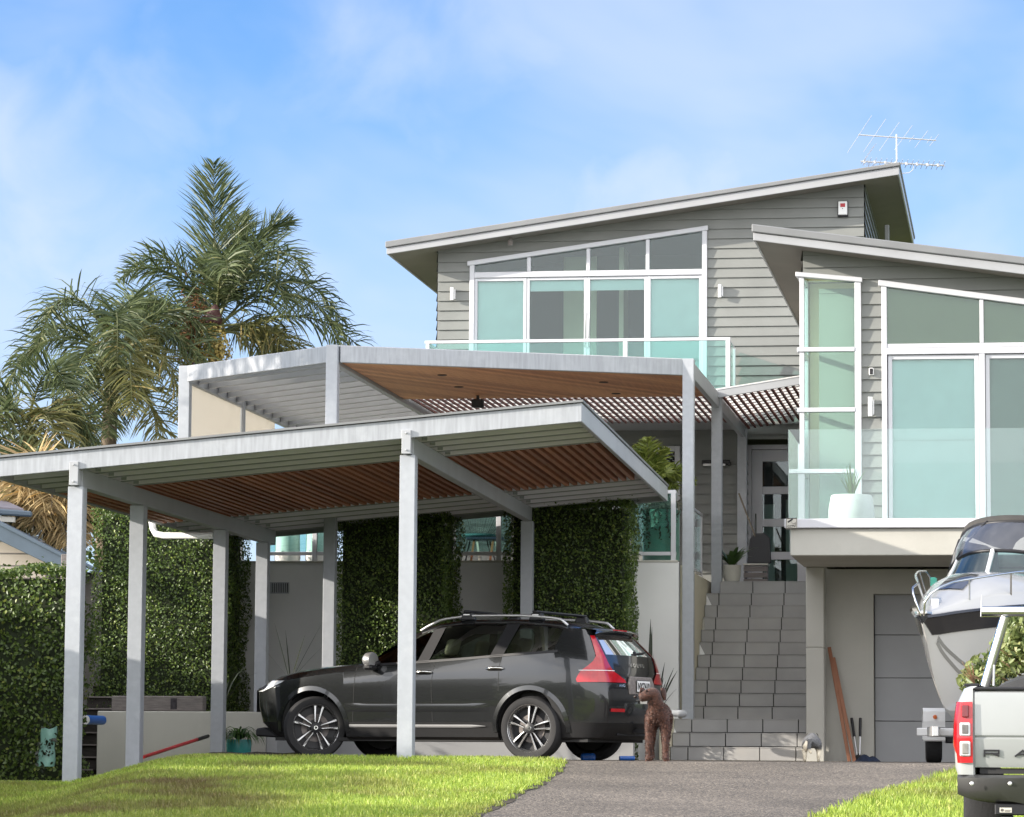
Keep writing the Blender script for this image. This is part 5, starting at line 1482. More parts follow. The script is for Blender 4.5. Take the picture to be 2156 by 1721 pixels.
zTop = lambda x: pchip([-2.06, -1.9, -1.5, -1.0, -.5, 0, .25, .6, .95, 1.0, 1.5, 2.0, 2.2, 2.33], [1.525, 1.56, 1.62, 1.655, 1.66, 1.615, 1.55, 1.37, 1.175, 1.15, 1.10, 1.02, .96, .86], x)
zBelt = lambda x: pchip([-2.3, -1.9, -1.3, -.5, .3, .8, 1.05, 1.5, 2.0, 2.25, 2.35], [1.22, 1.265, 1.235, 1.18, 1.135, 1.115, 1.085, 1.03, .95, .88, .84], x)
zGl = lambda x: pchip([-2.06, -1.85, -1.4, -1.0, -.5, -.1, .15, .5, .85, 1.0, 1.5, 2.0, 2.2, 2.33], [1.46, 1.49, 1.55, 1.575, 1.58, 1.55, 1.49, 1.31, 1.125, 1.11, 1.06, .985, .93, .85], x)
wid = lambda x: pchip([-2.37, -2.3, -2.15, -1.9, -1.5, 0, 1.4, 1.75, 2.0, 2.18, 2.28, 2.36], [.84, .90, .955, .985, 1.0, .985, 1.0, .985, .95, .87, .76, .60], x)
XFR = [2.0, 2.1, 2.28, 2.33, 2.33, 2.30, 2.25, 2.23, 2.22, 2.26, 2.28]
XRR = [-2.05, -2.22, -2.34, -2.37, -2.35, -2.30, -2.24, -2.05, -2.03, -2.07, -2.09]
def rows_at(xn):
    """half section: 11 points (x, y, z)"""
    w = float(wid(xn)); zb, zg_, zt = float(zBelt(xn)), float(zGl(xn)), float(zTop(xn))
    cab = float(sstep(xn, 1.05, .35))                       # 0 over the bonnet, 1 in the cabin
    ysh = .935
    pts = [(.79 * w, .235), (.855 * w, .27), (.905 * w, .44), (.925 * w, .62), (.948 * w, .84), (.940 * w, min(1.02, zb - .06)),
           ((.895 - .03 * (1 - cab)) * w, zb), ((.715 * cab + .76 * (1 - cab)) * w, zg_), ((.655 * cab + .66 * (1 - cab)) * w, zg_ + (.055 if cab > .5 else .02)), (.36 * w, zt - .012), (0, zt)]
    if xn > 1.9:                                            # the nose narrows in height as well
        f = (xn - 1.9) / .43; pts[5] = (pts[5][0], pts[5][1] - .05 * f); pts[1] = (pts[1][0], pts[1][1] + .02 * f)
    rear = float(sstep(xn, -1.75, -2.3))
    pts[7] = (pts[7][0] * (1 - .05 * rear), pts[7][1])
    # wheel arches
    for xc in (CXF, CXR):
        R = .435
        if abs(xn - xc) < R:
            za = .372 + math.sqrt(R * R - (xn - xc) ** 2)
            zs = [p[1] for p in pts[:7]]; ys_ = [p[0] for p in pts[:7]]
            for i in range(6):
                if pts[i][1] < za: pts[i] = (float(np.interp(za, zs, ys_)) + .0, za)
    # fore-and-aft position of every row
    out = []
    for i, (y, z) in enumerate(pts):
        x = xn
        if xn > 1.7: x = 1.7 + (xn - 1.7) / (2.33 - 1.7) * (XFR[i] - 1.7)
        if xn < -1.6: x = -1.6 + (xn + 1.6) / (2.37 - 1.6) * (-XRR[i] - 1.6)
        if i >= 7: x -= .13 * float(sstep(xn, .95, .2)) * float(sstep(xn, -2.2, -1.3))
        elif i == 6: pass
        out.append((x, y, z))
    return out
WINS = [(.83, .02), (-.09, -.93), (-1.06, -1.74)]
st = set(np.round(np.linspace(-2.37, 2.33, 48), 3))
for xc in (CXF, CXR): st |= set(np.round(xc + .435 * np.cos(np.linspace(0, np.pi, 19)), 3)) | {round(xc + .4355, 4), round(xc - .4355, 4)}
for a, b in WINS: st |= {a, b}
st |= {.93, -1.98}
st = sorted(st)
RW = [rows_at(x) for x in st]
def carpt(p, s): return (p[0], p[1] * s, p[2])
shell = MB(Kf); clad = MB(Kf); well = MB(Kf)
for s in (1, -1):
    for k in range(len(st) - 1):
        A, B = RW[k], RW[k + 1]; xm = (st[k] + st[k + 1]) / 2
        for i in range(10):
            q = [carpt(A[i], s), carpt(B[i], s), carpt(B[i + 1], s), carpt(A[i + 1], s)]
            if len({tuple(np.round(v, 4)) for v in q}) < 3: continue
            if i == 6 and any(b < xm < a for a, b in WINS): continue                       # side windows
            if i >= 7 and .0 < 0: continue
            if i in (8, 9) and .31 < xm < .93: continue                                    # windscreen
            if i == 7 and .42 < xm < .87: continue
            (clad if i < 2 else shell).face(q if s > 0 else q[::-1])
        # inner skin of the wheel arches
        for xc in (CXF, CXR):
            if abs(st[k] - xc) < .436 and abs(st[k + 1] - xc) < .436:
                a, b = carpt(A[0], s), carpt(B[0], s)
                well.face([a, b, (b[0], .45 * s, b[2] + .02), (a[0], .45 * s, a[2] + .02)])
# rear and front ends
def end_pt(R, i, f, bulge): x, y, z = R[i]; return (x + bulge * (1 - f * f), y * f, z)
FS = np.linspace(-1, 1, 15)
rearR, frontR = RW[0], RW[-1]
bulR = [-.02, -.05, -.07, -.075, -.08, -.085, -.09, -.055, -.05, -.02, 0]
def rear_pt(f, z):
    zs = [p[2] for p in rearR[:8]]; i = int(np.clip(np.searchsorted(zs, z) - 1, 0, 6)); t = (z - zs[i]) / (zs[i + 1] - zs[i])
    a, b = Vector(end_pt(rearR, i, f, bulR[i])), Vector(end_pt(rearR, i + 1, f, bulR[i + 1])); return a.lerp(b, t)
for i in range(7):
    for j in range(14):
        q = [end_pt(rearR, i, FS[j], bulR[i]), end_pt(rearR, i + 1, FS[j], bulR[i + 1]), end_pt(rearR, i + 1, FS[j + 1], bulR[i + 1]), end_pt(rearR, i, FS[j + 1], bulR[i])]
        if i == 6 and 1 <= j <= 12: continue
        (clad if i < 2 else shell).face(q)
q = [end_pt(rearR, 7, f, bulR[7]) for f in FS]; top = [carpt(rearR[k], 1) for k in (8, 9)] + [carpt(rearR[10], 1)] + [carpt(rearR[k], -1) for k in (9, 8)]
shell.face(q + top)
for i in range(6):
    for j in range(14):
        bf = [.04, .07, .09, .10, .11, .11, .08, 0]
        shell.face([end_pt(frontR, i, FS[j], bf[i]), end_pt(frontR, i, FS[j + 1], bf[i]), end_pt(frontR, i + 1, FS[j + 1], bf[i + 1]), end_pt(frontR, i + 1, FS[j], bf[i + 1])])
shell.face([end_pt(frontR, 6, f, .08) for f in FS] + [carpt(frontR[k], 1) for k in (7, 8, 9, 10)] + [carpt(frontR[k], -1) for k in (9, 8, 7)])
def weld(mb, name, mats, parent, smooth, d=.0008):
    me = bpy.data.meshes.new(name); me.from_pydata([tuple(v) for v in mb.v], [], mb.f)
    bm = bmesh.new(); bm.from_mesh(me); bmesh.ops.remove_doubles(bm, verts=bm.verts, dist=d); bmesh.ops.dissolve_degenerate(bm, edges=bm.edges, dist=.0004)
    bmesh.ops.recalc_face_normals(bm, faces=bm.faces); bm.to_mesh(me); bm.free()
    return mesh_obj(name, me, mats, parent, smooth=smooth)
body = weld(shell, 'body', M['carpaint'], car, 42)
weld(clad, 'lower_cladding', M['cladding'], car, 42)
weld(well, 'wheel_well', M['dark'], car, 180)
mb = MB(Kf); mb.box(-2.1, 2.0, -.78, .78, .22, .26); build('underbody', mb, M['dark'], car)

def side(x, z, off=.0):
    """a point on the left flank (row interpolation)"""
    R = rows_at(x); zs = [p[2] for p in R[:9]]; z_ = max(z, zs[0])
    y = float(np.interp(z_, zs, [p[1] for p in R[:9]])); xx = float(np.interp(z_, zs, [p[0] for p in R[:9]]))
    return (xx, y + off, z_)
for s in (1, -1):                                           # side glazing
    for a, b in WINS:
        mb = MB(Kf); rows = []
        for x in np.linspace(a, b, 12):
            R = rows_at(x); p, q = Vector(R[6]), Vector(R[7])
            rows.append([carpt(p.lerp(q, f) + Vector((0, -.006, 0)), s) for f in (0, .5, 1)])
        mb.grid(rows); build('side_window', mb, M['carglass'], car, smooth=180)
mb = MB(Kf); rows = []
for x in np.linspace(.93, .31, 8):
    R = rows_at(x); r = [R[8], R[9], R[10]] if x > .86 or x < .43 else [R[7], R[8], R[9], R[10]]
    r = [R[8], R[9], R[10]]
    rows.append([carpt(p, 1) for p in r] + [carpt(p, -1) for p in r[:2][::-1]])
mb.grid(rows); build('windscreen', mb, M['carglass'], car, smooth=180)
mb = MB(Kf); rows = []
for t in np.linspace(0, 1, 5):
    z = rearR[6][2] + (rearR[7][2] - rearR[6][2]) * t; rows.append([tuple(rear_pt(f, z)) for f in FS[1:-1]])
mb.grid(rows); build('rear_window', mb, M['carglass'], car, smooth=180)
# black pillar and window trim, bright trim line
for (x0, x1) in ((.02, -.09), (-.93, -1.06)):
    mb = MB(Kf); rows = []
    for x in (x0 + .02, x1 - .02):
        R = rows_at(x); p, q = Vector(R[6]), Vector(R[7]); rows.append([tuple(p.lerp(q, f) + Vector((0, .006, 0))) for f in np.linspace(-.03, 1.0, 5)])
    mb.grid(rows); build('pillar_cover', mb, M['black'], car, smooth=180)
mb = MB(Kf)
for (z_off, xs_) in ((0, np.linspace(.86, -1.80, 40)),):
    rows = []
    for x in xs_:
        z = float(zBelt(x)); rows.append([side(x, z - .024, .006), side(x, z + .004, .008)])
    mb.grid(rows)
build('window_trim', mb, M['black'], car, smooth=180)
mb = MB(Kf)
for s in (1, -1):
    rails = []
    for x in np.linspace(.25, -1.85, 26):
        R = rows_at(x); f = (x + 1.85) / 2.1; e = min(f, 1 - f) * 8
        rails.append((R[8][0], R[8][1] * s, R[8][2] + .012 + .035 * min(1, e)))
    mb.tube(rails, .016, 8)
build('roof_rail', mb, M['alu'], car, smooth=60)
for x in (-.36, -1.25):
    zt = float(zGl(x)) + .10
    bar = MB(Kf); bar.bar((x - .13, .70, zt + .055), (x - .13, -.70, zt + .055), .07, .03)
    o = build('roof_bar', bar, M['black'], car, bevel=.012)
    for s in (1, -1):
        mb = MB(Kf); mb.prism([(x - .22, .665 * s, zt - .045), (x - .03, .665 * s, zt - .045), (x - .07, .665 * s, zt + .045), (x - .19, .665 * s, zt + .045)], (0, -.09 * s, 0)); build('bar_foot', mb, M['black'], o, bevel=.012)
        mb = MB(Kf); mb.box(x - .165, x - .085, .667 * s, .672 * s, zt + .012, zt + .026); build('foot_badge', mb, M['whiteplastic'], o)
# seams, handles, sill strip
def seam(pts, w=.006):
    rows = [[(p[0] - w / 2, p[1] + .0015, p[2]), (p[0] + w / 2, p[1] + .0015, p[2])] for p in pts]
    mb = MB(Kf); mb.grid(rows); return mb
mb = MB(Kf)
def addseam(fn, z0, z1, n=16):
    m = seam([side(fn(z), z) for z in np.linspace(z0, z1, n)]); k = len(mb.v); mb.v += m.v; mb.f += [tuple(i + k for i in q) for q in m.f]
addseam(lambda z: .885 - .08 * (z - .45) if z < 1.0 else .84 + .0 * z, .42, 1.09)
addseam(lambda z: -.165 - .12 * max(0, z - .9), .42, 1.16)
addseam(lambda z: -1.04 - .02 * (z - .9) if z > .8 else -1.04 + .35 * (.8 - z) * 0, .80, 1.2)
build('door_seam', mb, M['dark'], body)
for x, z in ((-.06, 1.025), (-.99, 1.065)):
    mb = MB(Kf); pts = [Vector(side(x + d, z + .012 * math.cos(d * 14) - .01 + d * -.03, .012 + .028 * math.cos(d * 13))) for d in np.linspace(-.115, .115, 9)]
    mb.tube(pts, [.006, .014, .017, .018, .018, .018, .017, .014, .006], 8); build('door_handle', mb, M['chrome'] if x < 9 else 0, car, smooth=60)
    mb = MB(Kf); rows = [[side(x + d, z - .035, .003), side(x + d, z + .015, .003)] for d in np.linspace(-.09, .09, 6)]; mb.grid(rows); build('handle_recess', mb, M['dark'], car)
mb = MB(Kf); rows = []
for x in np.linspace(.93, -.86, 20):
    h = .017 * min(1, (x + .86) * 6 + .15); rows.append([side(x, .395 - h, .012), side(x, .395, .022), side(x, .395 + h, .012)])
mb.grid(rows); build('sill_strip', mb, surf('dull_silver_strip', (.22, .22, .22), .4, .05), car, smooth=60)
mb = MB(Kf); rows = []                                       # crease low on the doors
for x in np.linspace(.98, -.90, 24):
    e = min(1, min(.98 - x, x + .90) * 4); rows.append([side(x, .56, .001), side(x, .60 + .03 * (x < 9), .001 + .016 * e), side(x, .66, .001)])
mb.grid(rows); build('door_crease', mb, M['carpaint'], car, smooth=180)
for xc in (CXF, CXR):                                        # wheel arch lips
    for s in (1, -1):
        mb = MB(Kf); rows = []
        for t in np.linspace(-.10, math.pi + .10, 30):
            c, sn = math.cos(t), math.sin(t); R0, R1 = .425, .492
            xa, za = xc + R0 * c, .372 + R0 * sn; xb, zb = xc + R1 * c, .372 + R1 * sn
            xm, zm = xc + .44 * c, .372 + .44 * sn
            f = lambda x, z: float(np.interp(z, [.27, .44, .62, .84, 1.0], [.855, .905, .925, .948, .94])) * float(wid(x))
            rows.append([(xa, (f(xa, za) - .03) * s, za), (xm, (f(xm, zm) + .016) * s, zm), (xb, (f(xb, zb) + .003) * s, zb)])
        mb.grid(rows); build('arch_lip', mb, M['carpaint'], car, smooth=60)
# wheels
def wheel(xc, s, steer):
    c = Kf.W(xc, .835 * s, .372)
    Wf = Frame(-154 - steer, c) if s > 0 else Frame(-154 - steer + 180, c)
    # local: e1 along the wheel, e2 outwards
    t = bpy.data.objects.new('wheel', None); reg(t); put(t, car, Matrix.Translation(c) @ Matrix.Rotation(Wf.rz, 4, 'Z'))
    mb = MB(Wf); mb.lathe([(.262, -.11), (.30, -.125), (.345, -.118), (.364, -.09), (.370, -.04), (.371, 0), (.370, .04), (.364, .09), (.345, .115), (.30, .118), (.275, .108), (.262, .10)], (0, 0, 0), 56, 'y', caps=False)
    build('tyre', mb, M['rubber'], t, smooth=40)
    mb = MB(Wf); mb.lathe([(.262, .098), (.275, .109), (.282, .104), (.270, .085), (.250, .06), (.245, -.1)], (0, 0, 0), 56, 'y', caps=False); rim = build('rim', mb, M['rimsilver'], t, smooth=40)
    mb = MB(Wf); mb.lathe([(.001, .015), (.245, .02), (.245, -.1), (.001, -.1)], (0, 0, 0), 32, 'y', caps=False); build('barrel', mb, M['black'], t, smooth=40)
    mb = MB(Wf); mb.lathe([(.05, .028), (.165, .028), (.165, .02), (.05, .02)], (0, 0, 0), 32, 'y', caps=False); build('brake_disc', mb, M['greywood'], t)
    mb = MB(Wf); mk = MB(Wf)
    for k in range(5):
        a = math.radians(90 + 72 * k + 8)
        rd, tg = Vector((math.cos(a), 0, math.sin(a))), Vector((-math.sin(a), 0, math.cos(a)))
        for sg in (-1, 1):
            p = [rd * .055 + tg * sg * .012, rd * .265 + tg * sg * .034, rd * .265 + tg * sg * .066, rd * .20 + tg * sg * .050, rd * .07 + tg * sg * .027]
            mb.prism([(v.x, .088 + .01 * (v.length < .1) - .0, v.z) for v in p], (0, -.012, 0))
            mk.prism([(v.x * 1.0, .074, v.z * 1.0) for v in p], (0, -.045, 0))
        b = math.radians(90 + 72 * k + 44); rd = Vector((math.cos(b), 0, math.sin(b)))
        mk.prism([(rd.x * .03 + .0, .06, rd.z * .03), (rd.x * .1 - rd.z * .02, .06, rd.z * .1 + rd.x * .02), (rd.x * .1 + rd.z * .02, .06, rd.z * .1 - rd.x * .02)], (0, -.02, 0))
    build('spokes', mb, M['rimsilver'], rim if False else t, bevel=.003)
    build('spoke_backs', mk, M['black'], t)
    mb = MB(Wf); mb.lathe([(.001, .103), (.036, .101), (.062, .092), (.066, .06), (.001, .05)], (0, 0, 0), 20, 'y', caps=False); build('hub_cap', mb, M['black'], t, smooth=40)
    mb = MB(Wf); mb.lathe([(.015, .1045), (.024, .1045), (.026, .102)], (0, 0, 0), 16, 'y', caps=False); build('hub_ring', mb, M['chrome'], t)
for xc, s, stv in ((CXF, 1, 36), (CXF, -1, 36), (CXR, 1, 0), (CXR, -1, 0)): wheel(xc, s, stv)
# mirrors
for s in (1, -1):
    mb = MB(Kf); x, y, z = .60, 1.0 * s, 1.165
    mb.lathe([(.001, .085), (.07, .082), (.105, .05), (.115, 0), (.11, -.04), (.06, -.05), (.001, -.05)], (0, 0, 0), 16, 'x', caps=False)
    mb.v = [tuple(Kf.W(*( (lambda l: (x + l[0] * .9, y + l[1] * 1.1, z + l[2] * .78))(Kf.L(v))))) for v in mb.v]
    mir = build('mirror', mb, M['alu'], car, smooth=50)
    mb = MB(Kf); mb.prism([(x + .03, .9 * s, 1.12), (x - .08, .9 * s, 1.12), (x - .05, .98 * s, 1.10), (x + .04, .98 * s, 1.10)], (0, 0, .04)); build('mirror_arm', mb, M['black'], mir, bevel=.01)
    mb = MB(Kf); mb.box(x - .055, x + .06, (.92 if s > 0 else -1.1), (1.1 if s > 0 else -.92), 1.045, 1.115); build('mirror_base', mb, M['black'], mir, bevel=.025)
# lights
def lamp(name, mat, fr_x, in_f, zs, s):
    """a lens wrapping from the flank round onto the rear face"""
    rows = []
    for z in zs:
        xf = float(np.interp(z, fr_x[0], fr_x[1])); fi = float(np.interp(z, in_f[0], in_f[1])); r = []
        xe = side(-2.369, z)[0]
        for x in np.linspace(xf, -2.369, 6):
            p = side(x, z, .014); r.append((p[0] - .004, p[1] * s, p[2]))
        for f in np.linspace(.985, fi, 5):
            p = rear_pt(f, z); r.append((p[0] - .016, p[1] * s, p[2]))
        rows.append(r)
    mb = MB(Kf); mb.grid(rows); return build(name, mb, mat, car, smooth=50)
for s in (1, -1):
    lamp('tail_light', M['lampred'], ([.90, .93, 1.02, 1.12, 1.2, 1.44], [-2.05, -2.04, -2.10, -2.27, -2.325, -2.34]), ([.90, .96, 1.0, 1.1, 1.2, 1.44], [.50, .53, .75, .86, .92, .97]), [.90, .93, .98, 1.03, 1.08, 1.14, 1.2, 1.28, 1.36, 1.44], s)
    mb = MB(Kf); rows = []
    for z in (1.030, 1.037):
        r = [];
        for x in np.linspace(-2.09, -2.369, 5): p = side(x, z, .018); r.append((p[0] - .006, p[1] * s, p[2]))
        for f in np.linspace(.98, .76, 3): p = rear_pt(f, z); r.append((p[0] - .021, p[1] * s, p[2]))
        rows.append(r)
    mb.grid(rows); build('light_bar', mb, M['whiteplastic'], car)
    mb = MB(Kf); rows = [[tuple(rear_pt(f * s, z) + Vector((-.012, 0, 0))) for f in np.linspace(.98, .60, 6)] for z in (.565, .585, .602)]; mb.grid(rows); build('reflector', mb, M['lampred'], car)
    mb = MB(Kf); rows = []
    for z, xa, xb in ((.80, 2.14, 2.325), (.85, 1.98, 2.328), (.90, 1.86, 2.32), (.93, 1.80, 2.28)):
        r = []
        for x in np.linspace(xa, xb, 9): p = side(x, z, .012); r.append((p[0] + .004, p[1] * s, p[2]))
        rows.append(r)
    mb.grid(rows); hl = build('headlight', mb, M['lampclear'], car, smooth=60)
    mb = MB(Kf); rows = []
    for z in (.83, .885):
        rows.append([(lambda p: (p[0] + .007, p[1] * s, p[2]))(side(x, z, .015)) for x in np.linspace(2.12, 2.25, 5)])
    mb.grid(rows); build('headlight_core', mb, M['black'], hl)
# number plate, letters, spoiler, wiper, grille, tow bar, seats
pz = .865; p0 = rear_pt(0, pz)
mb = MB(Kf); mb.prism([(p0.x + .02, -.34, pz - .10), (p0.x + .02, .34, pz - .10), (p0.x + .02, .36, pz + .02), (p0.x + .03, .30, pz + .11), (p0.x + .03, -.30, pz + .11), (p0.x + .02, -.36, pz + .02)], (-.032, 0, 0)); build('plate_recess', mb, M['greywood'], car, bevel=.01)
mb = MB(Kf); mb.box(p0.x - .026, p0.x - .018, -.19, .19, pz - .07, pz + .07); npl = build('number_plate', mb, M['black'], car, bevel=.004)
mb = MB(Kf); mb.box(p0.x - .03, p0.x - .0265, -.18, .18, pz - .062, pz + .062); build('plate_face', mb, M['whiteplastic'], npl)
vs, fs = text_mb('NXZ410', .098, .001, .003)
mb = MB(Kf); mb.add([(p0.x - .032 - v[2], -v[0] * .92, pz - .004 + v[1] * 1.1) for v in vs], fs); build('plate_lettering', mb, M['black'], npl)
def rear_text(s_, size, yc, z, wide=1.0, mat='chrome', spread=None):
    vs, fs = text_mb(s_, size, .002, .001); mb = MB(Kf); out = []
    for v in vs:
        y = yc - v[0] * wide; zz = z + v[1]; f = max(-1, min(1, y / .8)); p = rear_pt(f, zz); out.append((p.x - .012 - v[2], y, zz))
    mb.add(out, fs); build('lettering', mb, M[mat], car)
rear_text('V O L V O', .062, 0, 1.105, 1.5); rear_text('AWD', .045, .50, .865, 1.2)
mb = MB(Kf); rows = []
for f in np.linspace(-1, 1, 13):
    y = .60 * f; zt = float(1.535 - .03 * f * f); rows.append([(-1.90, y, zt + .02), (-2.12, y, zt - .005), (-2.17 + .05 * f * f, y, zt - .03), (-2.10, y, zt - .05), (-1.98, y, zt - .04)])
mb.grid(rows, closed=True); sp = build('spoiler', mb, M['carpaint'], car, smooth=50)
mb = MB(Kf); mb.box(-2.163, -2.13, -.17, .17, 1.508, 1.522); build('brake_light', mb, M['lampred'], sp)
mb = MB(Kf); w0 = rear_pt(-.05, 1.245); w1 = rear_pt(-.62, 1.27); mb.bar(tuple(w0 + Vector((-.02, 0, 0))), tuple(w1 + Vector((-.02, 0, 0))), .02, .014); mb.lathe([(.001, -.03), (.03, -.02), (.03, 0)], tuple(w0), 10, 'x'); build('rear_wiper', mb, M['black'], car)
mb = MB(Kf); mb.box(-2.56, -2.2, -.03, .03, .33, .38); mb.lathe([(.001, .0), (.025, .02), (.025, .05), (.001, .06)], (-2.53, 0, .37), 10); mb.box(-2.3, -2.24, -.4, .4, .30, .36); build('tow_bar', mb, M['black'], car, bevel=.006)
mb = MB(Kf); mb.box(-2.462, -2.452, -.08, .10, .665, .70); build('bumper_sticker', mb, M['potstone'], car)
mb = MB(Kf); rows = [[(2.345 + .10 * (1 - f * f) - .2 * f ** 4 * .0 + .012, .62 * f, z) for f in np.linspace(-1, 1, 9)] for z in (.56, .66, .76, .82)]; mb.grid(rows); build('grille', mb, M['black'], car)
mb = MB(Kf); mb.prism([(1.95, .0, .25), (2.33, .0, .27), (2.33, .0, .36), (2.2, .0, .38)], (0, .70, 0)); mb.prism([(1.95, .0, .25), (2.33, .0, .27), (2.33, .0, .36), (2.2, .0, .38)], (0, -.70, 0)); build('front_skirt', mb, M['black'], car, bevel=.02)
seatm = surf('cream_leather', (.55, .49, .36), .6, .06); seatd = surf('dark_upholstery', (.05, .05, .05), .8, .1)
for x, y, mt in ((.12, .38, seatm), (.12, -.38, seatm), (-.82, .40, seatd), (-.82, -.40, seatd)):
    mb = MB(Kf); mb.prism([(x - .16, y - .23, .55), (x + .02, y - .23, .55), (x - .16, y - .23, 1.2), (x - .28, y - .23, 1.2)], (0, .46, 0)); mb.box(x - .15, x + .42, y - .24, y + .24, .5, .68); mb.prism([(x - .21, y - .13, 1.23), (x - .30, y - .13, 1.24), (x - .36, y - .13, 1.42), (x - .26, y - .13, 1.42)], (0, .26, 0)); build('seat', mb, mt, car, bevel=.04, seg=2)
mb = MB(Kf); mb.box(.55, 1.1, -.72, .72, .7, 1.04); mb.box(-2.0, .6, -.74, .74, .4, .45); mb.box(-2.05, -1.2, -.70, .70, .5, .95); build('dashboard', mb, seatd, car, bevel=.03)
mb = MB(Kf); ring = [Vector((.42 + .08 * math.sin(t), -.38 + .18 * math.cos(t), 1.02 + .17 * math.sin(t))) for t in np.linspace(0, 2 * math.pi, 20)]; mb.tube(ring, .016, 6, caps=False); build('steering_wheel', mb, M['black'], car)
# ------------------------------------------------------------------ dogs (one skinned body each)
def skinned(name, joints, links, mats, parent, sub=2, root=0, rough=0.0, seed=0):
    me = bpy.data.meshes.new(name); me.from_pydata([tuple(j[0]) for j in joints], links, [])
    o = bpy.data.objects.new(name, me); COL.objects.link(o)
    sk = o.modifiers.new('skin', 'SKIN'); sk.use_smooth_shade = True
    lay = me.skin_vertices[0] if me.skin_vertices else None
    for i, j in enumerate(joints):
        r = j[1]; lay.data[i].radius = r if isinstance(r, tuple) else (r, r); lay.data[i].use_root = (i == root)
    ss = o.modifiers.new('sub', 'SUBSURF'); ss.levels = sub; ss.render_levels = sub
    dg = bpy.context.evaluated_depsgraph_get(); me2 = bpy.data.meshes.new_from_object(o.evaluated_get(dg))
    bpy.data.objects.remove(o); me2.name = name
    if rough:
        from mathutils import noise
        for v in me2.vertices:
            q = v.co * 42 + Vector((seed, 0, 0)); v.co += v.normal * (rough * (noise.noise(q) * .8 + noise.noise(q * 2.3) * .6))
    if hasattr(me2, 'materials'): me2.materials.clear()
    return mesh_obj(name, me2, mats, parent, smooth=180)

def fur_mat(name, c1, c2, sc=26):
    m, nt, out = new_mat(name); L = nt.links
    bs = N(nt, 'ShaderNodeBsdfPrincipled'); bs.inputs['Roughness'].default_value = .62; bs.inputs['Specular IOR Level'].default_value = .35
    bs.inputs['Sheen Weight'].default_value = .15
    nz = N(nt, 'ShaderNodeTexNoise'); nz.inputs['Scale'].default_value = sc; nz.inputs['Detail'].default_value = 5; nz.inputs['Distortion'].default_value = 1.2
    L.new(pos(nt), nz.inputs['Vector'])
    mr = N(nt, 'ShaderNodeMapRange'); mr.inputs[1].default_value = .35; mr.inputs[2].default_value = .68; L.new(nz.outputs['Fac'], mr.inputs[0])
    mx = N(nt, 'ShaderNodeMix', data_type='RGBA'); mx.inputs[6].default_value = c4(c1); mx.inputs[7].default_value = c4(c2); L.new(mr.outputs[0], mx.inputs[0])
    bp = N(nt, 'ShaderNodeBump'); bp.inputs['Strength'].default_value = .9; bp.inputs['Distance'].default_value = .012; L.new(nz.outputs['Fac'], bp.inputs['Height'])
    L.new(mx.outputs[2], bs.inputs['Base Color']); L.new(bp.outputs[0], bs.inputs['Normal']); L.new(bs.outputs[0], out.inputs[0])
    return m
def hair(name, body, n, ln, mat, parent, cond=None):
    """short tufts growing from the skin"""
    me = body.data; me.calc_loop_triangles(); mw = MW[parent.name]
    tri = np.array([t.vertices[:] for t in me.loop_triangles]); V = np.array([v.co[:] for v in me.vertices]); NV = np.array([v.normal[:] for v in me.vertices])
    a, b, c = V[tri[:, 0]], V[tri[:, 1]], V[tri[:, 2]]; ar = np.linalg.norm(np.cross(b - a, c - a), axis=1); k = NPR.choice(len(tri), n, p=ar / ar.sum())
    u = NPR.uniform(0, 1, (n, 2)); sw = u.sum(1) > 1; u[sw] = 1 - u[sw]
    Pp = a[k] + (b - a)[k] * u[:, :1] + (c - a)[k] * u[:, 1:]; Nn = NV[tri[k, 0]]
    if cond is not None: kk = cond(Pp); Pp, Nn = Pp[kk], Nn[kk]; n = len(Pp)
    D = Nn * .55 + NPR.normal(0, .28, (n, 3)); D[:, 2] -= .55; D /= np.linalg.norm(D, axis=1)[:, None]
    L_ = ln * NPR.uniform(.5, 1.3, (n, 1)); W_ = np.cross(D, NPR.normal(0, 1, (n, 3))); W_ /= np.linalg.norm(W_, axis=1)[:, None]; W_ *= .0035
    Pp = Pp - Nn * .004; Mm = Pp + D * L_ * .55 + Nn * L_ * .12; E = Pp + D * L_
    co = np.stack([Pp - W_, Pp + W_, Mm + W_ * .8, E, Mm - W_ * .8], 1)
    M4 = np.array(mw); co = co @ M4[:3, :3].T + M4[:3, 3]
    co = np.stack([co[:, 0], co[:, 1], co[:, 2], co[:, 4], co[:, 3], co[:, 3] + np.array([.0004, 0, 0])], 1)
    return quads(name, co, [[0, 1, 2, 3], [3, 2, 5, 4]], mat, parent)

# brown dog: chest and front legs to the street, head turned to its right (our left)
f0 = ground_hit(1383, 1601.5); fz = float(zg(f0.x, 36.1))
dfw = Vector((-.03, -.99, 0)).normalized(); Df = Frame(0, (0, 0, 0)); Df.e1 = dfw; Df.e2 = Vector((-dfw.y, dfw.x, 0)); Df.o = Vector((P(1384, 1600, 36.2).x, 36.25, fz)); Df.rz = math.atan2(dfw.y, dfw.x)
dog = thing('brown_dog', 'shaggy brown dog standing on the driveway looking left beside the car', 'dog', Df.o, Df.rz)
Wd = lambda x, y, z: Df.W(x, y, z)
J = []; Lk = []
def jn(x, y, z, r, link=None):
    J.append((Wd(x, y, z), r)); i = len(J) - 1
    if link is not None: Lk.append((link, i))
    return i
pel = jn(-.50, .06, .55, (.105, .115)); bel = jn(-.30, .04, .53, (.105, .115), pel); ch = jn(-.08, 0.01, .50, (.115, .145), bel); sh = jn(.0, 0, .545, (.10, .125), ch)
nk = jn(.05, -.015, .625, .085, sh); nk2 = jn(.07, -.03, .68, .080, nk); hd = jn(.075, -.045, .735, (.092, .082), nk2); hd2 = jn(.105, -.10, .725, (.070, .066), hd); mz = jn(.125, -.165, .690, (.052, .048), hd2); ns = jn(.135, -.205, .682, (.044, .042), mz)
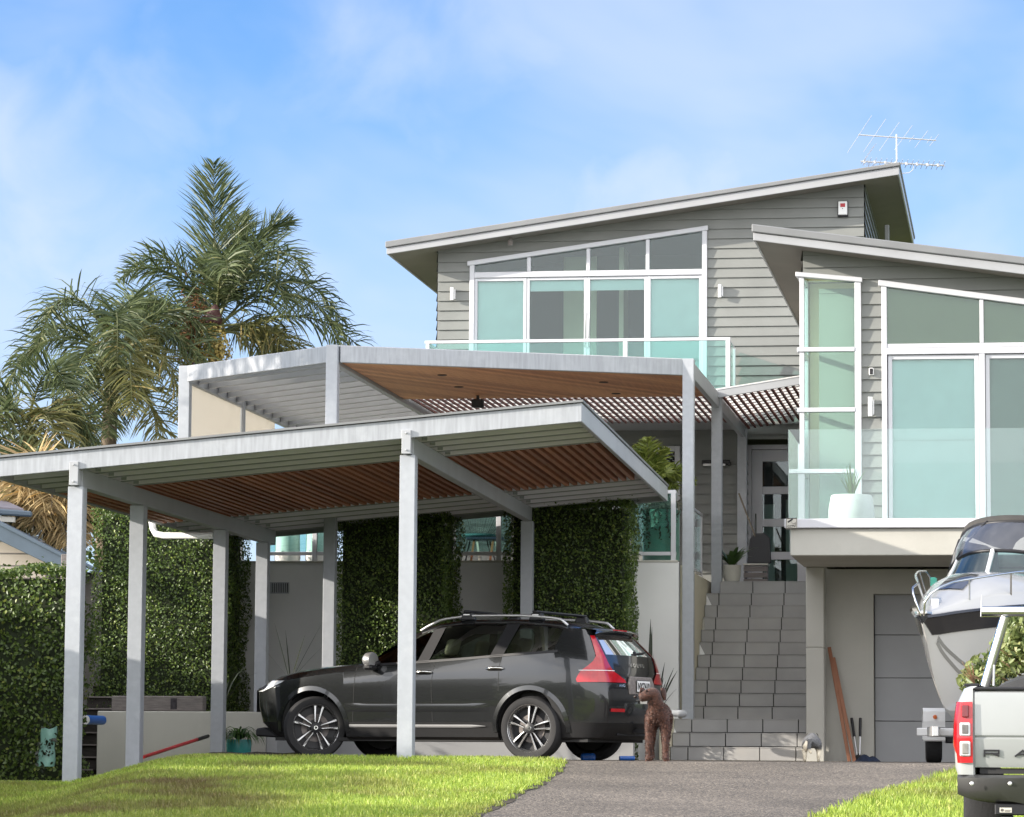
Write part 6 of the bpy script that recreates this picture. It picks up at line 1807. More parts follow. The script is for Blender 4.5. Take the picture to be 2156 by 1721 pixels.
for sg in (-1, 1):
    s_ = jn(.0, .075 * sg, .44, (.060, .068), ch); e_ = jn(-.02, .088 * sg, .33, .046, s_); k_ = jn(.01, .090 * sg, .19, .036, e_); w_ = jn(.005, .092 * sg, .07, .034, k_); p_ = jn(.035, .094 * sg, .03, (.040, .030), w_); jn(.068, .095 * sg, .02, .026, p_)
    oy = .022; h_ = jn(-.48, .075 * sg + oy, .43, (.075, .085), pel); kn = jn(-.42, .080 * sg + oy, .31, .055, h_); hk = jn(-.54, .080 * sg + oy, .19, .035, kn); a_ = jn(-.52, .080 * sg + oy, .07, .03, hk); jn(-.47, .080 * sg + oy, .022, .028, a_)
t1 = jn(-.62, .0, .57, .035, pel); jn(-.74, .02, .50, .022, t1)
M['brownfur'] = fur_mat('brown_curly_fur', (.024, .009, .006), (.10, .038, .022))
M['brownhair'] = leafy('brown_hair', (.032, .012, .008), (.11, .043, .026), (.27, .12, .07), rough=.5, trans=.1)
J = [(p, tuple(q * 1.07 for q in (r if isinstance(r, tuple) else (r, r)))) for p, r in J]
db = skinned('dog_body', J, Lk, M['brownfur'], dog, 2, 0, .006)
hair('coat', db, 9000, .019, M['brownhair'], dog, lambda p: (p[:, 2] < .64) | (p[:, 0] < .02))
for sg in (-1, 1):
    c = Vector((.035, -.055 + .088 * sg, .785)); mb = MB(Df); rows = []
    for f in np.linspace(0, 1, 7):
        wv = .046 * math.sin(math.pi * min(1, .2 + f * .75)); o_ = Vector((-.01 * f + .015, (.02 + .02 * f) * sg * 1.0, -.135 * f + .012))
        ax = Vector((.8, -.6, 0)); rows.append([tuple(c + o_ - ax * wv), tuple(c + o_ + Vector((0, .012 * sg, 0))), tuple(c + o_ + ax * wv)])
    mb.grid(rows); ear = build('ear', mb, M['brownfur'], dog, smooth=180)
    sm = ear.modifiers.new('thick', 'SOLIDIFY'); sm.thickness = .012
def ball(mb, c, r, n=12, sx=1, sy=1, sz=1):
    mb.lathe([(max(.0005, r * math.sin(t)) * 1.0, -r * math.cos(t)) for t in np.linspace(0, math.pi, 8)], c, n, caps=False)
mb = MB(Df); ball(mb, (.142, -.240, .698), .019); build('nose', mb, surf('dog_nose', (.02, .012, .01), .3), dog, smooth=180)
mb = MB(Df); ball(mb, (.165, -.115, .762), .012); ball(mb, (.075, -.165, .762), .012); build('eye', mb, surf('dog_eye', (.015, .01, .008), .1), dog, smooth=180)
mb = MB(Df); mb.tube([(.105, -.228, .660), (.150, -.222, .655), (.178, -.175, .665)], .005, 5); build('mouth', mb, M['dark'], dog)

# small grey dog walking away beside the pillar
Sf = Frame(0, (0, 0, 0)); ds = Vector((.10, .99, 0)).normalized(); Sf.e1 = ds; Sf.e2 = Vector((-ds.y, ds.x, 0)); ps = P(1709, 1602, 36.6); Sf.o = Vector((ps.x, 36.6, float(zg(ps.x, 36.6)))); Sf.rz = math.atan2(ds.y, ds.x); Sf.e1 = ds * 1.0
sdog = thing('small_dog', 'small dog with grey back and cream legs seen from behind at the garage pillar', 'dog', Sf.o, Sf.rz)
J = []; Lk = []
Wd = lambda x, y, z: Sf.W(x * 1.2, y * 1.25, z * 1.16)
pel = jn(0, 0, .215, (.078, .072)); bel = jn(.16, 0, .205, (.078, .08), pel); ch = jn(.30, 0, .205, (.078, .085), bel); nk = jn(.38, 0, .235, .055, ch); hd = jn(.43, .0, .245, .055, nk); jn(.50, 0, .225, .03, hd)
for sg in (-1, 1):
    h_ = jn(.01, .058 * sg, .165, (.046, .05), pel); kn = jn(.045, .062 * sg, .115, .034, h_); hk = jn(-.02, .060 * sg, .075, .022, kn); a_ = jn(-.012, .060 * sg, .03, .019, hk); jn(.02, .06 * sg, .012, .02, a_)
    s_ = jn(.30, .058 * sg, .15, .036, ch); k_ = jn(.29, .06 * sg, .085, .022, s_); a2 = jn(.295, .06 * sg, .03, .018, k_); jn(.32, .06 * sg, .012, .02, a2)
t1 = jn(-.065, .01, .205, .026, pel); t2 = jn(-.10, .025, .135, .024, t1); jn(-.115, .0, .085, .014, t2)
def two_tone():
    m = fur_mat('grey_cream_fur', (.045, .045, .048), (.12, .12, .12)); nt = m.node_tree; L = nt.links
    bs = [n for n in nt.nodes if n.type == 'BSDF_PRINCIPLED'][0]; mx = [n for n in nt.nodes if n.type == 'MIX'][0]
    tc = N(nt, 'ShaderNodeTexCoord'); sp = N(nt, 'ShaderNodeSeparateXYZ'); L.new(tc.outputs['Object'], sp.inputs[0])
    mr = N(nt, 'ShaderNodeMapRange'); mr.inputs[1].default_value = .125; mr.inputs[2].default_value = .155; mr.inputs[3].default_value = 1; mr.inputs[4].default_value = 0; L.new(sp.outputs['Z'], mr.inputs[0])
    m2 = N(nt, 'ShaderNodeMix', data_type='RGBA'); m2.inputs[7].default_value = (.62, .55, .42, 1); L.new(mr.outputs[0], m2.inputs[0]); L.new(mx.outputs[2], m2.inputs[6]); L.new(m2.outputs[2], bs.inputs['Base Color'])
    return m
b2 = skinned('dog_body', J, Lk, two_tone(), sdog, 2, 0, .002)
mb = MB(Sf)
mb.tube([(-.075, .055, .235), (-.095, .066, .175), (-.082, .058, .12)], [.012, .034, .010], 8); build('pale_haunch', mb, surf('cream_fur', (.60, .53, .41), .8, .15, 20), sdog, smooth=180)
for sg in (-1, 1):
    mb = MB(Sf); mb.prism([(.48, .04 * sg, .33), (.53, .06 * sg, .32), (.51, .075 * sg, .275)], (.012, 0, 0)); build('ear', mb, M['darkleaf'] if False else surf('dark_fur', (.05, .05, .05), .9), sdog)
# ------------------------------------------------------------------ silver pickup bed, bottom right
M['silver'] = paint('silver_car_paint', (.34, .355, .35), .2, .36)
M['bumper'] = surf('dark_chrome_bumper', (.10, .10, .10), .28, .06, 2, metal=.7)
YU = 22.3; bxx = 1.0
tl_ = P(2051, 1530, YU); bl_ = P(2009, 1530, YU)
Gz = float(zg(tl_.x, YU)) - .02
Uf = Frame(9.2, (0, 0, 0))                          # a across (to the right), b forward (away)
def U(x, y, db=0):
    b = Uf.b_of(2051, 1530, YU) + db; a, z = Uf.hit(x, y, b); return a, b, z
aTL, bT0, zRail = U(2051, 1454.5); aBL = U(2011, 1530)[0]
zTB = U(2051, 1615.6)[2]; zCre = U(2051, 1552)[2]
WID = 2 * (aTL - aBL) + 1.46; aC = aBL + WID / 2
pu = thing('pickup_bed', 'silver pickup bed with red tail lights, sports bar and a load of cut branches', 'pickup truck', Uf.W(aC, bT0 + 1, Gz), Uf.rz)
LEN = 2.1
def prof(a_in):                                      # side panel section from bottom to rail; a_in: offset from outer face
    return None
for s in (-1, 1):
    X = lambda o: aC + s * (WID / 2 - o)
    zz = [(U(2015, 1631)[2], .015), (zTB, .0), (U(2010, 1580)[2], -.005), (U(2010, 1520)[2], .0), (U(2016, 1478)[2], .02), (U(2016, 1450)[2], .06), (zRail + .03, .10)]
    mb = MB(Uf)
    rows = []
    for b in (bT0 - .0, bT0 + .03, bT0 + LEN * .5, bT0 + LEN):
        r = [(X(o + (.03 if b == bT0 else 0)), b, z) for z, o in zz] + [(X(.13), b, zRail + .03), (X(.13), b, zz[0][0])]
        rows.append(r)
    mb.grid(rows)
    mb.face(rows[0]); mb.face(rows[-1])
    build('side_panel', mb, M['silver'], pu, smooth=40)
    # rear corner pillar
    mb = MB(Uf); rows = []
    ai = U(2049, 1530)[0] - aBL
    for b, ex in ((bT0 - .012, .012), (bT0 - .02, .03)):
        pass
    zs_ = [z for z, o in zz]
    for z, o in zz:
        rows.append([(X(o), bT0 + .02, z), (X(o + .012), bT0 - .012, z), (X(o + .035), bT0 - .03, z), (X(max(ai, o + .05)), bT0 - .036, z)])
    mb.grid(rows); build('corner_panel', mb, M['silver'], pu, smooth=50)
    # tail light
    z0, z1 = U(2015, 1606)[2], U(2015, 1478)[2]
    h = z1 - z0
    mb = MB(Uf); rows = []
    for z in np.linspace(z0, z1, 8):
        o = float(np.interp(z, [p[0] for p in zz], [p[1] for p in zz])); f = (z - z0) / h; e = .018 * (1 - f) if f < .2 else 0
        rows.append([(X(o - .004 + e * 1.5), bT0 + .14, z), (X(o - .012 + e), bT0 + .03, z), (X(o + .0 + e), bT0 - .026, z), (X(o + .03 + e), bT0 - .05, z), (X(ai - .002), bT0 - .056, z)])
    mb.grid(rows); lt = build('tail_light', mb, M['lampred'], pu, smooth=50)
    def cell(f0, f1, mat, name, rim=None):
        za, zb = z0 + h * f0, z0 + h * f1
        a0_, a1_ = X(.045), X(ai - .028)
        if rim: 
            mb = MB(Uf); mb.box(min(a0_, a1_) - .014, max(a0_, a1_) + .010, bT0 - .064, bT0 - .05, za - .012, zb + .012); build('lens_rim', mb, rim, lt, bevel=.008)
        mb = MB(Uf); mb.box(min(a0_, a1_), max(a0_, a1_), bT0 - .068, bT0 - .052, za, zb); build(name, mb, mat, lt, bevel=.008, seg=2)
    cell(.135, .325, surf('smoked_lens', (.20, .19, .17), .12, .3, 20, coat=1), 'reverse_lens', M['lampclear']); cell(.47, .63, surf('smoked_lens_b', (.12, .11, .10), .12, .4, 20, coat=1), 'indicator_lens', M['lampclear'])
    cell(.74, .95, surf('deep_red_lens', (.16, .004, .008), .15, .2, 15, coat=1), 'brake_lens')
# tailgate with its pressed crease
mb = MB(Uf); a0_, a1_ = aTL + .004, aC + (aC - aTL) - .004
sec = [(zTB, -.015), (zTB + .03, -.024), (zCre - .012, -.030), (zCre, -.020), (zCre + .012, -.034), (zRail - .05, -.036), (zRail - .012, -.030), (zRail, -.012), (zRail, .05), (zTB, .05)]
rows = [[(a, bT0 + d, z) for z, d in sec] for a in (a0_, a0_ + .02, a1_ - .02, a1_)]
mb.grid(rows, closed=True); mb.face(rows[0]); mb.face(rows[-1]); tg = build('tailgate', mb, M['silver'], pu, smooth=35)
# tailgate letters, extended stencil face built stroke by stroke
zl0, zl1 = U(2100, 1593.6)[2], U(2100, 1578.6)[2]; lw = U(2103, 1586)[0] - U(2073, 1586)[0]; pit = U(2139.5, 1586)[0] - U(2073, 1586)[0] - .004
hgt = zl1 - zl0; st_ = hgt * .24
GL = {'R': [((0, 0), (0, 1)), ((0, 1), (1, 1)), ((1, 1), (1, .48)), ((0, .42), (1, .42)), ((.55, .42), (.98, 0))], 'A': [((0, 0), (.5, 1)), ((.5, 1), (1, 0)), ((.2, .3), (.8, .3))], 'N': [((0, 0), (0, 1)), ((0, 1), (1, 0)), ((1, 0), (1, 1))],
      'G': [((1, 1), (0, 1)), ((0, 1), (0, 0)), ((0, 0), (1, 0)), ((1, 0), (1, .5)), ((.5, .5), (1, .5))], 'E': [((0, 0), (0, 1)), ((0, 1), (1, 1)), ((0, .5), (.9, .5)), ((0, 0), (1, 0))]}
mb = MB(Uf); aw0 = U(2073, 1586)[0]
tot = pit * 5 + lw; start = aC - tot / 2; start = aw0
for i, chh_ in enumerate('RANGER'):
    for (p, q) in GL[chh_]:
        pa, qa = (start + i * pit + p[0] * lw, zl0 + st_ / 2 + p[1] * (hgt - st_)), (start + i * pit + q[0] * lw, zl0 + st_ / 2 + q[1] * (hgt - st_))
        if pa != qa:
            d = Vector((qa[0] - pa[0], qa[1] - pa[1])).normalized() * st_ * .5
            if start + i * pit + lw < aC + (aC - aTL): member(mb, (pa[0] - d.x, pa[1] - d.y), (qa[0] + d.x, qa[1] + d.y), st_, bT0 - .036 - .001 * (i % 2) - .0004 * GL[chh_].index((p, q)), bT0 - .022)
build('lettering', mb, M['black'], tg)
mb = MB(Uf); mb.box(a0_ + .03, a1_ - .03, bT0 + .0, bT0 + .25, U(2060, 1629)[2], zTB - .006); build('gap_panel', mb, M['dark'], pu)
mb = MB(Uf); mb.box(a0_ - .02, a1_ + .02, bT0 - .034, bT0 + .06, zRail + .002, zRail + .026); rl = build('rail_cap', mb, M['black'], pu, bevel=.008)
for s in (-1, 1):
    mb = MB(Uf); X = lambda o: aC + s * (WID / 2 - o); mb.box(min(X(.06), X(.16)), max(X(.06), X(.16)), bT0 + .06, bT0 + LEN, zRail + .031, zRail + .05); build('rail_cap', mb, M['black'], pu, bevel=.006)
mb = MB(Uf); mb.box(aBL + .12, aC + (aC - aBL) - .12, bT0 + .05, bT0 + LEN, zTB + .02, zTB + .06); mb.box(aBL + .12, aC + (aC - aBL) - .12, bT0 + LEN - .04, bT0 + LEN, zTB, zRail); build('bed_floor', mb, M['black'], pu)
# bumper: a curved step bumper
zb1_, zb0_ = U(2016, 1631)[2], U(2030, 1682)[2]
mb = MB(Uf); rows = []
for f in np.linspace(-1, 1, 25):
    a = aC + f * (WID / 2 - .012); e = abs(f) ** 6; cen = 1 if abs(f) < .42 else max(0, 1 - (abs(f) - .42) / .12)
    zl = zb0_ - .065 * (1 - e * 1.0) * (0.55 + .45 * cen) + .03 * e
    rows.append([(a, bT0 + .05, zb1_), (a, bT0 - .10 + .12 * e, zb1_), (a, bT0 - .135 + .13 * e, zb1_ - .02), (a, bT0 - .13 + .13 * e + .02 * cen, (zb1_ + zl) / 2 - .01), (a, bT0 - .09 + .11 * e, zl + .02), (a, bT0 - .03 + .06 * e, zl), (a, bT0 + .05, zl + .02)])
mb.grid(rows, closed=True); mb.face(rows[0]); mb.face(rows[-1]); bp_ = build('bumper', mb, M['bumper'], pu, smooth=40)
mb = MB(Uf); mb.box(aC - WID * .21, aC + WID * .21, bT0 - .128, bT0 - .1, zb1_ - .135, zb1_ + .003); build('step_pad', mb, M['black'], bp_, bevel=.012)
for x in (2046.3, 2126.7, 2420):
    a, b, z = U(x, 1650, -.135); 
    mb = MB(Uf); mb.lathe([(.001, -.006), (.008, -.006), (.013, -.003), (.015, .002)], (a, bT0 - .135 + .0, z), 16, 'y'); build('parking_sensor', mb, M['alu'], bp_)
# tow hitch with a small pale sticker, tyres
a, b, z = U(2117, 1707, -.06); 
mb = MB(Uf); mb.box(a - .07, a + 1.2, b - .02, b + .1, z - .03, z + .045); mb.box(a - .03, a + .05, b - .0, b + .3, z - .13, z - .031); build('tow_hitch', mb, M['black'], pu, bevel=.008)
mb = MB(Uf); mb.box(a - .038, a + .042, b - .024, b - .0195, z - .012, z + .02); build('hitch_sticker', mb, M['potstone'], pu)
mb = MB(Uf); mb.lathe([(.001, 0), (.01, 0)], (a - .022, b - .026, z + .004), 10, 'y'); mb.box(a - .005, a + .035, b - .0265, b - .0245, z + .002, z + .006); mb.box(a - .005, a + .03, b - .0265, b - .0245, z - .006, z - .002); build('sticker_print', mb, M['greywood'], pu)
for s in (-1, 1):
    for bb in (bT0 + .95,):
        t = bpy.data.objects.new('wheel', None); reg(t); cw = Uf.W(aC + s * (WID / 2 - .17), bb, Gz + .385); put(t, pu, Matrix.Translation(cw) @ Matrix.Rotation(Uf.rz, 4, 'Z'))
        c = (aC + s * (WID / 2 - .17), bb, Gz + .385)
        mb = MB(Uf); mb.lathe([(.20, -.125), (.33, -.135), (.372, -.12), (.385, -.08), (.386, 0), (.385, .08), (.372, .12), (.33, .135), (.20, .125)], c, 40, 'x', caps=False); build('tyre', mb, M['rubber'], t, smooth=40)
        mb = MB(Uf); mb.lathe([(.001, .06 * s), (.19, .08 * s), (.215, .125 * s), (.215, -.1 * s), (.001, -.1 * s)], c, 28, 'x', caps=False); build('rim', mb, M['alu'], t, smooth=40)
# sports bar
mb = MB(Uf)
bS_ = bT0 + .34
def US(x, y): a, z = Uf.hit(x, y, bS_); return (a, bS_, z)
p0, p1 = US(2072, 1440), US(2116, 1299)
mir_ = lambda p: (2 * aC - p[0], p[1], p[2])
mb.tube([(p0[0], p0[1], p0[2] - .03), p1], .034, 14); mb.tube([mir_((p0[0], p0[1], p0[2] - .03)), mir_(p1)], .034, 14)
q0, q1 = US(2066, 1291), US(2140, 1288)
top0 = (q0[0], bS_, q1[2]); mb.tube([(q0[0], bS_, q1[2]), (2 * aC - q0[0], bS_, q1[2])], .036, 14)
sb_ = build('sports_bar', mb, M['chrome'], pu, smooth=50)
mb = MB(Uf); s0, s1, s2 = US(2064, 1299), US(2070, 1299), US(2066.5, 1250); mb.prism([s0, s1, s2], (0, .05, 0)); build('bar_end_plate', mb, M['alu'], sb_, bevel=.003)
mb = MB(Uf); r0 = US(2084, 1440); mb.tube([(r0[0] + .03, bT0 + .02, r0[2] - .02), (r0[0] + .035, bT0 + .02, r0[2] + .12)], .008, 6); build('tailgate_pin', mb, M['alu'], pu)
# dark folded cover in the bed and the cut branches
mb = MB(Uf); rows = []
c0_ = U(2090, 1445, .5); 
for a in np.linspace(c0_[0], c0_[0] + 1.1, 14):
    f = (a - c0_[0]) / 1.1; hh = .20 * math.sin(min(1, f * 1.9 + .02) * math.pi / 2) + .015 * math.sin(a * 17)
    rows.append([(a, bT0 + .12, zRail - .1), (a, bT0 + .15, zRail + hh * .75), (a, bT0 + .3, zRail + hh), (a, bT0 + .6, zRail + hh * .8), (a, bT0 + .7, zRail - .1)])
mb.grid(rows); t = tag(build('folded_cover', mb, surf('grey_vinyl', (.045, .045, .046), .55, .2, 5, bump=.3, bscale=14), smooth=60), 'folded dark grey cover lying in the silver pickup bed', 'cover')
CL = []
for (x, y, r, n) in ((2046, 1428, .10, 110), (2066, 1412, .12, 160), (2058, 1436, .09, 120), (2105, 1395, .12, 150), (2125, 1372, .15, 260), (2150, 1352, .16, 300), (2148, 1382, .15, 260), (2170, 1335, .2, 380), (2120, 1402, .10, 130), (2190, 1370, .25, 400), (2088, 1432, .1, 100)):
    c = np.array(P(x, y, YU + .75 + RND.uniform(-.15, .25))); U_ = NPR.normal(0, 1, (n, 3)); U_ /= np.linalg.norm(U_, axis=1)[:, None]; CL.append(c + U_ * (NPR.uniform(.2, 1, (n, 1)) ** .5) * r)
CL = np.concatenate(CL)
t = thing('cut_branches', 'pile of cut leafy branches loaded in the silver pickup bed', 'branches', Uf.W(aBL + .6, bT0 + .8, zRail - .3))
leaf_mesh('foliage', CL, np.tile([[-.3, -.6, .5]], (len(CL), 1)), .062, M['cutleaf'], t, aspect=.42, spread=.9)
mb = MB()
for x, y in ((2046, 1426), (2070, 1408), (2110, 1392), (2130, 1372), (2155, 1345), (2035, 1418), (2098, 1362), (2180, 1330), (2120, 1398)):
    e = P(x, y, YU + .6); s0 = Uf.W(aBL + .45 + RND.uniform(0, .8), bT0 + 1.0, zRail - .2); mb.tube([s0, s0.lerp(e, .6) + Vector((0, 0, .05)), e], [.012, .008, .004], 5)
build('twigs', mb, surf('cut_twig', (.30, .20, .12), .8, .2), t)
mb = MB()
for k in range(16):
    e = P(2040 + RND.uniform(-18, 12), 1402 + RND.uniform(-12, 14), YU + .5); s0 = P(2052, 1440, YU + .6); mb.tube([s0, e], [.004, .0015], 4)
build('dry_stems', mb, surf('dry_stem', (.45, .28, .17), .8, .2), t)

# ------------------------------------------------------------------ the boat on its trailer
YB = 36.9; th = rad(28)
bowp = P(1942, 1303, YB)
Bf = Frame(0); Bf.e1 = Vector((-math.sin(th), -math.cos(th), 0)); Bf.e2 = Vector((math.cos(th), -math.sin(th), 0)); LB = 5.6
Bf.rz = math.atan2(Bf.e1.y, Bf.e1.x); bz = float(zg(bowp.x, 38))
Bf.o = Vector((bowp.x, bowp.y, 0)) - Bf.e1 * LB; Bf.o.z = bz
M['gel'] = surf('white_gelcoat', (.55, .54, .52), .16, .02, 1.5, coat=.6, spec=.6)
M['gelgrey'] = surf('grey_hull_paint', (.34, .34, .335), .2, .03, 1.5, coat=.6)
boat = thing('motor_boat', 'white and black trailer boat with dark canopy and bow rails in front of the garage', 'boat', Bf.W(2.8, 0, 0), Bf.rz)
zsh = bowp.z - bz                                    # sheer height at the bow
SX = [0, 1.2, 2.4, 3.4, 4.2, 4.8, 5.2, 5.45, 5.6]
def hull(x):
    bs_ = pchip(SX, [1.0, 1.04, 1.02, .88, .64, .41, .23, .115, .035], x)                  # half beam at the sheer
    zs_ = pchip(SX, [zsh + .10, zsh + .16, zsh + .21, zsh + .21, zsh + .17, zsh + .11, zsh + .06, zsh + .02, zsh], x)
    zk = pchip([0, 2.4, 3.6, 4.4, 4.85, 5.1, 5.3, 5.45, 5.6], [.42, .42, .43, .47, .58, .78, 1.02, zsh - .27, zsh - .06], x)
    return float(bs_), float(zs_), float(zk)
def hpt(x, t):
    bs_, zs_, zk = hull(x); ff = float(sstep(x, 2.8, 5.0))
    ya = .86 * t / .34 if t < .34 else .86 + .14 * ((t - .34) / .66) ** .8
    yf = t ** .80
    return (x, bs_ * (ya * (1 - ff) + yf * ff), zk + (zs_ - zk) * t)
xs_b = np.concatenate([np.linspace(0, 4.0, 14), np.linspace(4.12, 5.6, 20)])
low, mid, band, deck = MB(Bf), MB(Bf), MB(Bf), MB(Bf)
for s in (1, -1):
    rl_, rm_, rb_, rd_ = [], [], [], []
    for x in xs_b:
        bs_, zs_, zk = hull(x); tb = max(.35, 1 - .20 / max(.1, zs_ - zk))
        tl_2 = .30 * (1 - float(sstep(x, 3.9, 5.0)))
        rl_.append([carpt(hpt(x, t), s) for t in np.linspace(0, tl_2 + .001, 5)])
        rm_.append([carpt(hpt(x, t), s) for t in np.linspace(tl_2, tb, 9)])
        p = hpt(x, tb); q = hpt(x, 1)
        rb_.append([(x, (hpt(x, t)[1] + .012) * s, hpt(x, t)[2]) for t in np.linspace(tb, 1, 4)] + [(x + .012, (bs_ + .04) * s, zs_ + .012), (x, (bs_ + .02) * s, zs_ + .04), (x, max(0, bs_ - .05) * s, zs_ + .04)])
        cr = .36 * float(sstep(x, 5.65, 3.9)); k = max(0, bs_ - .05)
        rd_.append([(x, k * s, zs_ + .039), (x, k * .90 * s, zs_ + .06 + cr * .30), (x, k * .66 * s, zs_ + .06 + cr * .72), (x, k * .35 * s, zs_ + .06 + cr * .95), (x, 0, zs_ + .06 + cr)])
    low.grid(rl_); mid.grid(rm_); band.grid(rb_); deck.grid(rd_)
weld(low, 'hull_bottom', M['gelgrey'], boat, 40, .001); hs = weld(mid, 'hull_side', M['gel'], boat, 60, .001); weld(band, 'gunwale_band', surf('black_hull_band', (.018, .018, .02), .12, .1, coat=.8), boat, 40, .001); weld(deck, 'foredeck', M['gel'], boat, 60, .001)
for t0 in (.30, .40):                                  # spray strakes along the topsides
    mb = MB(Bf); rows = []
    for x in xs_b[4:-3]:
        p = hpt(x, t0 + .10 * float(sstep(x, 3.8, 5.4))); rows.append([(x, p[1] + .002, p[2] + .03), (x, p[1] + .026, p[2] + .008), (x, p[1] - .004, p[2] - .018)])
    mb.grid(rows); build('spray_strake', mb, M['gelgrey'], hs, smooth=60)
# windscreen: raked panes with a centre post
def dz(x): return hull(x)[1] + .24
x0w = 3.55
scr = MB(Bf); frm = MB(Bf)
base_ = []; top_ = []
for f in np.linspace(-1, 1, 15):
    xb = x0w - .75 * abs(f) ** 2.2; yb = f * .90; zb_ = dz(3.0) + .06 - .10 * f * f
    base_.append(Vector((xb, yb, zb_))); top_.append(Vector((xb - .28 + .1 * abs(f) ** 3, yb * .88, zb_ + .38 - .10 * abs(f) ** 4)))
scr.grid([base_, [b.lerp(t, .5) + Vector((.015, 0, 0)) for b, t in zip(base_, top_)], top_]); ws = build('windscreen', scr, glass('boat_screen', (.30, .52, .56), 1.5, haze=.12, hazecol=(.10, .22, .27)), boat, smooth=180)
frm.tube(top_, .024, 8); frm.tube(base_, .02, 8); build('screen_edge', frm, M['black'], ws, smooth=60)
for i in (7,):
    mb = MB(Bf); mb.bar(tuple(base_[i] + Vector((.012, 0, 0))), tuple(top_[i] + Vector((.012, 0, 0))), .075, .04, (0, 1, 0)); build('screen_post', mb, M['whiteplastic'], ws, bevel=.006)
for i in (2, 12):
    mb = MB(Bf); mb.bar(tuple(base_[i] + Vector((.012, 0, 0))), tuple(top_[i] + Vector((.012, 0, 0))), .03, .03, (0, 1, 0)); build('screen_post', mb, M['whiteplastic'], ws, bevel=.006)
mb = MB(Bf); rows = []
for xx, up in ((3.75, 0), (3.5, .10), (3.1, .15), (2.4, .15), (.4, .12)):
    rows.append([(xx - .5 * abs(f) ** 2.5 * (xx > 3), f * .95, dz(3.0) - .17 + up * 1.3 * (1 - .25 * f * f) - .10 * f * f) for f in np.linspace(-1, 1, 13)])
mb.grid(rows); build('cabin_top', mb, M['gel'], boat, smooth=180)
# canopy: clear front curtain with dark bound edges, dark top
can = MB(Bf); ct = []
for f in np.linspace(-1, 1, 15):
    t = top_[int(round((f + 1) * 7))]; ct.append(Vector((t.x - .42, f * .80, dz(3.0) + .83 - .09 * f * f - .10 * abs(f) ** 8)))
can.grid([[t + Vector((0, 0, .02)) for t in top_], [t.lerp(c, .5) + Vector((.07, 0, .01)) for t, c in zip(top_, ct)], ct])
cv = build('front_curtain', can, glass('clear_vinyl', (.55, .58, .62), 1.0, .08, .14, (.30, .33, .42)), boat, smooth=180)
M['canvas'] = surf('dark_canvas', (.045, .042, .038), .8, .15, 10)
mb = MB(Bf); rows = []
for k, dx in enumerate((.03, -.05, -.5, -1.2, -1.9)):
    rows.append([(c.x + dx, c.y * (1.03 if k else 1.0), c.z + (.0 if k == 0 else .06) - .02 * k * (k > 2)) for c in ct])
mb.grid(rows); mb.grid([[(c.x + .03, c.y, c.z - .035) for c in ct], rows[0]])
cp_ = build('canopy_top', mb, M['canvas'], boat, smooth=60)
mb = MB(Bf); mb.tube([c + Vector((.03, 0, -.03)) for c in ct], .022, 6)
for sg in (-1, 1):
    e = 0 if sg < 0 else 14; mb.tube([ct[e] + Vector((.02, 0, 0)), ct[e].lerp(top_[e], .55) + Vector((.03, 0, 0)), top_[e]], [.03, .022, .016], 6)
    i = 7 + sg * 4; j = 7 + sg * 5; mb.tube([top_[j] + Vector((.02, 0, .02)), top_[j].lerp(ct[i], .5) + Vector((.08, sg * -.05, .0)), ct[7 + sg * 2] + Vector((.03, 0, 0))], .012, 6)
build('curtain_binding', mb, M['black'], cv, smooth=60)
mb = MB(Bf); 
for sg in (-1, 1):
    mb.grid([[tuple(top_[0 if sg < 0 else 14]), tuple(ct[0 if sg < 0 else 14])], [(top_[0].x - 1.0, sg * .86, top_[0].z), (top_[0].x - 1.4, sg * .83, ct[0].z)], [(.5, sg * .9, top_[0].z - .2), (.8, sg * .83, ct[0].z - .05)]])
build('side_curtain', mb, M['canvas'], boat)
# deck hatch, bow rails, cleat, bow roller
mb = MB(Bf); rows = [[(x, y, hull(x)[1] + .075 + .36 * float(sstep(x, 5.65, 3.9)) * (1 - abs(y) * .35)) for y in np.linspace(-.16, .16, 5)] for x in np.linspace(4.2, 4.75, 6)]
mb.grid(rows); build('deck_hatch', mb, surf('smoked_hatch', (.05, .05, .055), .1, coat=1), boat, smooth=60)
mb = MB(Bf)
for s in (-1, 1):
    path = [(5.60, .02 * s, hull(5.55)[1] + .03), (5.66, .05 * s, hull(5.5)[1] + .16), (5.62, .10 * s, hull(5.5)[1] + .26), (5.48, .16 * s, hull(5.45)[1] + .33)]
    for x in np.linspace(5.2, 3.1, 12):
        bs_, zs_, zk = hull(x); path.append((x, max(.03, bs_ - .03) * s, zs_ + .36 + .10 * (5.2 - x) / 2.1))
    e = path[-1]; path += [(e[0] - .12, e[1], e[2] - .06), (e[0] - .16, e[1] - .02 * s, e[2] - .40)]
    mb.tube(path, .0135, 7)
    for x in (4.95, 4.3, 3.6):
        bs_, zs_, zk = hull(x); mb.tube([(x - .16, (bs_ - .09) * s, zs_ + .05), (x, (bs_ - .03) * s, zs_ + .36 + .10 * (5.2 - x) / 2.1)], .011, 6)
build('bow_rail', mb, M['chrome'], boat, smooth=60)
mb = MB(Bf); mb.box(5.3, 5.62, -.06, .06, zsh + .05, zsh + .09); mb.prism([(5.1, -.05, zsh + .13), (5.25, -.05, zsh + .11), (5.22, -.05, zsh + .24), (5.13, -.05, zsh + .26)], (0, .1, 0)); build('bow_roller', mb, M['alu'], boat, bevel=.01)
mb = MB(Bf); mb.box(3.7, 3.78, -.60, -.54, hull(3.7)[1] + .25, hull(3.7)[1] + .36); build('nav_light', mb, surf('green_lens', (.05, .35, .25), .2), boat, bevel=.01)

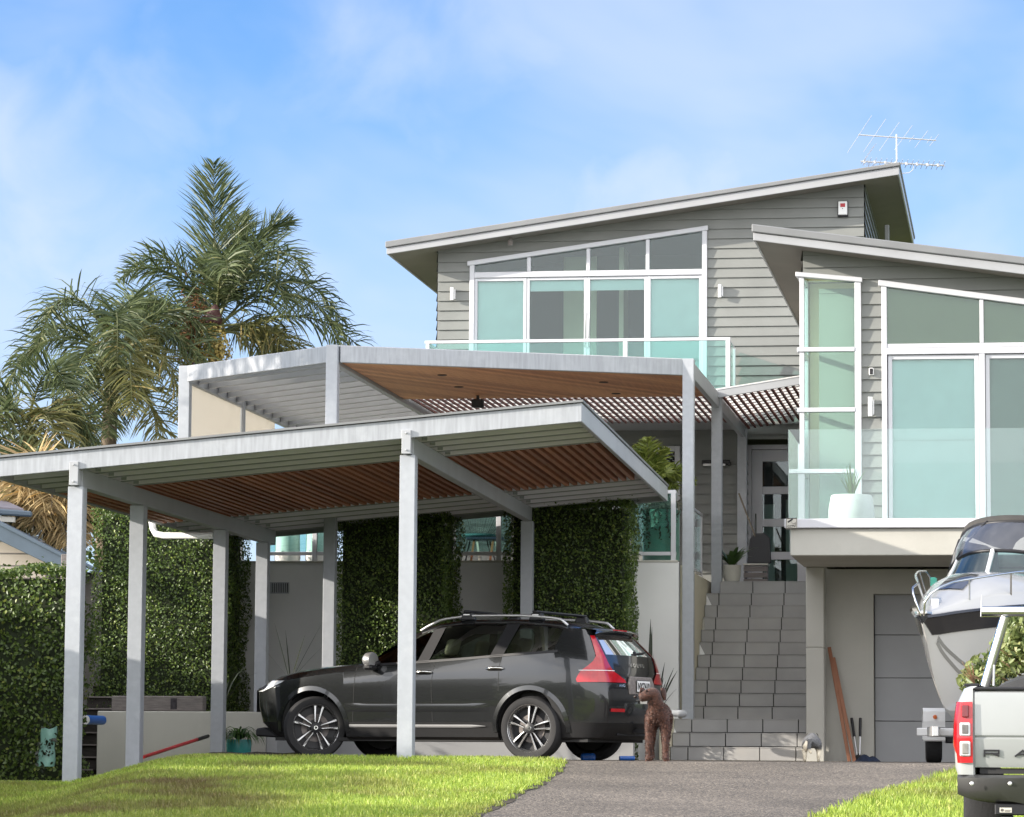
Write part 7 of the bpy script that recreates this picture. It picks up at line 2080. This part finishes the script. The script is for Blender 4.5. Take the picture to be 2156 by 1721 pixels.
# trailer: frame, draw bar, wheels under white mudguards
tr = thing('boat_trailer', 'galvanised boat trailer with white mudguard and orange reflector under the boat', 'trailer', Bf.W(2.5, 0, 0), Bf.rz)
mb = MB(Bf)
for s in (-1, 1): mb.bar((.1, .62 * s, .36), (4.2, .45 * s, .36), .07, .11); mb.bar((4.2, .45 * s, .36), (4.9, .12 * s, .36), .07, .11)
for x in (.4, 1.6, 2.6, 3.9): mb.bar((x, -.72, .36), (x, .72, .36), .07, .09)
build('frame', mb, M['alu'], tr, bevel=.006)
gm0 = P(1967, 1535, 40.2)
Gf = Frame(6, (gm0.x, gm0.y, bz))
for k, sh in enumerate((0.0, 1.75)):
    mb = MB(Gf); hw = .132
    prf = [(0, .275), (0, .50), (.035, .62), (.12, .662), (.55, .662), (.66, .60), (.70, .5), (.70, .3)]
    inn = [(b + .014 * (1 if b < .35 else -1), z - .014) for b, z in prf]
    for i in range(len(prf) - 1):
        mb.prism([(sh - hw, prf[i][0], prf[i][1]), (sh - hw, prf[i + 1][0], prf[i + 1][1]), (sh - hw, inn[i + 1][0], inn[i + 1][1]), (sh - hw, inn[i][0], inn[i][1])], (2 * hw, 0, 0))
    gu = build('mudguard', mb, M['whiteplastic'], tr)
    t = bpy.data.objects.new('wheel', None); reg(t); put(t, tr, Matrix.Translation(Gf.W(sh, .36, .28)))
    mb = MB(Gf); mb.lathe([(.15, -.09), (.24, -.098), (.272, -.085), (.282, 0), (.272, .085), (.24, .098), (.15, .09)], (sh + .0, .36, .28), 32, 'x', caps=False); build('tyre', mb, M['rubber'], t, smooth=40)
    mb = MB(Gf); mb.lathe([(.001, -.05), (.15, -.07), (.15, .07), (.001, .05)], (sh, .36, .28), 20, 'x', caps=False); build('rim', mb, M['alu'], t, smooth=40)
    mb = MB(Gf); mb.lathe([(.001, -.014), (.022, -.012), (.027, 0)], (sh + .01, -.002, .552), 8, 'y'); build('reflector', mb, surf('orange_lens', (.72, .17, .04), .3), gu)
    mb = MB(Gf); mb.box(sh - .075, sh + .30, -.03, -.008, .372, .425); build('guide_bracket', mb, M['alu'], gu, bevel=.004)
    mb = MB(Gf); mb.box(sh + .14, sh + .42, .05, .5, .24, .36); mb.box(sh + .2, sh + .45, .02, .12, .36, .42); build('axle', mb, M['black'], tr, bevel=.01)
# ------------------------------------------------------------------ planter wall and the left side path
bP = HF.b_of(380, 1540, 45.2)
p0, p1 = H(205, 1497, bP), H(560, 1497, bP)
pw = thing('planter_wall', 'low plastered planter wall behind the left carport posts', 'wall', HF.W((p0[0] + p1[0]) / 2, bP, -.4), HF.rz)
mb = MB(HF); mb.box(p0[0], p1[0], bP, bP + .2, -.6, p0[1]); build('front_face', mb, M['render_wall'], pw, bevel=.012)
mb = MB(HF); mb.box(p0[0] + .0, p0[0] + .2, bP + .201, bP + 2.2, -.6, p0[1] - .002); build('end_face', mb, M['render_wall'], pw, bevel=.008)
mb = MB(HF); mb.box(p0[0] + .2, p1[0], bP + .2, bT - .01, -.3, p0[1] - .08); build('planter_soil', mb, M['soil'], pw)
b2_ = bH2 - .45
mb = MB(HF); mb.box(p1[0] + .002, hx(1335, b2_), b2_, b2_ + .15, -.3, .34); mb.box(p1[0] + .002, p1[0] + .15, bP + .02, b2_ - .002, -.3, .34); build('car_side_kerb', mb, M['garage'], pw, bevel=.008)  # darker paint standing in for the car's shade on the kerb
# weathered sleeper on the wall
s0, s1 = H(236, 1497, bP + .1), H(429, 1466, bP + .1)
t = thing('timber_sleeper', 'weathered grey timber sleeper lying on the planter wall', 'sleeper', HF.W((s0[0] + s1[0]) / 2, bP + .1, p0[1]), HF.rz)
mb = MB(HF); mb.box(s0[0], s1[0], bP + .06, bP + .26, p0[1] + .003, s1[1]); build('plank', mb, M['greywood'], t, bevel=.012)
mb = MB(HF); mb.box(s0[0] + .25, s0[0] + .42, bP + .056, bP + .0595, p0[1] + .02, s1[1] - .02); mb.box(s1[0] - .45, s1[0] - .36, bP + .056, bP + .0595, p0[1] + .03, s1[1] - .03); build('dark_stain', mb, surf('stain', (.05, .045, .05), .95, .4, 20), t)
# timber steps between boundary hedge and planter
t = thing('garden_steps', 'dark timber garden steps climbing between the hedge and planter wall', 'steps', P(160, 1600, 45.5), HF.rz)
mb = MB(HF); bE = bP + .25; a0, a1 = hx(110, bE), hx(203, bE)
for k in range(8): mb.box(a0, a1, bE + k * .3, bE + k * .3 + .05, -.45, -.42 + (k + 1) * .17); 
build('risers', mb, surf('dark_timber', (.030, .026, .022), .85, .3, 8, (1, 6, 6)), t)
mb = MB(HF)
for k in range(8): mb.box(a0, a1, bE + k * .3 - .02, bE + k * .3 + .29, -.42 + (k + 1) * .17 + .001, -.42 + (k + 1) * .17 + .02)
build('treads', mb, surf('dark_timber_b', (.035, .03, .026), .85, .3, 8, (1, 6, 6)), t)
mb = MB(HF)
for k in range(8): mb.box(a0, a1, bE + k * .3 - .032, bE + k * .3 - .021, -.42 + (k + 1) * .17 + .001, -.42 + (k + 1) * .17 + .02)
build('nosing', mb, M['greywood'], t)
# blue roll
q = P(194, 1516, HF.W(0, bP - .3, 0).y + 1.2); 
t = thing('blue_roll', 'blue foam roll with white end wedged beside the planter wall', 'foam roll', q - Vector((0, 0, .06)), 0)
mb = MB(); mb.tube([q + Vector((-.075, -.06, .0)), q + Vector((.08, .45, .0))], .062, 18); build('roll', mb, M['blue'], t, smooth=40)
mb = MB(); mb.tube([q + Vector((-.081, -.078, 0)), q + Vector((-.0755, -.0615, 0))], .060, 18); build('roll_end', mb, M['whiteplastic'], t)
# teal plant guard
q = P(96, 1614, 40.6); top = P(104, 1532, 40.6)
t = thing('plant_guard', 'translucent teal plastic plant guard standing below the boundary hedge', 'plant guard', q, 0)
mb = MB(); rows = []
for f in np.linspace(0, 1, 7):
    c = q.lerp(top, f); r = .10 - .015 * f + .012 * math.sin(f * 9); rows.append([(c.x + r * math.cos(u) * 1.05, c.y + r * math.sin(u), c.z + (.02 * math.cos(u * 2) if f == 1 else 0)) for u in np.linspace(0, 2 * math.pi, 15)[:-1]])
mb.grid(rows, closed=True); build('sleeve', mb, surf('teal_plastic', (.20, .38, .32), .4, .25, 7, spec=.5), t, smooth=180)
n = 60; C3 = np.array(q.lerp(top, .45)) + NPR.normal(0, 1, (n, 3)) * np.array([.07, .04, .14]) + np.array([0, -.11, 0]); leaf_mesh('trailing_leaves', C3, np.tile([[0, -1.0, .2]], (n, 1)), .06, M['darkleaf'], t)
# red handled pole on the lawn edge
p, q = P(302, 1594, 42.0), P(438, 1550, 44.5)
t = thing('red_pole', 'red pole with black grip leaning on the planter wall', 'pole', p, 0)
mb = MB(); r = p.lerp(q, .82); mb.tube([p, r], .022, 10); build('shaft', mb, surf('red_pole_paint', (.58, .035, .04), .4, .15), t, smooth=50)
mb = MB(); mb.tube([r, q], .025, 10); build('grip', mb, M['black'], t, smooth=50)
# pots and plants
def at_ground(x, y, Y): p = P(x, y, Y); return Vector((p.x, Y, p.z))
c = at_ground(503, 1557, 44.3)
straps('potted_plant', 'spiky strap leaved plant in a teal pot between two carport posts', c, 110, .42, .022, 'fernleaf', 1.2, 1.5, (.17, .32, 'teal', [(.72, 0), (.95, .4), (1.0, .8), (.94, 1)]))
c = at_ground(612, 1428, 45.2)
t = straps('spiky_plant', 'dark plant with a few long bare spikes beside the car bonnet', c, 7, .95, .016, 'darkleaf', 1.2, .05, None, rise=1.2)
c = at_ground(470, 1480, 46.1); straps('wild_plant', 'thin arching weed at the right end of the planter', c, 16, .75, .02, 'darkleaf', .8, .8)
c = at_ground(1383, 1500, 45.0)
straps('yucca', 'dark yucca with stiff blades behind the brown dog', c, 26, .62, .035, 'darkleaf', .75, .25, None, rise=1.0)
c = at_ground(1366, 1470, 44.5); straps('flax_stem', 'single dark flower stem behind the car tailgate', c, 3, .95, .05, 'darkleaf', .12, .05, None)
c = at_ground(1541, 1206, HF.W(0, step_b(13) + .9, 0).y); zc_ = zS + 14 * RISE + .26
c.z = zc_; straps('bromeliad', 'broad leaved potted bromeliad at the top of the stairs', c, 24, .46, .085, 'fernleaf', 1.0, .55, (.15, .26, 'potstone', [(.78, 0), (.95, .5), (1.0, 1)]))
# deck planter with thin succulent
bq = bDeck + .75; a, z = H(1793, 1092, bq); zf = zc0 + .05; h = H(1793, 1043, bq)[1] - zf
t = straps('deck_planter', 'large white oval planter with a thin succulent on the deck', HF.W(a, bq, zf + h), 22, .42, .02, 'fernleaf', .55, .35, (.31, h, 'potwhite', [(.92, 0), (1.0, .15), (1.0, .55), (.90, .95), (.86, 1)]), cat='planter')
# terrace: pots behind the glass, palm, chairs
for x0, x1, lab in ((575, 632, 'tapered white planter behind the terrace glass, left of the pair'), (640, 690, 'tapered white planter behind the terrace glass, beside the pergola post')):
    bq = bT + .75; a0, a1 = hx(x0, bq), hx(x1, bq); t = thing('terrace_planter', lab, 'planter', HF.W((a0 + a1) / 2, bq, zT), HF.rz, 'white planters on the terrace'); r = (a1 - a0) / 2
    mb = MB(HF); rr = [(r * .5, 0), (r * .85, .03), (r * .95, .12), (r * .9, .25), (r * .86, .7), (r * .92, .78), (r * .80, .78), (r * .78, .70), (.01, .70)]; mb.lathe(rr, ((a0 + a1) / 2, bq, zT - .01), 32, caps=False); build('pot', mb, M['potwhite'], t, smooth=40)
    U_ = NPR.normal(0, 1, (160, 3)); leaf_mesh('foliage', np.array(HF.W((a0 + a1) / 2, bq, zT + .88)) + U_ * np.array([.14, .14, .10]), U_, .07, M['fernleaf'], t)
bq = bT + .55; a, z = H(1392, 1075, bq)
t = thing('green_planter', 'tall green glazed planter with trailing vine behind the right terrace glass', 'planter', HF.W(a, bq, zT), HF.rz)
hp = z - zT
mb = MB(HF); mb.lathe([(.22, .0), (.27, .05), (.27, hp * .9), (.29, hp), (.25, hp), (.24, hp - .06), (.01, hp - .06)], (a, bq, zT), 28, caps=False); build('pot', mb, surf('green_glaze', (.16, .33, .27), .35, .12, 6), t, smooth=40)
V = []
for k in range(9):
    u = NPR.uniform(-2.6, -.5); L_ = NPR.uniform(.2, .62); m = int(L_ * 42)
    for j in range(m): V.append(HF.W(a + .28 * math.cos(u) + NPR.normal(0, .014), bq + .28 * math.sin(u) - .015, zT + hp - L_ * j / m))
V = np.array([tuple(v) for v in V]); leaf_mesh('vine', V, np.tile([[0, -1.0, .3]], (len(V), 1)), .05, M['darkleaf'], t)
n = 420; U_ = NPR.normal(0, 1, (n, 3)); leaf_mesh('foliage', np.array(HF.W(a, bq, zT + hp + .06)) + U_ * np.array([.17, .15, .07]), U_, .11, M['greyleaf'], t, aspect=.25)
cp0 = P(1383, 1002, HF.W(0, bT + 1.5, 0).y)
t = thing('potted_palm', 'bright green young palm on the terrace between the pergola posts', 'palm', (cp0.x, cp0.y, zT), 0)
mb = MB(); mb.tube([(cp0.x, cp0.y, zT), (cp0.x + .02, cp0.y, cp0.z)], [.06, .035], 8); build('trunk', mb, M['bark'], t, smooth=60)
mb = MB(); mb.lathe([(.17, 0), (.22, .32), (.19, .32), (.18, .28), (.01, .28)], (cp0.x, cp0.y, zT), 20); build('pot', mb, M['potstone'], t, smooth=40)
M['palm_lime'] = M['limeleaf']
for dx, dz_, dy, ln, dr in ((-.35, 1, 0, .85, .5), (-.1, 1, -.2, .95, .4), (-.6, .9, .1, .75, .9), (.25, .9, 0, .8, .8), (.95, .6, -.3, 1.0, 1.6), (-.8, .45, -.2, .65, 1.5), (.35, .6, -.6, .7, 1.6), (-.3, .5, -.7, .6, 1.6), (1.0, .75, .2, 1.1, 1.9), (-.15, .9, .5, .8, .6), (.7, .3, -.5, .7, 1.6)):
    frond(t, cp0 - Vector((.08, 0, .08)), (dx, dy, dz_), ln * .70, dr, 30, .27, 'palm_lime', leafdroop=.12)
def wire_chair(x, lab, bq):
    a = hx(x, bq); t = thing('wire_chair', lab, 'chair', HF.W(a, bq, zT), HF.rz, 'wire chairs on the terrace')
    mb = MB(HF); zs0 = zT + .42
    rim = [(a + .36 * math.sin(u) * (1.0), bq - .02 + .12 * math.cos(u * .5), zs0 + .18 + .42 * max(0, math.cos(u)) ** .7) for u in np.linspace(-1.75, 1.75, 21)]
    mb.tube(rim, .012, 6)
    for k, u in enumerate(np.linspace(-1.6, 1.6, 25)):
        i = int(round((u + 1.75) / 3.5 * 20)); mb.tube([(a + .14 * math.sin(u), bq - .22, zs0), rim[i]], .0045, 4)
    build('back_wires', mb, M['black'], t)
    mb = MB(HF); mb.lathe([(.01, -.02), (.24, -.02), (.27, .01), (.24, .04), (.01, .05)], (a, bq - .25, zs0), 20); build('seat', mb, surf('teal_cushion', (.03, .10, .11), .8, .1), t, smooth=50)
    for dx, dy in ((-.2, -.2), (.2, -.2), (-.2, .15), (.2, .15)):
        mb = MB(HF); mb.tube([(a + dx * .7, bq - .25 + dy * .7, zs0 - .02), (a + dx * 1.2, bq - .25 + dy * 1.2, zT)], .012, 6); build('leg', mb, M['black'], t)
wire_chair(1012, 'dark wire backed chair on the terrace between two hedges', bT + 1.0)
bq = bT + .6; a0, a1 = hx(985, bq), hx(1062, bq)
t = thing('low_table', 'low dark table with pale crossed legs behind the terrace glass', 'table', HF.W((a0 + a1) / 2, bq, zT), HF.rz)
mb = MB(HF); mb.box(a0, a1, bq - .2, bq + .2, zT + .36, zT + .40); build('tabletop', mb, surf('dark_top', (.03, .04, .07), .4), t, bevel=.006)
for k, a in enumerate(np.linspace(a0 + .06, a1 - .06, 4)):
    mb = MB(HF); mb.bar((a, bq - .15, zT + .003), (a + .05 * (-1) ** k, bq - .15, zT + .36), .03, .03, (0, 1, 0)); build('leg', mb, M['potstone'] if k % 2 else surf('orange_wood', (.30, .13, .06), .6), t)
# bits by the front door
bq = step_b(13) + 1.35; zf = zS + 14 * RISE
a0, a1 = hx(1567, bq), hx(1618, bq)
t = thing('grey_crate', 'grey slatted crate beside the front door', 'crate', HF.W((a0 + a1) / 2, bq, zf), HF.rz)
mb = MB(HF)
for k in range(3): mb.box(a0, a1, bq - .15, bq - .13, zf + .02 + k * .1, zf + .1 + k * .1)
mb.box(a0 + .01, a0 + .03, bq - .129, bq + .15, zf, zf + .31); mb.box(a1 - .03, a1 - .01, bq - .129, bq + .15, zf, zf + .31); build('slats', mb, M['greywood'], t, bevel=.004)
mb = MB(HF); mb.box(a0 - .01, a1 + .005, bq - .16, bq + .16, zf + .32, zf + .345); build('lid', mb, M['potstone'], t, bevel=.004)
am = (a0 + a1) / 2 + .05; zt_ = zf + .345
t = thing('black_shovel', 'black scoop with long handle standing on the grey crate', 'shovel', HF.W(am, bq, zt_), HF.rz)
mb = MB(HF); mb.prism([(am - .2, bq - .03, zt_ + .01), (am + .19, bq - .03, zt_ + .01), (am + .17, bq + .02, zt_ + .42), (am + .08, bq + .03, zt_ + .50), (am - .08, bq + .03, zt_ + .50), (am - .16, bq + .02, zt_ + .40)], (0, .03, 0)); build('scoop', mb, M['black'], t, bevel=.01)
mb = MB(HF); mb.tube([(am - .07, bq + .02, zt_ + .45), (am - .34, bq + .1, zt_ + 1.15)], .014, 8); build('handle', mb, surf('wood_handle', (.20, .17, .13), .7, .2), t, smooth=60)
# strip heater on the wall
b = bU - .14; p, q = H(1478, 976, b), H(1537, 974, b)
t = thing('strip_heater', 'black and white outdoor strip heater on the wall under the slats', 'heater', HF.W((p[0] + q[0]) / 2, b, p[1] - .05), HF.rz)
mb = MB(HF); mb.box(p[0], q[0], b, b + .08, p[1] - .02, p[1] + .06); build('case', mb, M['black'], t, bevel=.008)
mb = MB(HF); mb.box(p[0] + .02, q[0] - .08, b - .03, b + .0, p[1] - .045, p[1] - .005); build('element', mb, M['whiteplastic'], t, bevel=.006)
mb = MB(HF); mb.box((p[0] + q[0]) / 2 - .03, (p[0] + q[0]) / 2 + .03, b + .08, bU, p[1], p[1] + .05); build('bracket', mb, M['black'], t)
# timber lengths and long handled shears against the garage wall
bq = bRec - .04
t = thing('timber_lengths', 'two reddish timber lengths leaning against the garage wall', 'timber', HF.W(hx(1790, bq, 1600), bq - .3, -.06), HF.rz)
for (x0, y0, x1, y1, dy) in ((1746, 1363, 1789, 1601, 0), (1755, 1385, 1800, 1601, -.03)):
    p, q = H(x0, y0, bq - .02), H(x1, y1, bq - .35); mb = MB(HF); mb.bar((p[0], bq - .03 + dy, p[1]), (q[0], bq - .42 + dy, -.06), .05, .03, (0, 1, 0)); build('plank', mb, wood('red_timber', (.16, .055, .025), (.30, .12, .055), 2), t, bevel=.003)
t = thing('loppers', 'long handled loppers with black grips leaning beside the garage door', 'loppers', HF.W(hx(1808, bq, 1600), bq - .2, -.06), HF.rz)
for x0, x1 in ((1793, 1804), (1811.5, 1810)):
    p, q = H(x0, 1512, bq - .05), H(x1, 1590, bq - .2); m = (p[0] + (q[0] - p[0]) * .5, p[1] + (q[1] - p[1]) * .5)
    mb = MB(HF); mb.tube([(p[0], bq - .05, p[1]), (m[0], bq - .12, m[1])], .02, 8); build('grip', mb, M['black'], t, smooth=60)
    mb = MB(HF); mb.tube([(m[0], bq - .12, m[1]), (q[0], bq - .2, q[1])], .013, 8); build('handle', mb, M['alu'], t, smooth=60)
q = H(1808, 1596, bq - .2); mb = MB(HF); mb.prism([(q[0] - .06, bq - .2, q[1] - .08), (q[0] + .05, bq - .2, q[1] - .08), (q[0] + .03, bq - .2, q[1] + .06), (q[0] - .04, bq - .2, q[1] + .06)], (0, .03, 0)); build('blade', mb, M['black'], t)
q = P(1826, 1600, HF.W(0, bq - .5, 0).y); mb = MB(); n = 14
rows = [[(q.x + (u - .5) * .38, q.y + (v - .5) * .3, -.06 + .085 * max(0, math.sin(u * math.pi)) * max(0, math.sin(v * math.pi)) * (1 + .4 * math.sin(u * 13 + v * 7))) for v in np.linspace(0, 1, n)] for u in np.linspace(0, 1, n)]
mb.grid(rows); tag(build('dark_cloth', mb, surf('navy_cloth', (.02, .03, .06), .9, .3, 12), smooth=180), 'crumpled dark blue cloth on the ground by the garage door', 'cloth')
# blue things under the car
q = P(1240, 1589, 39.7); mb = MB(); mb.box(q.x - .10, q.x + .08, q.y - .05, q.y + .08, -.064, .03); tag(build('blue_box', mb, M['blue'], bevel=.03, seg=2), 'small blue container on the ground under the car rear', 'container')
q = P(1320, 1597, 40.5); mb = MB(); mb.tube([(q.x - .09, q.y, -.03), (q.x + .09, q.y + .05, -.03)], [.028, .03], 10); tag(build('blue_ball', mb, M['blue'], smooth=50), 'small blue toy on the driveway behind the car', 'toy')
# grey rain pipe at the stair foot
p, q = P(1404, 1501, HF.W(0, bS + .15, 0).y), P(1441, 1503, HF.W(0, bS + .1, 0).y)
t = thing('drain_pipe', 'short grey drain pipe end at the foot of the pergola post', 'pipe', q - Vector((0, 0, .1)), 0)
mb = MB(); mb.tube([p + Vector((-.1, .02, .01)), p, q - Vector((.03, 0, 0)), q], .046, 14); mb.tube([q - Vector((.09, 0, 0)), q + Vector((.0, 0, 0)), q + Vector((.03, 0, -.005))], [.054, .054, .03], 14); build('pipe', mb, M['steel_plain'], t, smooth=50)

# ------------------------------------------------------------------ neighbour's house at the left edge
YN = 47.0
NF = Frame(0)
t = thing('neighbour_house', 'neighbouring cream house with blue grey roof edges at the left', 'house', (P(-300, 1300, YN).x, YN + 2, -.4), 0)
M['cream_board'] = surf('cream_boards', (.56, .50, .42), .7, .05, 2); M['bluemetal'] = surf('blue_grey_metal', (.10, .135, .17), .45, .08, 3)
q0, q1 = P(-330, 935, YN), P(131, 1178, YN)
mb = MB(); w_ = .30
mb.prism([(q0.x, YN, q0.z - w_), (q1.x, YN, q1.z - .16), (q1.x, YN, q1.z + .06), (q0.x, YN, q0.z)], (0, .05, 0)); mb.prism([(q0.x, YN - .03, q0.z - .03), (q1.x, YN - .03, q1.z + .03), (q1.x, YN - .03, q1.z + .08), (q0.x, YN - .03, q0.z + .05)], (0, 6, 0))
nr = build('roof', mb, M['bluemetal'], t, bevel=.008)
mb = MB(); wz = P(0, 1140, YN + .35); mb.prism([(q0.x, YN + .35, -.4), (P(96, 1190, YN + .35).x, YN + .35, -.4), (P(96, 1190, YN + .35).x, YN + .35, P(96, 1182, YN + .35).z), (q0.x, YN + .35, q0.z - .1)], (0, 5.2, 0)); build('wall', mb, M['cream_board'], t)
mb = MB()
for yy in (1139, 1165, 1191, 1217): 
    z = P(30, yy, YN + .34).z; mb.box(q0.x + .1, P(94, yy, YN + .34).x, YN + .342, YN + .349, z - .006, z + .006)
build('board_joint', mb, M['greywood'], t)
g0, g1 = P(-300, 1053, YN + 1.5), P(66, 1079, YN + 1.5)
mb = MB(); mb.prism([(g0.x, YN + 1.5, g0.z - .10), (g1.x, YN + 1.5, g1.z - .06), (g1.x + .0, YN + 1.5, g1.z + .02), (g0.x, YN + 1.5, g0.z + .03)], (0, .14, 0)); build('gutter', mb, M['bluemetal'], nr, bevel=.02)
mb = MB(); mb.prism([(g0.x, YN + 1.56, g0.z - .22), (g1.x - .25, YN + 1.56, g1.z - .14), (g1.x - .25, YN + 1.56, g1.z - .065), (g0.x, YN + 1.56, g0.z - .105)], (0, .1, 0)); build('gutter_board', mb, M['potstone'], nr)
mb = MB(); mb.prism([(g0.x, YN + 1.55, g0.z + .035), (g1.x - .12, YN + 1.55, g1.z + .025), (g1.x - .6, YN + 3.0, g1.z + .25), (g0.x, YN + 3.0, g0.z + .35)], (0, 0, .03)); build('upper_roof', mb, surf('grey_roof_tile', (.22, .20, .22), .8, .15, 6), nr)
mb = MB(); k = P(136, 1182, 46); mb.box(k.x - .05, k.x + .12, 46, 46.2, -.4, k.z + .1); tag(build('fence_post', mb, M['greywood'], bevel=.01), 'short brown post beside the neighbouring roof edge', 'post')

# soil bed between lawn and planter, with stones
mb = MB(); rows = []
for u in np.linspace(0, 1, 16):
    pL_, pR_ = Vector((-4.55 + 1.9 * u, 36.6 + 3.0 * u, 0)), Vector((-4.9 + 2.6 * u, 38.4 + 4.5 * u, 0)); r = []
    for v in np.linspace(0, 1, 6):
        p = pL_.lerp(pR_, v); r.append((p.x, p.y, float(zg(p.x, p.y)) + .02 + .05 * math.sin(math.pi * v) + .015 * math.sin(u * 31 + v * 7)))
    rows.append(r)
mb.grid(rows); tag(build('garden_bed', mb, M['soil'], smooth=180), kind='structure')
